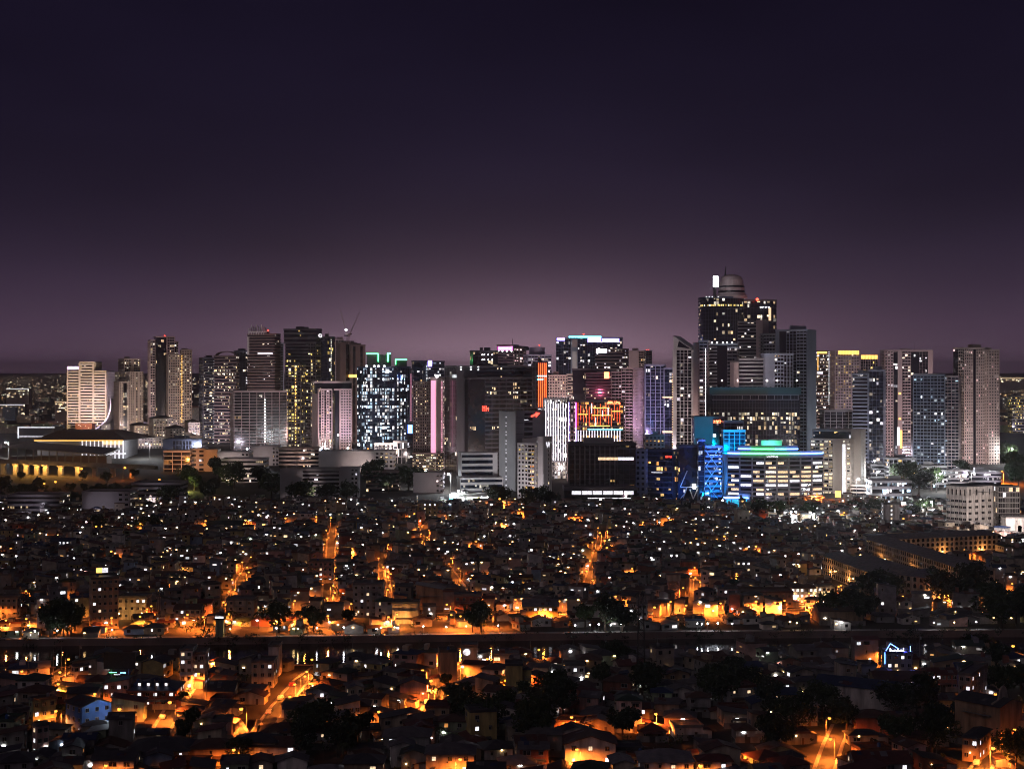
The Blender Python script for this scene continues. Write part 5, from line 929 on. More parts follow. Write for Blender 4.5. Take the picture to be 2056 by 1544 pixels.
L_('river_shed', 'long pale roofed shed on posts at the river edge', 'shed', 1260, None, 1374, 1318, 5, 0, 'gx', 'grey', 'pale grey', 'long river shed', dep=12, blank=True)
L_('apartment_block', 'white terrace block with a crenellated balcony by the near bank', 'apartment block', 505, None, 549, 1330, 9, 0, 'flat', 'cream', 'zinc grey', 'crenellated terrace block', nx=3, lit=.3, dep=10)
L_('apartment_block', 'blank white end-wall block at the river edge', 'apartment block', 539, None, 560, 1298, 11, 0, 'flat', 'white', 'zinc grey', 'blank white riverside block', blank=True, dep=8)
# school with arcade (recedes to the right)
t = L_('school_building', 'long white two-storey school with an arcaded gallery and dark blue roof', 'school', 1634, 1790, 1795, 1385, 9, -31, 'gx', 'white', 'dark blue', 'arcaded school', dep=12, blank=True); me = t.children[0].data; w = max(v.co.x for v in me.vertices); d = max(v.co.y for v in me.vertices); n = 9
for k in range(n):
    x0 = -w + 2 * w * (k + .08) / n; x1 = -w + 2 * w * (k + .92) / n
    for z0 in (.6, 5.0): b = MB(); b.box(x0, x1, -d - .02, -d + .2, z0, z0 + 3.0, 'pane'); put('arcade_opening', b.mesh('arcade_opening'), t)
    b = MB(); b.box(-w + 2 * w * k / n - .25, -w + 2 * w * k / n + .25, -d - .45, -d - .03, 0, 8.9, 'wall white'); put('column', b.mesh('column'), t)
b = MB(); b.box(-w, w, -d - .6, -d - .46, 4.1, 5.1, 'wall white'); put('balustrade', b.mesh('balustrade'), t)
# church-like hall
t = L_('chapel_hall', 'large beige hall with an orange-lit curved gable front and balconies', 'hall', 1917, 2008, 2052, 1418, 13, -52, 'gx', 'tan', 'dark grey', 'curved-gable hall', blank=True); me = t.children[0].data; w = max(v.co.x for v in me.vertices); d = max(v.co.y for v in me.vertices)
b = MB(); pr = [(-d, 0), (d, 0), (d, 13.5), (d * .45, 14.2), (d * .4, 15.5)] + [(d * .36 * math.cos(a * math.pi / 8), 15.5 + 2.6 * math.sin(a * math.pi / 8)) for a in range(9)] + [(-d * .4, 15.5), (-d * .45, 14.2), (-d, 13.5)]
f = [(w + .35, y, z) for y, z in pr]; g = [(w - .1, y, z) for y, z in pr]; b.poly(f, 'wall cream'); b.poly(list(reversed(g)), 'wall cream')
for k in range(len(pr)): j = (k + 1) % len(pr); b.poly([f[k], g[k], g[j], f[j]], 'wall cream')
put('front_gable', b.mesh('front_gable'), t)
for zz in (4.5, 8.5):
    b = MB(); b.box(w + .3, w + 1.6, -d * .85, d * .85, zz, zz + .2, 'wall cream'); b.box(w + 1.5, w + 1.6, -d * .85, d * .85, zz + .21, zz + 1.1, 'wall cream'); put('balcony', b.mesh('balcony'), t)
    for s in (-.55, 0, .55): put('window', WIN['dark'] if s else WIN['white'], t, (w + .36, s * d, zz + 1.6), math.pi / 2, (1.6, 1, 1.9))
t = L_('hotel', 'dark riverside inn outlined in blue neon with a glowing white sign', 'hotel', 1780, None, 1832, 1312, 9, 0, 'flat', 'grey', 'dark grey', 'blue neon inn', nx=4, lit=.3); x, y, z = t.location; d = max(v.co.y for v in t.children[0].data.vertices)
lettering(t, 'hotel', (x - 1.5, y - d - .3, 6.6), 2.6, 'sign white', 0).location = (-.6, -d - .4, 9.0); b = MB()
for p, q in (((-5, 9.2), (-3, 12.5)), ((-3, 12.5), (0, 10.6)), ((-5, 9.2), (-5, 5)), ((4.4, 9.2), (4.4, 11.5))): b.tube((p[0], -d - .3, p[1]), (q[0], -d - .3, q[1]), .12, .12, 'led blue', 5)
put('neon_tube', b.mesh('neon_tube'), t); point_light('neon_glow', t, (2, -d - 2, 10), (.1, .12, 1), 2500)
L_('shop_row', 'orange-lit row of low shops under a long roof at the right bank', 'shops', 1760, None, 1860, 1366, 5, 0, 'gx', 'tan', 'rust brown', 'orange shop row', nx=9, lit=.3); L_('shop_row', 'red-roofed corner shops glowing orange beyond the arcaded school', 'shops', 1858, None, 1922, 1352, 6, 0, 'gx', 'brick red', 'dull red', 'red corner shops', nx=6, lit=.3)
L_('tower_house', 'tall dark narrow house with lit side windows behind the curved-gable hall', 'house', 1924, 1950, 1982, 1356, 12, -30, 'flat', 'grey', 'zinc grey', 'tall narrow grey house', nx=2, lit=.3)
L_('corner_house', 'small square house with pink light under its eaves at the right street', 'house', 1932, 1965, 1990, 1482, 7, -30, 'hip', 'tan', 'dark grey', 'pink-lit corner house', nx=2, lit=.3)
# far bank landmarks
t = L_('hotel', 'eight-storey brown hotel with lit white crown sign and tall piers', 'hotel', 174, 184, 238, 1163, 22, 10, 'flat', 'tan', 'dark grey', 'crown-sign hotel', nx=5, nfl=7, lit=.12, dep=14); me = t.children[0].data; w = max(v.co.x for v in me.vertices); d = max(v.co.y for v in me.vertices)
for k in range(5): b = MB(); x = -w + 2 * w * (k + .2) / 4.6 * .98; b.box(x - .25, x + .25, -d - .6, -d - .05, 0, 22.1, 'wall cream'); put('pier', b.mesh('pier'), t)
b = MB(); b.box(-w * .8, w * .75, -d - .9, -d + 2, 22.9, 25.6, 'wall cream'); put('crown', b.mesh('crown'), t); b = MB(); b.box(-w * .05, w * .65, -d - 1.05, -d - .92, 23.2, 25.3, 'board white'); put('sign_board', b.mesh('sign_board'), t); b = MB(); b.box(-w * .75, -w * .08, -d - 1.05, -d - .92, 23.2, 25.3, 'led gold'); put('sign_board', b.mesh('sign_board'), t)
for s in (-.6, -.2, .3, .7): point_light('entrance_lamp', t, (s * w, -d - 3.5, 3.2), (1, .62, .2), 2600)
for a in [('peach_block', 'long peach-lit blank block beside the crown-sign hotel', 'building', 236, 294, 1200, 10, 'flat', 'beige', 'zinc grey', 'peach block', 5, .1), ('white_block', 'blank white block with a dark side wing among dim houses', 'building', 88, 128, 1130, 9, 'flat', 'white', 'zinc grey', 'blank white block', 0, 0), ('beige_block', 'stained beige block with small windows at the left far bank', 'apartment block', -10, 34, 1200, 9, 'flat', 'beige', 'zinc grey', 'stained beige block', 4, .2), ('villa', 'orange-lit villa with a pale roof edge beside the river road', 'house', 350, 402, 1222, 6.5, 'gx', 'cream', 'rust brown', 'orange-lit villa', 5, .3),
          ('long_house', 'long low orange-lit building with lit shop windows', 'building', 303, 368, 1157, 5, 'gx', 'tan', 'rust brown', 'long orange-lit shop building', 9, .5), ('street_block', 'orange-glowing house at the bend of the climbing street', 'house', 360, 408, 1137, 6, 'gx', 'tan', 'dull red', 'street-bend house', 4, .3), ('sign_tower', 'white narrow building with a lit vertical sign by the river road', 'building', 74, 106, 1230, 9, 'flat', 'white', 'zinc grey', 'vertical-sign building', 2, .2), ('blue_house', 'blue-washed two-storey house with bright lower windows', 'house', 101, 147, 1085, 7, 'gx', 'pale blue', 'dark blue', 'blue-washed house', 6, .6),
          ('teal_hall', 'teal-lit hall with a glowing white doorway panel', 'hall', 415, 486, 1053, 7, 'gx', 'pale blue', 'dark green', 'teal-lit hall', 5, .5), ('apartment_block', 'orange-lit four-storey apartment block with white stairwell', 'apartment block', 621, 667, 1128, 11, 'flat', 'pink', 'zinc grey', 'orange-lit apartment block', 5, .1), ('apartment_block', 'grey five-storey apartment block with rows of square windows', 'apartment block', 709, 768, 1174, 15, 'flat', 'grey', 'zinc grey', 'grey five-storey block', 5, .18), ('warehouse', 'beige blank warehouse with a sloping top edge', 'warehouse', 835, 892, 1184, 9, 'sl', 'tan', 'zinc grey', 'beige sloping warehouse', 0, 0),
          ('billboard_shop', 'orange shop wall carrying a wide white lit signboard', 'shop', 787, 840, 1212, 9, 'flat', 'beige', 'dark grey', 'white-signboard shop', 0, 0), ('gabled_house', 'yellow-lit house with a tall front gable by the river road', 'house', 537, 574, 1210, 7.5, 'gy', 'cream', 'rust brown', 'tall-gabled yellow house', 3, .1), ('street_block', 'pair of orange-lit blank walls beside palms', 'building', 455, 510, 1205, 8, 'flat', 'beige', 'zinc grey', 'orange palm-side block', 3, .1), ('apartment_block', 'glowing orange block with tall dark windows under the office district', 'apartment block', 838, 888, 1006, 11, 'flat', 'yellow', 'zinc grey', 'glowing orange block', 5, .3),
          ('yellow_shop', 'golden-lit shop with a narrow roof terrace', 'shop', 1025, 1070, 1160, 6, 'flat', 'yellow', 'rust brown', 'golden-lit shop', 4, .4), ('brown_block', 'brown flat block with a pale parapet above the river road', 'building', 912, 966, 1197, 9, 'flat', 'brick red', 'zinc grey', 'brown parapet block', 4, .1), ('white_house', 'white battlemented house with small lit windows', 'house', 772, 820, 1132, 7.5, 'flat', 'white', 'zinc grey', 'white battlemented house', 4, .4), ('white_house', 'small white house with stepped parapet', 'house', 832, 858, 1138, 7, 'flat', 'white', 'zinc grey', 'stepped-parapet house', 2, .2),
          ('villa', 'bright yellow-lit villa with white pediment and twin lamps', 'house', 1050, 1120, 1216, 7.5, 'gx', 'yellow', 'pale grey', 'bright yellow villa', 7, .5), ('pink_block', 'pink three-storey block between starry lamps', 'apartment block', 1443, 1481, 1182, 9.5, 'flat', 'pink', 'zinc grey', 'pink three-storey block', 4, .15), ('long_wall_building', 'long orange-lit blank wall building by the right river road', 'building', 1487, 1592, 1190, 7, 'flat', 'tan', 'rust brown', 'long orange wall building', 8, .1), ('grey_block', 'narrow grey block with blind balconies beside an orange lamp', 'apartment block', 1280, 1300, 1212, 9.5, 'flat', 'grey', 'zinc grey', 'narrow grey block', 2, 0),
          ('slab_house', 'pale leaning slab house beside the orange climbing lane', 'house', 1207, 1226, 1108, 8, 'sl', 'beige', 'zinc grey', 'pale slab house', 2, .1), ('restaurant', 'brilliantly lit restaurant with a cupola on its roof', 'restaurant', 1588, 1642, 1180, 8, 'hip', 'cream', 'rust brown', 'cupola restaurant', 6, .7), ('restaurant', 'tall yellow-lit restaurant annex with many windows', 'restaurant', 1642, 1676, 1178, 9, 'flat', 'cream', 'zinc grey', 'yellow restaurant annex', 4, .6), ('boat_shed', 'dark shed with an orange-lit gable end on the right far bank', 'shed', 1646, 1732, 1226, 6, 'gx', 'tan', 'rust brown', 'orange-gabled shed', 0, 0),
          ('slab_tower', 'narrow grey slab block with one column of lit windows', 'apartment block', 1774, 1806, 1012, 20, 'flat', 'grey', 'dark grey', 'one-column slab block', 1, 1), ('white_block', 'wide low white block with slit windows below the slab block', 'building', 1742, 1806, 1078, 8, 'flat', 'white', 'dark grey', 'slit-window white block', 0, 0), ('grey_block', 'grey box house with a single bright lamp near the lane head', 'house', 1222, 1258, 1065, 9, 'gx', 'grey', 'zinc grey', 'grey box house', 3, .2), ('grey_block', 'dim grey block with a white lamp at its corner', 'apartment block', 1045, 1098, 1048, 10, 'flat', 'grey', 'zinc grey', 'dim grey block', 5, .3),
          ('red_block', 'dark reddish blank block above the braced stair tower', 'building', 1368, 1402, 1128, 9, 'flat', 'brick red', 'dark grey', 'dark reddish block', 0, 0), ('gabled_house', 'grey-white house with a steep lit side wall', 'house', 1408, 1445, 1122, 8, 'gy', 'white', 'zinc grey', 'steep grey-white house', 2, .1), ('bright_block', 'block with strings of brilliant white balcony lamps', 'apartment block', 1478, 1528, 1126, 10, 'flat', 'grey', 'zinc grey', 'balcony-lamp block', 5, .8)]:
    nm, lb, ct, u0, u1, v, h, rf, wl, rm, ph, nx, lt = a
    t = L_(nm, lb, ct, u0, None, u1, v, h, 0, rf, wl, rm, ph, nx=nx or None, blank=not nx, lit=lt, dep=min(15, (u1 - u0) * .2))
    me = t.children[0].data; w = max(q.co.x for q in me.vertices); d = max(q.co.y for q in me.vertices)
    if nm == 'billboard_shop': b = MB(); b.box(-w * .98, w * .15, -d - .5, -d - .05, h - 2.2, h + .1, 'board white'); put('sign_board', b.mesh('sign_board'), t); point_light('shop_lamp', t, (w * .2, -d - 6, 3), (1, .42, .1), 2500)
    if nm in ('villa', 'yellow_shop', 'restaurant', 'street_block', 'long_house', 'peach_block', 'long_wall_building') or ph in ('glowing orange block', 'orange-lit apartment block', 'tall-gabled yellow house'):
        for s in (-.5, .5):
            b = MB(); b.lathe(0, 0, [(.1, -.3), (.28, -.1), (.28, .15), (.1, .3)], 'warm bulb' if nm != 'restaurant' else 'white lamp', 8); put('yard_lamp', b.mesh('yard_lamp'), t, (s * w, -d - 4.0, 3.4)); b = MB(); b.tube((0, 0, -.5), (0, 0, 3.15), .07, .06, 'pole metal', 5); put('lamp_post', b.mesh('lamp_post'), t, (s * w, -d - 4.0, 0))
            point_light('yard_lamp_glow', t, (s * w, -d - 4.3, 3.4), (1, .5, .13) if nm != 'restaurant' else (1, .72, .35), 1700 if nm != 'restaurant' else 3200, .3)
    if ph == 'cupola restaurant': b = MB(); b.lathe(0, 0, [(2.2, 9), (2.2, 12), (2.8, 12.1), (.2, 14.2)], 'wall cream', 8); put('cupola', b.mesh('cupola'), t)
    if ph == 'slit-window white block': point_light('roof_lamp', t, (0, -d - 9, 12), (.85, .88, 1), 1800)
# big white institution on the right
t = L_('institution_building', 'large plain white building with rows of small dark windows', 'office building', 1900, 1941, 2006, 978, 33, 33, 'flat', 'white', 'dark grey', 'large plain white building', nx=5, nfl=8, lit=0, wsize=(3.2, 1.7))
for c in list(t.children):
    if c.name.startswith('window') and c.location.z > 33 - 4.2: c.scale = (1.3, 1, 4.2); c.location.z = 29
    elif c.name.startswith('window') and 33 - 8.4 < c.location.z < 33 - 4.2: bpy.data.objects.remove(c)
L_('glass_building', 'dark glass building beside the large white institution', 'office building', 2006, None, 2046, 978, 33, 0, 'flat', 'grey', 'dark grey', 'dark glass building', nx=6, nfl=9, lit=.05, wsize=(3.0, 3.2), dep=16)
t = L_('arcaded_house', 'pale arcaded three-storey building with arched windows at the right edge', 'building', 2020, None, 2075, 1040, 15, 0, 'flat', 'white', 'zinc grey', 'arcaded pale building', blank=True, dep=12); w = max(q.co.x for q in t.children[0].data.vertices)
for k in range(6):
    x = -w + 2 * w * (k + .5) / 6; b = MB(); pr = [(-1, 1.5), (1, 1.5), (1, 9)] + [(math.cos(a * math.pi / 6), 9 + math.sin(a * math.pi / 6)) for a in range(1, 6)] + [(-1, 9)]; b.poly([(x + p, -6.03, z) for p, z in pr], 'pane'); put('arched_window', b.mesh('arched_window'), t)
INST = [o for o in REG if o['label'].startswith('large plain white building')][0]
for xx, yy, ww in ((-49, -75, 200000),): spot_light('institution_fill_spot', INST, (xx, yy, 17), (0, 0, 17), (1, .84, .78), ww, 80)  # unseen spot added to brighten the white facade
# barracks quadrangle: long arcaded wings with shallow hipped roofs
def wing(lb, pa, pb, width, h, ph):
    A, B = Vector(gnd(*pa)[:2]), Vector(gnd(*pb)[:2]); d = B - A; L = d.length; ax = d / L; ay = Vector((-ax.y, ax.x))
    if ay.y < 0: A, ax, ay = B, -ax, -ay
    t = house('barracks_wing', lb, 'barracks', A, ax, ay, L, width, h, 'hip', 'cream', 'pale grey', R, blank=True, extras=False, phrase=ph); n = max(3, int(L / 3.4)); nf = round(h / 3.4)
    for k in range(8): USED.append((*(A + ax * (L * (k + .5) / 8) + ay * (width / 2)), width * .6))
    def bay(x, f):
        q = MB(); z0 = f * h / nf + .9; pr = [(-.95, z0), (.95, z0), (.95, z0 + 1.4)] + [(.95 * math.cos(a * math.pi / 5), z0 + 1.4 + .7 * math.sin(a * math.pi / 5)) for a in range(1, 5)] + [(-.95, z0 + 1.4)]; return pr
    b = MB(); pr = [(-.95, 0), (.95, 0), (.95, 1.4)] + [(.95 * math.cos(a * math.pi / 5), 1.4 + .7 * math.sin(a * math.pi / 5)) for a in range(1, 5)] + [(-.95, 1.4)]; b.poly([(x, 0, z) for x, z in pr], 'pane'); me = b.mesh('arch')
    for f in range(nf):
        for k in range(n): put('arched_opening', me, t, (-L / 2 + L * (k + .5) / n, -width / 2 - .04, f * h / nf + .7))
        m = max(2, int(width / 3.4))
        for k in range(m):
            for s in (-1, 1): put('arched_opening', me, t, (s * (L / 2 + .04), -width / 2 + width * (k + .5) / m, f * h / nf + .7), s * math.pi / 2)
    for k in range(3):
        xw = -L / 2 + L * (k + .5) / 3; put('wall_lamp', BULB, t, (xw, -width / 2 - .05, 3.4)); point_light('wall_lamp_glow', t, (xw, -width / 2 - 2.6, 3.6), (1, .42, .12), 1500)  # lamps added along each wing to lighten its front
    return t
wing('long barracks wing with arched openings running down to the restaurant', (1650, 1153), (1765, 1200), 14, 11, 'outer barracks wing'); wing('barracks end block with grid of arched openings lit orange', (1856, 1213), (1915, 1206), 16, 13, 'orange barracks end'); wing('long central barracks wing with a dark ridge roof', (1740, 1125), (1940, 1196), 15, 13, 'central barracks wing'); wing('far cross wing of the barracks with a brown roof and two arched rows', (1770, 1124), (2010, 1112), 14, 12, 'barracks cross wing')
wing('inner barracks wing between the long roofs', (1712, 1150), (1858, 1200), 12, 9, 'inner barracks wing')
# floodlit forecourt near the office row
D = 1285; t = thing('service_station', 'blazing white floodlit service station forecourt with canopy and panels', 'service station', (px(945, D), D, terrain(0, D))); z = terrain(0, D)
b = MB(); b.box(px(905, D), px(988, D), D + 4, D + 14, z - 1, pz(990, D), 'tower white'); b.build('wall', t); b = MB(); b.box(px(918, D), px(990, D), D - 8, D + 3, pz(995, D), pz(992, D), 'tower white'); b.build('canopy', t)
for u0, u1, v0, v1, m in ((947, 960, 999, 1022, 'board white'), (963, 982, 1004, 1030, 'board white'), (925, 940, 1003, 1020, 'board white'), (902, 908, 993, 1008, 'led cyan')): b = MB(); b.box(px(u0, D), px(u1, D), D + 3.6, D + 3.9, pz(v1, D), pz(v0, D), m); b.build('lit_panel', t)
for u in (921, 935, 950, 968, 985): b = MB(); x = px(u, D); b.box(x - .25, x + .25, D - 7, D - 6.5, z - 1, pz(995, D), 'tower white'); b.build('canopy_post', t); point_light('canopy_light', t, (x - t.location.x, -4, pz(996, D) - z - .6), (.85, 1, .95), 4500)
# ------------------------------------------------------------------ street lamps
STOP = ('with', 'under', 'beside', 'behind', 'covered', 'glowing', 'edged', 'wrapped', 'of', 'below', 'before', 'washed', 'glittering', 'in', 'at', 'between', 'stretching', 'on', 'above', 'and')
def tower_phrase(x, y, rank=0):
    q = sorted((((t.location.x - x) ** 2 + (t.location.y - y) ** 2), lb) for t, lb in TOWERS)[rank][1].split(); o = []
    for w_ in q:
        if w_ in STOP and len(o) > 1: break
        o.append(w_)
    if len(o) < 3: o = q[:6]
    while o[-1] in STOP + ('a', 'the', 'its', 'one', 'two'): o.pop()
    return ' '.join(o[:7])
def near_phrase(x, y, lim=40, rank=0):
    c = sorted(((x - a) ** 2 + (y - b_) ** 2, p) for a, b_, p in LAND)
    if rank < len(c) and c[rank][0] < lim * lim: return c[rank][1]
    return None
def lamp_meshes(H, head):
    b = MB(); b.tube((0, 0, -.5), (0, 0, H), .13, .075, 'pole metal', 6); b.box(-.22, .22, -.22, .22, -.3, .25, 'pole metal'); pole = b.mesh('lamp_pole')
    b = MB(); b.tube((0, 0, H - .25), (0, -1.7, H + .18), .06, .05, 'pole metal', 5); arm = b.mesh('lamp_arm')
    b = MB(); b.box(-.2, .2, -2.3, -1.5, H + .12, H + .3, 'pole metal'); hd = b.mesh('lamp_head')
    b = MB(); b.lathe(0, -1.9, [(.15, H - .62), (.46, H - .42), (.52, H - .12), (.3, H + .115)], head, 10); lens = b.mesh('lamp_lens'); return pole, arm, hd, lens
LM = {'sodium': lamp_meshes(6.5, 'sodium'), 'white': lamp_meshes(9.0, 'white lamp')}
LAMPS = []
def street_lamp(u, v, kind='sodium', watts=2200, s=1.0, lens=1.0):
    """u, v: pixel of the lamp head; its foot stands on the ground below"""
    H = (6.5 if kind == 'sodium' else 9.0) * s
    y = F * (CZ - H) / (v - HV)
    for _ in range(30): y = F * (CZ - H - terrain(px(u, y), y)) / (v - HV)
    x = px(u, y); z = terrain(x, y); rz = R.uniform(-1.2, 1.2)
    for cx, cy, cr in USED:                   # keep the pole out of the houses: bring it forward
        if (x - cx) ** 2 + (y + 0 - cy) ** 2 < (cr * .8) ** 2: y = cy - cr - .3
    if river_near(x) - 1 < y < river_far(x) + .7: y = river_near(x) - 1.5 if y < (river_near(x) + river_far(x)) / 2 else river_far(x) + 1.2
    t = thing('street_lamp', '', 'street lamp', (x, y, z), rz); t.scale = (s, s, s); m = LM[kind]
    put('pole', m[0], t); put('arm', m[1], t); hd = put('lamp_head', m[2], t); o = put('lens', m[3], hd, (0, 1.9 * (lens - 1), -(H / s - .2) * (lens - 1)), 0, (lens, lens, lens))
    USED.append((x, y, .8)); t['_kind'] = kind
    if kind == 'sodium':          # luminaire throws its light downwards
        spot_light('lamp_light', t, (0, -1.9, H / s - .75), (0, -1.9, 0), (1, .215, .026), watts * 4.8, 176, .3)
    else: point_light('lamp_light', t, (0, -1.9, H / s - .8), (.88, .95, 1), watts, .3)
    LAMPS.append((t, kind)); return t
SOD = [(130, 1233), (225, 1238), (370, 1232), (410, 1236), (462, 1230), (551, 1231), (618, 1228), (659, 1234), (778, 1236), (792, 1231), (932, 1235), (990, 1230), (1056, 1214), (1085, 1218), (1310, 1217), (1410, 1211), (1510, 1206), (1548, 1208), (1612, 1203), (1640, 1202), (1712, 1198), (1728, 1203), (1810, 1195), (1843, 1193), (20, 1243), (60, 1240), (290, 1236),
       (620, 1148), (603, 1181), (664, 1174), (657, 1199), (590, 1204), (770, 1137), (776, 1182), (783, 1202), (1208, 1068), (1206, 1084), (1210, 1098), (1190, 1131), (1186, 1163), (1150, 1174), (386, 1130), (372, 1140), (473, 1162), (468, 1182), (452, 1207), (495, 1147), (347, 1165), (238, 1167), (885, 1148), (905, 1212), (912, 1232),
       (604, 1355), (594, 1370), (572, 1396), (620, 1345), (875, 1364), (872, 1380), (860, 1386), (925, 1330), (352, 1407), (383, 1378), (390, 1350), (235, 1420), (495, 1420), (380, 1450), (97, 1361), (131, 1347), (112, 1370), (123, 1424), (1988, 1497), (2020, 1450), (480, 1501), (208, 1532), (1676, 1480), (1400, 1532), (645, 1433), (1318, 1429), (1155, 1436), (1165, 1500), (1440, 1488), (915, 1520), (906, 1393), (183, 1390),
       (1547, 1303), (1777, 1301), (1913, 1298), (2028, 1294), (1090, 1302), (1184, 1306), (985, 1320), (768, 1425), (1843, 1347), (2000, 1390), (1975, 1398), (1062, 1345), (1130, 1205), (1385, 1155),
       (95, 1067), (193, 1055), (286, 1050), (415, 1044), (487, 1043), (636, 1036), (664, 1038), (568, 1039), (505, 1045), (725, 1040), (826, 1030), (895, 1028), (1047, 1021), (1118, 1021), (853, 1084), (1284, 1047), (1345, 1035), (1170, 1045), (1150, 1032), (1425, 1025), (1545, 1028), (1700, 1028), (1820, 1040), (1858, 1075), (1522, 1095), (1392, 1158), (1240, 1195), (1340, 1206), (1375, 1213), (1450, 1209), (1580, 1204), (1670, 1200), (1275, 1140), (1330, 1120), (1120, 1120), (1060, 1130), (980, 1140), (960, 1085), (700, 1100), (560, 1110), (300, 1110), (230, 1105), (130, 1180), (60, 1185), (30, 1100), (1480, 1150), (1580, 1155), (1460, 1075), (1400, 1080), (1100, 1060), (1000, 1050), (780, 1060)]
STAR = {(130, 1233), (1310, 1217), (1410, 1211), (1510, 1206), (1548, 1208), (235, 1420), (495, 1420), (352, 1407), (875, 1364), (1777, 1301), (1913, 1298), (2028, 1294), (1400, 1532), (1640, 1202), (462, 1230), (551, 1231), (1988, 1497), (1056, 1214)}
for k, (u, v) in enumerate(SOD): street_lamp(u, v, 'sodium', 13000 if (u, v) in STAR else 7500 if v > 1190 else 5000 if v > 1110 else 8500, 1.4 if v < 1110 else 1, 1.25 if (u, v) in STAR else 1.0)
for u, v in ((1880, 1196), (1936, 1186), (1770, 1168), (1690, 1176), (1990, 1150), (1660, 1160), (1850, 1150)): street_lamp(u, v, 'sodium', 9000)  # lamps added to brighten the dark barracks
def lamps_along(gap=24.0):
    n = 0
    for P, w in STREETS:
        for i in range(len(P) - 1):
            dv = P[i + 1] - P[i]; L = dv.length; dv = dv / L; k = gap * .4; nv = Vector((-dv.y, dv.x))
            while k < L:
                n += 1; q = P[i] + dv * k + nv * (w / 2 + .7) * (1 if n % 2 else -1); k += gap
                if q.y > 1130 or q.y < 455 or abs(q.x) > .32 * q.y or any((q.x - t.location.x) ** 2 + (q.y - t.location.y) ** 2 < 15 ** 2 for t, _ in LAMPS): continue
                if river_near(q.x) - 2 < q.y < river_far(q.x) + 2: continue
                u = q.x / q.y * F + CU; v = HV + F * (CZ - 6.5) / q.y; street_lamp(u, v, 'sodium', 3200 if q.y > 700 else 6000)
lamps_along()
for u, v, s, w in ((113, 966, 1.5, 16000), (160, 940, 1.6, 18000), (247, 938, 1.6, 16000), (318, 962, 1.5, 14000), (85, 970, 1.2, 6000)): street_lamp(u, v, 'sodium', w, s, 1.5)
for u, v, s, w in ((17, 887, 2.0, 60000), (926, 984, 1.6, 16000), (1588, 1026, 1.4, 14000), (1600, 1026, 1.4, 14000), (1686, 1024, 1.4, 12000), (1756, 924, 1.8, 50000), (1918, 938, 1.5, 30000), (1815, 1008, 1.3, 12000), (1872, 1006, 1.6, 24000), (1850, 1012, 1.2, 8000), (1770, 990, 1.3, 14000), (905, 992, 1.3, 9000), (1985, 945, 1.2, 14000), (1640, 1030, 1.2, 7000)): street_lamp(u, v, 'white', w, s)
b = MB(); b.tube((0, 0, -.2), (0, 0, 3.0), .06, .05, 'pole metal', 6); PP = b.mesh('promenade_post'); b = MB(); b.lathe(0, 0, [(.08, 3.0), (.26, 3.12), (.3, 3.3), (.2, 3.5), (.05, 3.56)], 'tube light', 10); PG = b.mesh('promenade_globe'); b = MB(); b.lathe(0, 0, [(.08, 3.0), (.26, 3.12), (.3, 3.3), (.2, 3.5), (.05, 3.56)], 'warm bulb', 10); PGW = b.mesh('promenade_globe_warm')
for k, u in enumerate((70, 115, 225, 305, 462, 555, 598, 636, 690, 765, 792, 850, 896, 936, 1000, 1155, 1185, 1202, 1226, 1246, 1400, 1409, 1421, 1441, 1470, 1600, 1690, 1875, 1916, 1960)):
    y = 700.0
    for _ in range(8): y = river_far(px(u, y)) + 1.5 + (k % 3)
    x = px(u, y); wm_l = k in (4, 6, 10, 13, 25, 28); t = thing('promenade_lamp', '', 'lamp', (x, y, .1), 0, 'globe lamps along the far river bank'); put('post', PP, t); put('globe', PGW if wm_l else PG, t); t['_kind'] = 'p'
    p = near_phrase(x, y, 90); t['label'] = ('warm orange' if wm_l else 'small white') + ' globe lamp on the river promenade' + (' below the ' + p if p else ''); USED.append((x, y, .4)); point_light('globe_light', t, (0, -.5, 3.3), (1, .6, .25) if wm_l else (.9, .95, 1), 140, .25)
# avenue lamps added unseen between the towers to wash the lower facades
for k, (u, v) in enumerate([(250, 892), (300, 890), (390, 893), (440, 902), (500, 900), (545, 900), (610, 899), (660, 900), (700, 898), (745, 900), (850, 945), (905, 950), (1010, 1000), (1290, 900), (1340, 906), (1640, 990), (1720, 960), (1760, 945), (1800, 950), (1880, 950), (1950, 948), (2015, 945), (2030, 900)]):
    street_lamp(u, v, 'white' if k % 3 else 'sodium', 45000, 1.8)
# ------------------------------------------------------------------ telecom mast, braced tower, guard tower
def lattice(t, x, y, z0, z1, w0, w1, n, m, r=.12):
    b = MB(); lv = [(z0 + (z1 - z0) * k / n, w0 + (w1 - w0) * k / n) for k in range(n + 1)]
    for sx, sy in ((-1, -1), (1, -1), (1, 1), (-1, 1)): b.tube((x + sx * w0, y + sy * w0, z0 - .5), (x + sx * w1, y + sy * w1, z1), r * 1.5, r, m, 5)
    b.build('leg_frame', t); b = MB()
    for k in range(n):
        (za, wa), (zb, wb) = lv[k], lv[k + 1]
        for (p, q) in (((-1, -1), (1, -1)), ((1, -1), (1, 1)), ((1, 1), (-1, 1)), ((-1, 1), (-1, -1))):
            b.tube((x + p[0] * wa, y + p[1] * wa, za), (x + q[0] * wb, y + q[1] * wb, zb), r * .6, r * .6, m, 4); b.tube((x + q[0] * wa, y + q[1] * wa, za), (x + p[0] * wb, y + p[1] * wb, zb), r * .6, r * .6, m, 4); b.tube((x + p[0] * wb, y + p[1] * wb, zb), (x + q[0] * wb, y + q[1] * wb, zb), r * .6, r * .6, m, 4)
    b.build('bracing', t)
x, y, z = gnd(1287, 1372); t = thing('telecom_mast', 'tall dark lattice telecom mast standing at the near river bank', 'mast', (x, y, z)); lattice(t, x, y, 0, 33, 1.5, .8, 14, 'dark metal'); USED.append((x, y, 3))
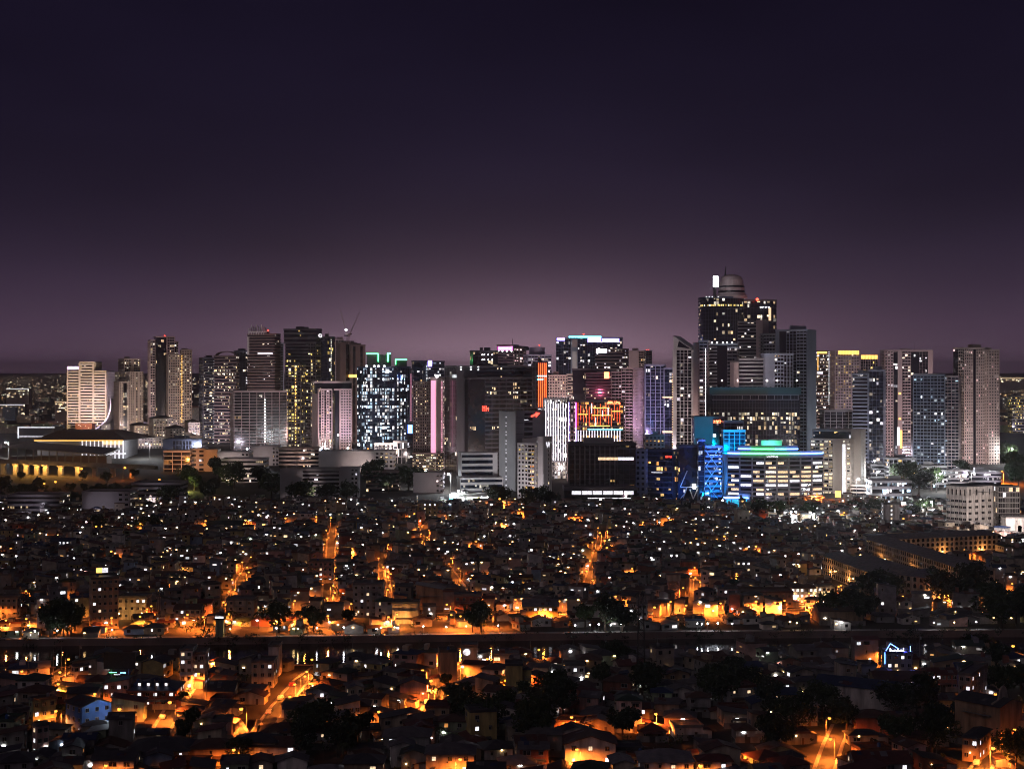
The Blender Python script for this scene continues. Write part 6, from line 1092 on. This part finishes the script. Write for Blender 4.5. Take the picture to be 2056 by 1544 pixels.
for k in range(6): b = MB(); a = k * math.pi / 3; b.box(x + 1.5 * math.cos(a) - .18, x + 1.5 * math.cos(a) + .18, y + 1.5 * math.sin(a) - .12, y + 1.5 * math.sin(a) + .12, 28.5, 31.5, 'pole metal'); b.build('antenna_panel', t)
b = MB(); b.lathe(x, y, [(1.7, 28.2), (1.7, 28.35)], 'dark metal', 12); b.build('platform', t)
x, y, z = gnd(1352, 1203); t = thing('stair_tower', 'pink cross-braced stair tower with a flat cap among orange lit houses', 'tower', (x, y, z)); lattice(t, x, y, 0, 9.5, 2.6, 2.6, 3, 'steel pink', .3); b = MB(); b.box(x - 3.2, x + 3.2, y - 3.2, y + 3.2, 9.5, 12.5, 'wall cream'); b.build('cap_room', t); b = MB(); b.box(x - 3.6, x + 3.6, y - 3.6, y + 3.6, 12.5, 12.9, 'roof rust brown'); b.build('roof', t); USED.append((x, y, 4))
x, y, z = gnd(440, 1280); y = max(y, river_far(x) + 3); t = thing('guard_tower', 'small green watch tower with a glazed cabin on the far bank', 'tower', (x, y, 0)); b = MB(); b.box(x - 1.6, x + 1.6, y - 1.6, y + 1.6, -.5, 7.5, 'wall pale green'); b.build('shaft', t); b = MB(); b.box(x - 2.1, x + 2.1, y - 2.1, y + 2.1, 7.5, 9.4, 'pane'); b.build('cabin', t); b = MB(); b.lathe(x, y, [(3.4, 9.4), (3.4, 9.55), (.2, 11)], 'roof rust brown', 4); b.build('roof', t); b = MB(); b.box(x - 1.8, x + 1.8, y - 2.2, y - 2.12, 8.2, 9.0, 'pane white'); b.build('window', t); USED.append((x, y, 3))
# ------------------------------------------------------------------ utility poles
b = MB(); b.tube((0, 0, -.5), (0, 0, 11), .17, .11, 'pole metal', 6); PO = b.mesh('utility_pole'); b = MB(); b.box(-1.1, 1.1, -.07, .07, 10.2, 10.35, 'pole metal'); b.box(-.9, .9, -.07, .07, 9.4, 9.53, 'pole metal'); CR = b.mesh('crossarm'); b = MB(); b.lathe(.45, 0, [(.28, 7.6), (.3, 7.7), (.3, 8.5), (.15, 8.6)], 'tank steel', 8); TF = b.mesh('transformer')
UP = [(57, 1375), (107, 1365), (131, 1340), (178, 1330), (230, 1330), (320, 1235), (1320, 1330), (1212, 1322), (1640, 1318), (1838, 1316), (1942, 1312), (905, 1350), (709, 1335), (1130, 1350), (1065, 1330), (310, 1430), (316, 1245), (230, 1070), (458, 1065), (737, 1062), (1275, 1070), (1665, 1205), (1575, 1210), (1432, 1215), (2045, 1180), (1028, 1225), (165, 1240), (775, 1160), (955, 1120), (1510, 1330), (1755, 1345), (640, 1400), (415, 1420), (660, 1460)]
for k, (u, v) in enumerate(UP):
    x, y, z = gnd(u, v)
    if river_near(x) - 1 < y < river_far(x) + .7: y = river_near(x) - 2.5 - (k % 3)
    p = near_phrase(x, y, 60); t = thing('utility_pole', 'grey utility pole with crossarms ' + ('near the ' + p if p else 'among the valley houses'), 'utility pole', (x, y, z), R.uniform(-.5, .5), 'utility poles among the houses'); put('pole', PO, t); put('crossarm', CR, t); USED.append((x, y, .6))
    if k % 2: put('transformer', TF, t)
# ------------------------------------------------------------------ cars
b = MB(); pr = [(-2.1, .35), (2.1, .35), (2.1, .8), (1.2, .92), (.6, 1.45), (-1.2, 1.45), (-1.85, .95), (-2.1, .9)]
def car_body(m):
    b = MB(); f = [(x, -.85, z) for x, z in pr]; g = [(x, .85, z) for x, z in pr]; b.poly(f, m); b.poly(list(reversed(g)), m)
    for k in range(len(pr)): j = (k + 1) % len(pr); b.poly([f[k], g[k], g[j], f[j]], m)
    return b.mesh('car_body')
for k, c in (('white', (.6, .6, .6)), ('silver', (.35, .35, .37)), ('dark red', (.2, .03, .03)), ('black', (.03, .03, .035)), ('blue', (.04, .08, .25))): mat('car ' + k, c, .3, .05, 1, metal=.2, spec=.5)
CB = {k: car_body('car ' + k) for k in ('white', 'silver', 'dark red', 'black', 'blue')}
b = MB(); b.tube((0, -.1, 0), (0, .1, 0), .33, .33, 'dark metal', 12); b.tube((0, -.12, 0), (0, .12, 0), .18, .18, 'tank steel', 8); WH = b.mesh('wheel'); b = MB(); b.box(-1.0, .55, -.87, .87, .97, 1.36, 'pane'); GL = b.mesh('car_window'); b = MB(); b.box(-.06, .03, -.14, .14, -.08, .08, 'board white'); HL = b.mesh('headlight'); b = MB(); b.box(-.03, .06, -.14, .14, -.08, .08, 'led orange'); TL = b.mesh('tail_light')
CARS = [(552, 1433, 'silver'), (575, 1404, 'white'), (598, 1377, 'dark red'), (868, 1412, 'white'), (874, 1385, 'black'), (338, 1442, 'silver'), (360, 1405, 'white'), (385, 1368, 'blue'), (80, 1377, 'dark red'), (1975, 1536, 'white'), (2008, 1499, 'silver'), (500, 1251, 'white'), (700, 1249, 'silver'), (840, 1248, 'black'), (1440, 1236, 'white'), (1570, 1233, 'blue'), (1840, 1227, 'silver')]
for u, v, c in CARS:
    x, y, z = gnd(u, v); best = min(((Vector((x, y)) - (P[i] + (P[i + 1] - P[i]) * max(0, min(1, (Vector((x, y)) - P[i]).dot(P[i + 1] - P[i]) / (P[i + 1] - P[i]).length_squared)))).length, P[i + 1] - P[i], P[i] + (P[i + 1] - P[i]) * max(0, min(1, (Vector((x, y)) - P[i]).dot(P[i + 1] - P[i]) / (P[i + 1] - P[i]).length_squared))) for P, _ in STREETS for i in range(len(P) - 1)); d = best[1].normalized(); q = best[2] + Vector((-d.y, d.x)) * 1.7; a = math.atan2(d.y, d.x)
    p = near_phrase(q.x, q.y, 70) or 'river road'; t = thing('parked_car', '%s sedan parked on the street near the %s' % (c, p), 'car', (q.x, q.y, .035), a, 'cars parked along the streets'); put('body', CB[c], t); put('window', GL, t)
    for sx in (-1.3, 1.3):
        for sy in (-.8, .8): put('wheel', WH, t, (sx, sy, .33))
    for sy in (-.6, .6): put('headlight', HL, t, (2.1, sy, .68)); put('tail_light', TL, t, (-2.1, sy, .75))
    USED.append((q.x, q.y, 2))
# ------------------------------------------------------------------ trees
def crown(seed, n, rx, rz_, z0, lm, leaf=.55, lobes=9):
    r = random.Random(seed); b = MB(); L = []
    for k in range(lobes):
        a = r.uniform(0, 6.28); q = rx * r.uniform(.2, .75); L.append((q * math.cos(a), q * math.sin(a), z0 + rz_ * r.uniform(.2, .95), rx * r.uniform(.28, .5)))
    for k in range(n):
        cx, cy, cz, cr = r.choice(L); d = Vector((r.gauss(0, 1), r.gauss(0, 1), r.gauss(0, .8))).normalized() * cr * r.uniform(.55, 1.08)
        p = Vector((cx, cy, cz)) + d; u = Vector((r.gauss(0, 1), r.gauss(0, 1), r.gauss(0, 1))).normalized(); w = u.orthogonal().normalized(); s = leaf * r.uniform(.6, 1.3)
        b.poly([p - u * s, p + w * s * .5, p + u * s, p - w * s * .5], lm)
    return b.mesh('crown'), L
def trunk(L, h, rr):
    b = MB(); b.tube((0, 0, -.5), (0, 0, h), rr, rr * .6, 'bark', 7)
    for cx, cy, cz, cr in L[:5]: b.tube((0, 0, h * .8), (cx, cy, cz), rr * .5, rr * .15, 'bark', 5)
    return b.mesh('trunk')
PROTO = []
for k, (rx, rz_, h, lm) in enumerate([(4.2, 5.0, 3.2, 'leaves a'), (5.2, 5.2, 3.5, 'leaves c'), (3.2, 5.8, 3.2, 'leaves b'), (6.0, 5.5, 4.0, 'leaves a'), (2.6, 4.0, 2.4, 'leaves c'), (4.6, 6.8, 4.2, 'leaves c')]):
    me, L = crown(k, 1500, rx, rz_, h - .6, lm); PROTO.append((me, trunk(L, h, .22 + rx * .03)))
def palm_mesh(seed):
    r = random.Random(seed); b = MB(); H = 7.5
    for k in range(15):
        a = k * 2.4 + r.uniform(-.2, .2); L = r.uniform(2.4, 3.3); up = r.uniform(.1, .9); prev = Vector((0, 0, H)); dirh = Vector((math.cos(a), math.sin(a), 0)); sd = Vector((-math.sin(a), math.cos(a), 0))
        for j in range(1, 6):
            s = j / 5; p = Vector((0, 0, H)) + dirh * L * s + Vector((0, 0, up * L * s - 1.3 * L * s * s * .9)); w0, w1 = .45 * (1 - (j - 1) / 5.5), .45 * (1 - j / 5.5)
            b.poly([prev, prev + sd * w0 + Vector((0, 0, -.22)), p + sd * w1 + Vector((0, 0, -.22)), p], 'leaves b'); b.poly([prev, p, p - sd * w1 + Vector((0, 0, -.22)), prev - sd * w0 + Vector((0, 0, -.22))], 'leaves b'); prev = p
    c = b.mesh('palm_fronds'); b = MB(); b.tube((0, 0, -.5), (.15, 0, H * .5), .2, .16, 'bark', 7); b.tube((.15, 0, H * .5), (0, 0, H + .1), .16, .13, 'bark', 7); return c, b.mesh('palm_trunk')
PALM = palm_mesh(3)
def tree(x, y, pi, s, lb, group, name='tree'):
    t = thing(name, lb, 'tree' if name != 'palm_tree' else 'palm tree', (x, y, terrain(x, y) if not river_near(x) < y < river_far(x) else -2.7), R.uniform(0, 6.28), group); s *= .8 if y < 700 else 1; t.scale = (s * R.uniform(.9, 1.1), s * R.uniform(.9, 1.1), s * R.uniform(.85, 1.15)); me = PALM if name == 'palm_tree' else PROTO[pi]; put('crown' if name != 'palm_tree' else 'fronds', me[0], t); put('trunk', me[1], t); USED.append((x, y, 2.4 * s)); return t
KIND = ['rounded', 'broad', 'slender', 'spreading', 'small', 'tall']
def free(x, y, r, slack=0):
    if river_near(x) - r - .6 < y < river_far(x) + r + 5.6: return False
    for cx, cy, cr in USED:
        if (x - cx) ** 2 + (y - cy) ** 2 < (r + cr - slack) ** 2: return False
    for P, w in STREETS:
        for i in range(len(P) - 1):
            a, d = P[i], P[i + 1] - P[i]; s = max(0, min(1, ((x - a.x) * d.x + (y - a.y) * d.y) / d.length_squared))
            if (x - a.x - d.x * s) ** 2 + (y - a.y - d.y * s) ** 2 < (r + w / 2 + 1.0) ** 2: return False
    return True
def plant(u, v, pi, s, name='tree'):
    x, y, z = gnd(u, v)
    if river_near(x) - 1 < y < river_far(x) + 1: y = river_far(x) + 7
    p = near_phrase(x, y, 55); k = 'palm tree' if name == 'palm_tree' else KIND[pi] + ' dark leafy tree'
    z_ = 'on the near bank' if y < 620 else 'on the far bank'
    tree(x, y, pi, s, k + (' beside the ' + p if p else ' below the ' + tower_phrase(x, y) if y > 1080 else ' ' + z_), 'trees among the houses', name)
for u, v, n in ((600, 1262, 0), (603, 1266, 0), (465, 1262, 0), (885, 1420, 0), (880, 1498, 0), (690, 1535, 0), (470, 1530, 0), (520, 1262, 0)): plant(u, v, 0, 1.0, 'palm_tree')
for u, v, pi, s in [(1215, 1268, 3, 1.5), (1250, 1268, 1, 1.4), (1175, 1262, 0, 1.3), (1115, 1410, 3, 1.3), (1090, 1450, 1, 1.5), (1130, 1440, 5, 1.4), (1450, 1420, 3, 1.6), (1430, 1395, 1, 1.3), (1250, 1485, 1, 1.5), (1290, 1400, 3, 1.5), (1210, 1390, 0, 1.3), (1650, 1440, 3, 1.6), (1700, 1470, 1, 1.5), (1800, 1450, 3, 1.8), (1860, 1440, 5, 1.6), (1890, 1480, 1, 1.5), (1800, 1505, 0, 1.5), (1870, 1520, 3, 1.5), (1945, 1470, 1, 1.2), (2010, 1395, 3, 1.4), (2050, 1385, 1, 1.3), (2040, 1545, 3, 1.3), (1560, 1510, 1, 1.6), (1600, 1480, 3, 1.5), (640, 1500, 3, 1.7), (680, 1520, 1, 1.6), (610, 1530, 5, 1.4), (720, 1490, 0, 1.5), (930, 1450, 1, 1.5), (980, 1480, 3, 1.6), (1010, 1440, 0, 1.3), (1060, 1500, 3, 1.7), (1040, 1395, 4, 1.1), (1050, 1402, 0, .9), (960, 1325, 3, 1.2), (940, 1328, 1, 1.0), (1250, 1345, 3, 1.2), (1225, 1335, 1, 1.2),  (370, 1495, 4, 1.4), (385, 1475, 2, 1.2), (480, 1535, 1, 1.2), (120, 1450, 2, 1.0), (40, 1340, 3, 1.4), (10, 1330, 1, 1.4), (60, 1318, 5, 1.3), (120, 1268, 3, 1.5), (150, 1266, 1, 1.4), (560, 1270, 3, 1.3), (630, 1268, 1, 1.1), (700, 1258, 4, 1.2), (1690, 1250, 3, 1.6), (1730, 1252, 1, 1.6), (1790, 1215, 3, 1.5), (1760, 1210, 1, 1.6), (1890, 1225, 3, 1.9), (1930, 1222, 1, 1.8), (1950, 1215, 5, 1.7), (2010, 1262, 3, 1.8), (2040, 1258, 1, 1.7), (1990, 1230, 0, 1.6), (1755, 1235, 4, 1.4), (1880, 1210, 5, 1.6), (1470, 1380, 1, 1.5), (1500, 1400, 3, 1.3), (330, 1410, 2, 1.0), (365, 1420, 4, 1.2), (1760, 1205, 3, 1.5), (895, 1390, 2, 1.0), (1960, 1330, 3, 1.5), (2000, 1345, 1, 1.5), (1545, 1450, 5, 1.5)]: plant(u, v, pi, s)
for u, v, pi, s in [(380, 975, 3, 2.0), (390, 985, 1, 1.6), (440, 965, 1, 2.2), (470, 985, 3, 2.2), (520, 980, 1, 2.2), (545, 1000, 3, 2.0), (420, 1010, 1, 2.0), (610, 1015, 3, 2.2), (650, 1018, 1, 2.0), (740, 985, 3, 2.2), (780, 990, 1, 2.0), (820, 985, 3, 2.2), (760, 960, 1, 2.0), (700, 1020, 3, 1.8), (985, 1015, 1, 1.5), (1000, 1022, 3, 1.6), (1085, 1025, 3, 1.9), (1110, 1022, 1, 1.7), (1060, 1030, 5, 1.6), (1160, 1025, 3, 1.8), (1200, 1028, 1, 1.8), (1240, 1030, 3, 1.8), (1290, 1028, 1, 1.7), (1330, 1030, 3, 1.7), (1380, 1030, 1, 1.6), (1400, 1035, 3, 1.6), (1520, 1045, 1, 1.5), (1555, 1050, 3, 1.5), (1620, 1050, 1, 1.5), (1820, 985, 3, 2.2), (1845, 995, 1, 2.2), (1870, 985, 3, 2.0), (1800, 1000, 1, 1.8), (1760, 1040, 3, 1.5), (1830, 1050, 1, 1.6), (1860, 1040, 3, 1.6), (1720, 1035, 1, 1.5), (30, 1000, 3, 2.0), (60, 1010, 1, 2.0), (100, 1010, 3, 1.9), (145, 1012, 1, 2.0), (10, 985, 3, 2.2), (190, 1005, 1, 1.8), (230, 1010, 3, 1.8), (280, 1020, 1, 1.8), (340, 1018, 3, 1.8), (165, 965, 1, 1.8), (215, 972, 3, 1.8), (270, 960, 1, 1.8), (40, 965, 3, 1.8), (300, 1075, 3, 1.5), (200, 1072, 1, 1.5), (2030, 960, 3, 2.2), (2045, 980, 1, 2.2), (2025, 930, 3, 2.0), (1930, 960, 1, 2.0)]: plant(u, v, pi, s * (.55 if (u < 330 and v < 1030) or (1120 < u < 1420 and v < 1040) else 1))
for k in range(38):
    u = 5 + (k % 19) * 18 + R.uniform(-6, 6); v = (992, 1008)[k // 19] + R.uniform(-5, 5); plant(u, v, R.choice((0, 1, 3, 4)), R.uniform(.8, 1.15))
# spotlit tree on the left hillside
x, y, z = gnd(388, 985); t = thing('garden_floodlight', 'bright yellow-green garden floodlight under hillside trees', 'lamp', (x - 6, y - 9, z)); b = MB(); b.box(x - 6.4, x - 5.6, y - 9.2, y - 8.8, z + .4, z + 1.1, 'white lamp'); b.tube((x - 6, y - 9, z - .3), (x - 6, y - 9, z + .4), .1, .1, 'pole metal', 5); b.build('lamp', t); point_light('flood_glow', t, (0, -.6, 2.2), (.95, 1, .25), 14000)
# ------------------------------------------------------------------ the settlement
GRID = {}
def g_add(u_): GRID.setdefault((int(u_[0] // 30), int(u_[1] // 30)), []).append(u_)
for u_ in USED: g_add(u_)
SEGS = [(P[i], P[i + 1] - P[i], w) for P, w in STREETS for i in range(len(P) - 1)]
def free2(x, y, r):
    if river_near(x) - r - .6 < y < river_far(x) + r + 4.2: return False
    gx, gy = int(x // 30), int(y // 30)
    for i in (-1, 0, 1):
        for j in (-1, 0, 1):
            for cx, cy, cr in GRID.get((gx + i, gy + j), ()):
                if (x - cx) ** 2 + (y - cy) ** 2 < (r + cr) ** 2: return False
    for a, d_, w in SEGS:
        s = max(0, min(1, ((x - a.x) * d_.x + (y - a.y) * d_.y) / d_.length_squared))
        if (x - a.x - d_.x * s) ** 2 + (y - a.y - d_.y * s) ** 2 < (r + w / 2 + .9) ** 2: return False
    return True
rh = random.Random(5); WK = list(WALLC); RK = list(ROOFC); FILL = []
wts = {'white': 5, 'cream': 4, 'grey': 6, 'beige': 4, 'pink': 2, 'pale green': 2, 'pale blue': 1, 'brick red': 2, 'tan': 3, 'raw concrete': 6, 'yellow': 1}; WK = [k for k in wts for _ in range(wts[k])]; RK = ['rust brown'] * 6 + ['dark grey'] * 6 + ['dull red'] * 4 + ['dark green'] * 2 + ['dark blue'] + ['zinc grey'] * 6 + ['pale grey']
y = 440.0
while y < 1290:
    step = 8.8 if y < 620 else 9.6
    hw = .3155 * y + 8; x = -hw + rh.uniform(0, 6)
    while x < hw:
        zone = noise.noise((x * .008, y * .008, 0)); xx = x + rh.uniform(-1.5, 1.5); yy = y + rh.uniform(-2.5, 2.5); w = rh.uniform(4.6, 9.0) if y > 640 else rh.uniform(5.5, 10.5); d = rh.uniform(4.8, 8.4) if y > 640 else rh.uniform(5.5, 9.5)
        x += w * .5 + 4.4 + rh.uniform(0, 1.2)
        if rh.random() < .05 or (yy < 612 and 180 > xx > 20 and rh.random() < .3): continue
        if not free2(xx, yy, max(w, d) * .42): continue
        h = rh.choice((3.2, 3.4, 5.8, 6.2, 6.2, 6.6, 8.6, 9.2)) if yy > 620 else rh.choice((3.0, 3.2, 3.4, 3.6, 5.6, 5.9, 6.2))
        if rh.random() < .04: h += 4
        if river_far(xx) < yy < 744 + .06 * xx:        # low shacks between the river road and the bank
            if rh.random() < .4: continue
            h = rh.uniform(2.4, 3.2)
        elif yy < 765 + .06 * xx and yy > 700: h = max(h, 5.8)
        rf = rh.choice(('gx', 'gx', 'gy', 'gy', 'hip', 'hip', 'hip', 'flat', 'sl', 'sr')) if h < 8 else rh.choice(('flat', 'flat', 'gx', 'sl', 'hip'))
        FILL.append((xx, yy, w, d, h, rf, rh.choice(WK), rh.choice(RK), zone * .9 + rh.uniform(-.15, .15))); g_add((xx, yy, max(w, d) * .42))
    y += step
FILL.sort(key=lambda f: f[1])
NIND = 300 - sum(1 for o in REG if o['category'] == 'house')
ST = {1: 'single-storey', 2: 'two-storey', 3: 'three-storey', 4: 'four-storey'}; RN = {'gx': 'gabled', 'gy': 'front-gabled', 'hip': 'hipped', 'flat': 'flat', 'sl': 'lean-to', 'sr': 'lean-to'}
for xx, yy, w, d, h, rf, wl, rm, a in FILL[:NIND]:
    ax = Vector((math.cos(a), math.sin(a))); ay = Vector((-ax.y, ax.x)); O = Vector((xx, yy)) - ax * w / 2 - ay * d / 2
    t = house('house', '', 'house', O, ax, ay, w, d, h, rf, wl, rm, rh, lit=.09, pal=('warm', 'white', 'white', 'orange'), group='houses of the valley settlement')
    nl = t['_lit']; lw = 'dark windows' if nl == 0 else 'one lit window' if nl == 1 else 'lit windows'; p = near_phrase(xx, yy, 75)
    for lw in (' and ' + lw, ''):
      t['label'] = '%s %s house with %s %s roof%s%s' % (ST[min(4, max(1, round(h / 3)))], wl, rm, RN[rf], lw, ' near the ' + p if p else '')
      if len(t['label'].split()) <= 16: break
    if len(t['label'].split()) > 16: t['label'] = t['label'].replace('%s house with' % wl, 'house with')
STUFF = MB()
def loc2(xx, yy, a, z): c, s = math.cos(a), math.sin(a); return lambda p: (xx + p[0] * c - p[1] * s, yy + p[0] * s + p[1] * c, z + p[2])
for xx, yy, w, d, h, rf, wl, rm, a in FILL[NIND:]:
    g = MB(); wall_shape(g, w, d, h, rf, 'house wall', col=WALLC[wl]); n0 = len(g.f); roof_shape(g, w, d, h, rf, 'house roof')
    for k in range(n0, len(g.f)): g.c[k] = ROOFC[rm]
    z0 = terrain(xx, yy); nfl = max(1, round(h / 3)); fh = h / nfl; cl_ = max(.15, 1 + 2.2 * noise.noise((xx * .02, yy * .02, 7)))
    for (px_, py_, tx, ty, L) in ((-w / 2, -d / 2, 1, 0, w), (-w / 2, d / 2, 0, -1, d), (w / 2, -d / 2, 0, 1, d)):
        n = max(1, int(L / 3)); nn = (ty, -tx)
        for f in range(nfl):
            for k in range(n):
                s = L * (k + .5) / n; q = rh.random(); zz = f * fh + fh * .35; e = rh.choice((.25, .4, .6, .75, 1.1)); eh = rh.choice((.4, .8, 1.2))
                P = lambda o, zc: (px_ + tx * o + nn[0] * .05, py_ + ty * o + nn[1] * .05, zc)
                if q < .19 * cl_: c = rh.choice(((1, .93, .9), (.9, .95, 1), (1, .95, 1), (1, .7, .35), (1, .5, .15))); i_ = .3 + 3.2 * rh.random() ** 2; g.poly([P(s - e, zz), P(s + e, zz), P(s + e, zz + eh), P(s - e, zz + eh)], 'lit pane', tuple(v * i_ for v in c))
                elif q < .55: g.poly([P(s - e, zz), P(s + e, zz), P(s + e, zz + 1.3), P(s - e, zz + 1.3)], 'pane')
    if rh.random() < .4: s = rh.uniform(-.3, .3) * w; q_ = rh.uniform(1.2, 2.6); g.box(s - q_ / 2, s + q_ / 2, -d * .3, d * .25, h - .3, h + rh.uniform(1.6, 3), 'house wall', WALLC[rh.choice(WK)])
    if rh.random() < .5 * cl_: s = rh.uniform(-.4, .4) * w; zz = rh.choice((2.6, h - .5)); g.box(s - .4, s + .4, -d / 2 - .25, -d / 2 - .05, zz - .1, zz + .12, 'tube light' if rh.random() < .5 else 'warm bulb')
    if rh.random() < .3: s = rh.uniform(-.3, .3) * w; g.lathe(s, 0, [(.55, h), (.55, h + 1.4), (.2, h + 1.6)], 'tank steel', 6)
    f_ = loc2(xx, yy, a, z0); k0 = len(STUFF.v); STUFF.v += [f_(p) for p in g.v]
    for f, m, c in zip(g.f, g.m, g.c): STUFF.f.append(tuple(k0 + i for i in f)); STUFF.m.append(STUFF.mi(g.mats[m])); STUFF.c.append(c)
if STUFF.f: o = STUFF.build('distant_houses', kind='stuff'); tag(o, 'dense jumble of small dim houses filling the valley beyond the river', 'houses')
# shrubs between the houses
b = MB(); n = 0
for k in range(1500):
    yy = 445 + 840 * rh.random() ** .8; xx = rh.uniform(-.32, .32) * yy
    if river_near(xx) - 2 < yy < river_far(xx) + 6: continue
    z = terrain(xx, yy); s = rh.uniform(1.2, 2.6)
    if not free2(xx, yy, .3): continue
    for j in range(26):
        p = Vector((xx, yy, z + s * .7)) + Vector((rh.gauss(0, .45), rh.gauss(0, .45), rh.gauss(0, .4))) * s; u = Vector((rh.gauss(0, 1), rh.gauss(0, 1), rh.gauss(0, 1))).normalized() * .45; v = u.orthogonal() * .5; b.poly([p - u, p + v, p + u, p - v], 'leaves a')
for k in range(520):
    xx = rh.uniform(-235, 235); near = rh.random() < .35; fn = river_near if near else river_far
    if noise.noise((xx * .03, 3 if near else 9, 0)) < rh.uniform(-.5, .35): continue
    yy = fn(xx) + rh.uniform(-1.4, 2.2) * (-1 if near else 1); z = rh.uniform(-2.4, .9); s = rh.uniform(.7, 1.7)
    for j in range(22):
        p = Vector((xx, yy, z)) + Vector((rh.gauss(0, .8), rh.gauss(0, .4), rh.gauss(0, .5))) * s; u = Vector((rh.gauss(0, 1), rh.gauss(0, 1), rh.gauss(0, 1))).normalized() * .42; v = u.orthogonal() * .5; b.poly([p - u, p + v, p + u, p - v], 'leaves c')
tag(b.build('shrubbery', kind='stuff'), 'low dark shrubs between the valley houses and along the river banks', 'shrubs')
# ------------------------------------------------------------------ far city and hills
b = MB(); rf_ = random.Random(8)
for k in range(1400):
    D = 2300 + 7500 * rf_.random() ** 1.6; u = rf_.uniform(-40, 2100); x = px(u, D); z = terrain(x, D); w = rf_.uniform(8, 26); h = rf_.uniform(4, 13) if rf_.random() < .94 else rf_.uniform(16, 34)
    b.box(x - w / 2, x + w / 2, D, D + w * .7, z - 3, z + h, 'house wall', rf_.choice(list(WALLC.values())))
    for j in range(rf_.randint(0, 6)):
        sx = x + rf_.uniform(-.45, .4) * w; sz = z + rf_.uniform(.2, .9) * h; e = D * .00021; c = rf_.choice(((1, .8, .6), (1, .6, .25), (1, .95, .9), (1, .85, .5))); i_ = rf_.uniform(.5, 3.4); b.poly([(sx, D - .3, sz), (sx + e * rf_.uniform(1.2, 3), D - .3, sz), (sx + e * rf_.uniform(1.2, 3), D - .3, sz + e * 1.6), (sx, D - .3, sz + e * 1.6)], 'lit pane', tuple(q * i_ for q in c))
for k in range(3200):      # far street lamps and windows
    D = 2600 + 8200 * rf_.random(); u = rf_.uniform(-30, 380) if rf_.random() < .5 else rf_.uniform(1980, 2090) if rf_.random() < .35 else rf_.uniform(-30, 2090); x = px(u, D); z = terrain(x, D) + rf_.uniform(5, 12); e = D * .00016 * rf_.uniform(.8, 2.2); c = rf_.choice(((1, .62, .3), (1, .5, .18), (1, .9, .8), (1, .75, .45))); i_ = .3 + 2.6 * rf_.random() ** 2
    b.poly([(x, D, z), (x + e, D, z), (x + e, D, z + e), (x, D, z + e)], 'lit pane', tuple(q * i_ for q in c))
tag(b.build('distant_district', kind='stuff'), 'far low city district with scattered lights toward the horizon', 'district')
for lb, u0, u1, v0, v1, D in (('far lit hotel block with white roof line at the left horizon', 12, 58, 780, 797, 3600), ('far warm-lit depot between the hall and the white striped tower', 110, 134, 806, 826, 2700), ('far long bright terminal on the right horizon', 2008, 2075, 759, 766, 6500), ('far low apartment rows on the left edge', 0, 50, 812, 832, 2900)):
    t = thing('distant_building', lb, 'building', (px((u0 + u1) / 2, D), D, terrain(0, D))); z = terrain(0, D); b = MB(); b.box(px(u0, D), px(u1, D), D, D + 25, z - 2, pz(v0, D), 'tower beige'); b.build('wall', t); b = MB()
    for k in range(26): uu = rf_.uniform(u0, u1 - 2); vv = rf_.uniform(v0 + 1, v1); b.fquad((px(uu, D), D), (1, 0), (0, -1), 0, D * .0007, pz(vv, D) - D * .0005, pz(vv, D), .3, 'lit pane', lit_col(rf_, 'warm', 2))
    b.build('lit_window', t, 'stuff'); b = MB(); b.box(px(u0, D), px(u1, D), D - .6, D - .4, pz(v0 + 1.2, D), pz(v0, D), 'pane warm' if u0 > 50 else 'board white'); b.build('roof_line', t)
# ------------------------------------------------------------------ labels
ORD = {'sodium': 'orange sodium street lamp', 'white': 'white street lamp'}
for t, k in LAMPS:
    x, y, z = t.location; p = near_phrase(x, y, 75) if y < 1150 else None
    if p is None and y >= 1000:
        p = tower_phrase(x, y)
    t['label'] = ORD[k] + ' ' + ('near the ' + p if p else 'beside the river road'); t['group'] = 'street lamps'
seen = {}
for o in REG: seen.setdefault(o['label'], []).append(o)
for lb, os_ in seen.items():          # give look-alikes a second neighbour to tell them apart
    if len(os_) < 2: continue
    for o in os_:
        p1 = near_phrase(o.location.x, o.location.y, 140, 1); n = len(lb.split())
        if p1 and n + len(p1.split()) <= 16 and ' near the ' in lb: o['label'] = lb + ' and ' + p1
    for o in os_:
        if 'group' not in o: o['group'] = o['category'] + ' look-alikes'
for o in REG:
    if '_lit' in o: del o['_lit']
    if '_kind' in o: del o['_kind']
# ------------------------------------------------------------------ haze: one closed box of thin even air around everything
m = bpy.data.materials.new('haze air'); m.use_nodes = True; n = m.node_tree.nodes; l = m.node_tree.links
for q in list(n): n.remove(q)
o_ = n.new('ShaderNodeOutputMaterial'); v_ = n.new('ShaderNodeVolumePrincipled'); v_.inputs['Color'].default_value = (.93, .86, .93, 1); v_.inputs['Density'].default_value = HAZE; v_.inputs['Anisotropy'].default_value = .82
l.new(v_.outputs[0], o_.inputs['Volume']); MATS['haze air'] = m
b = MB(); b.box(-16500, 16500, -700, 26500, -8, 245, 'haze air'); b.build('haze', kind='stuff')
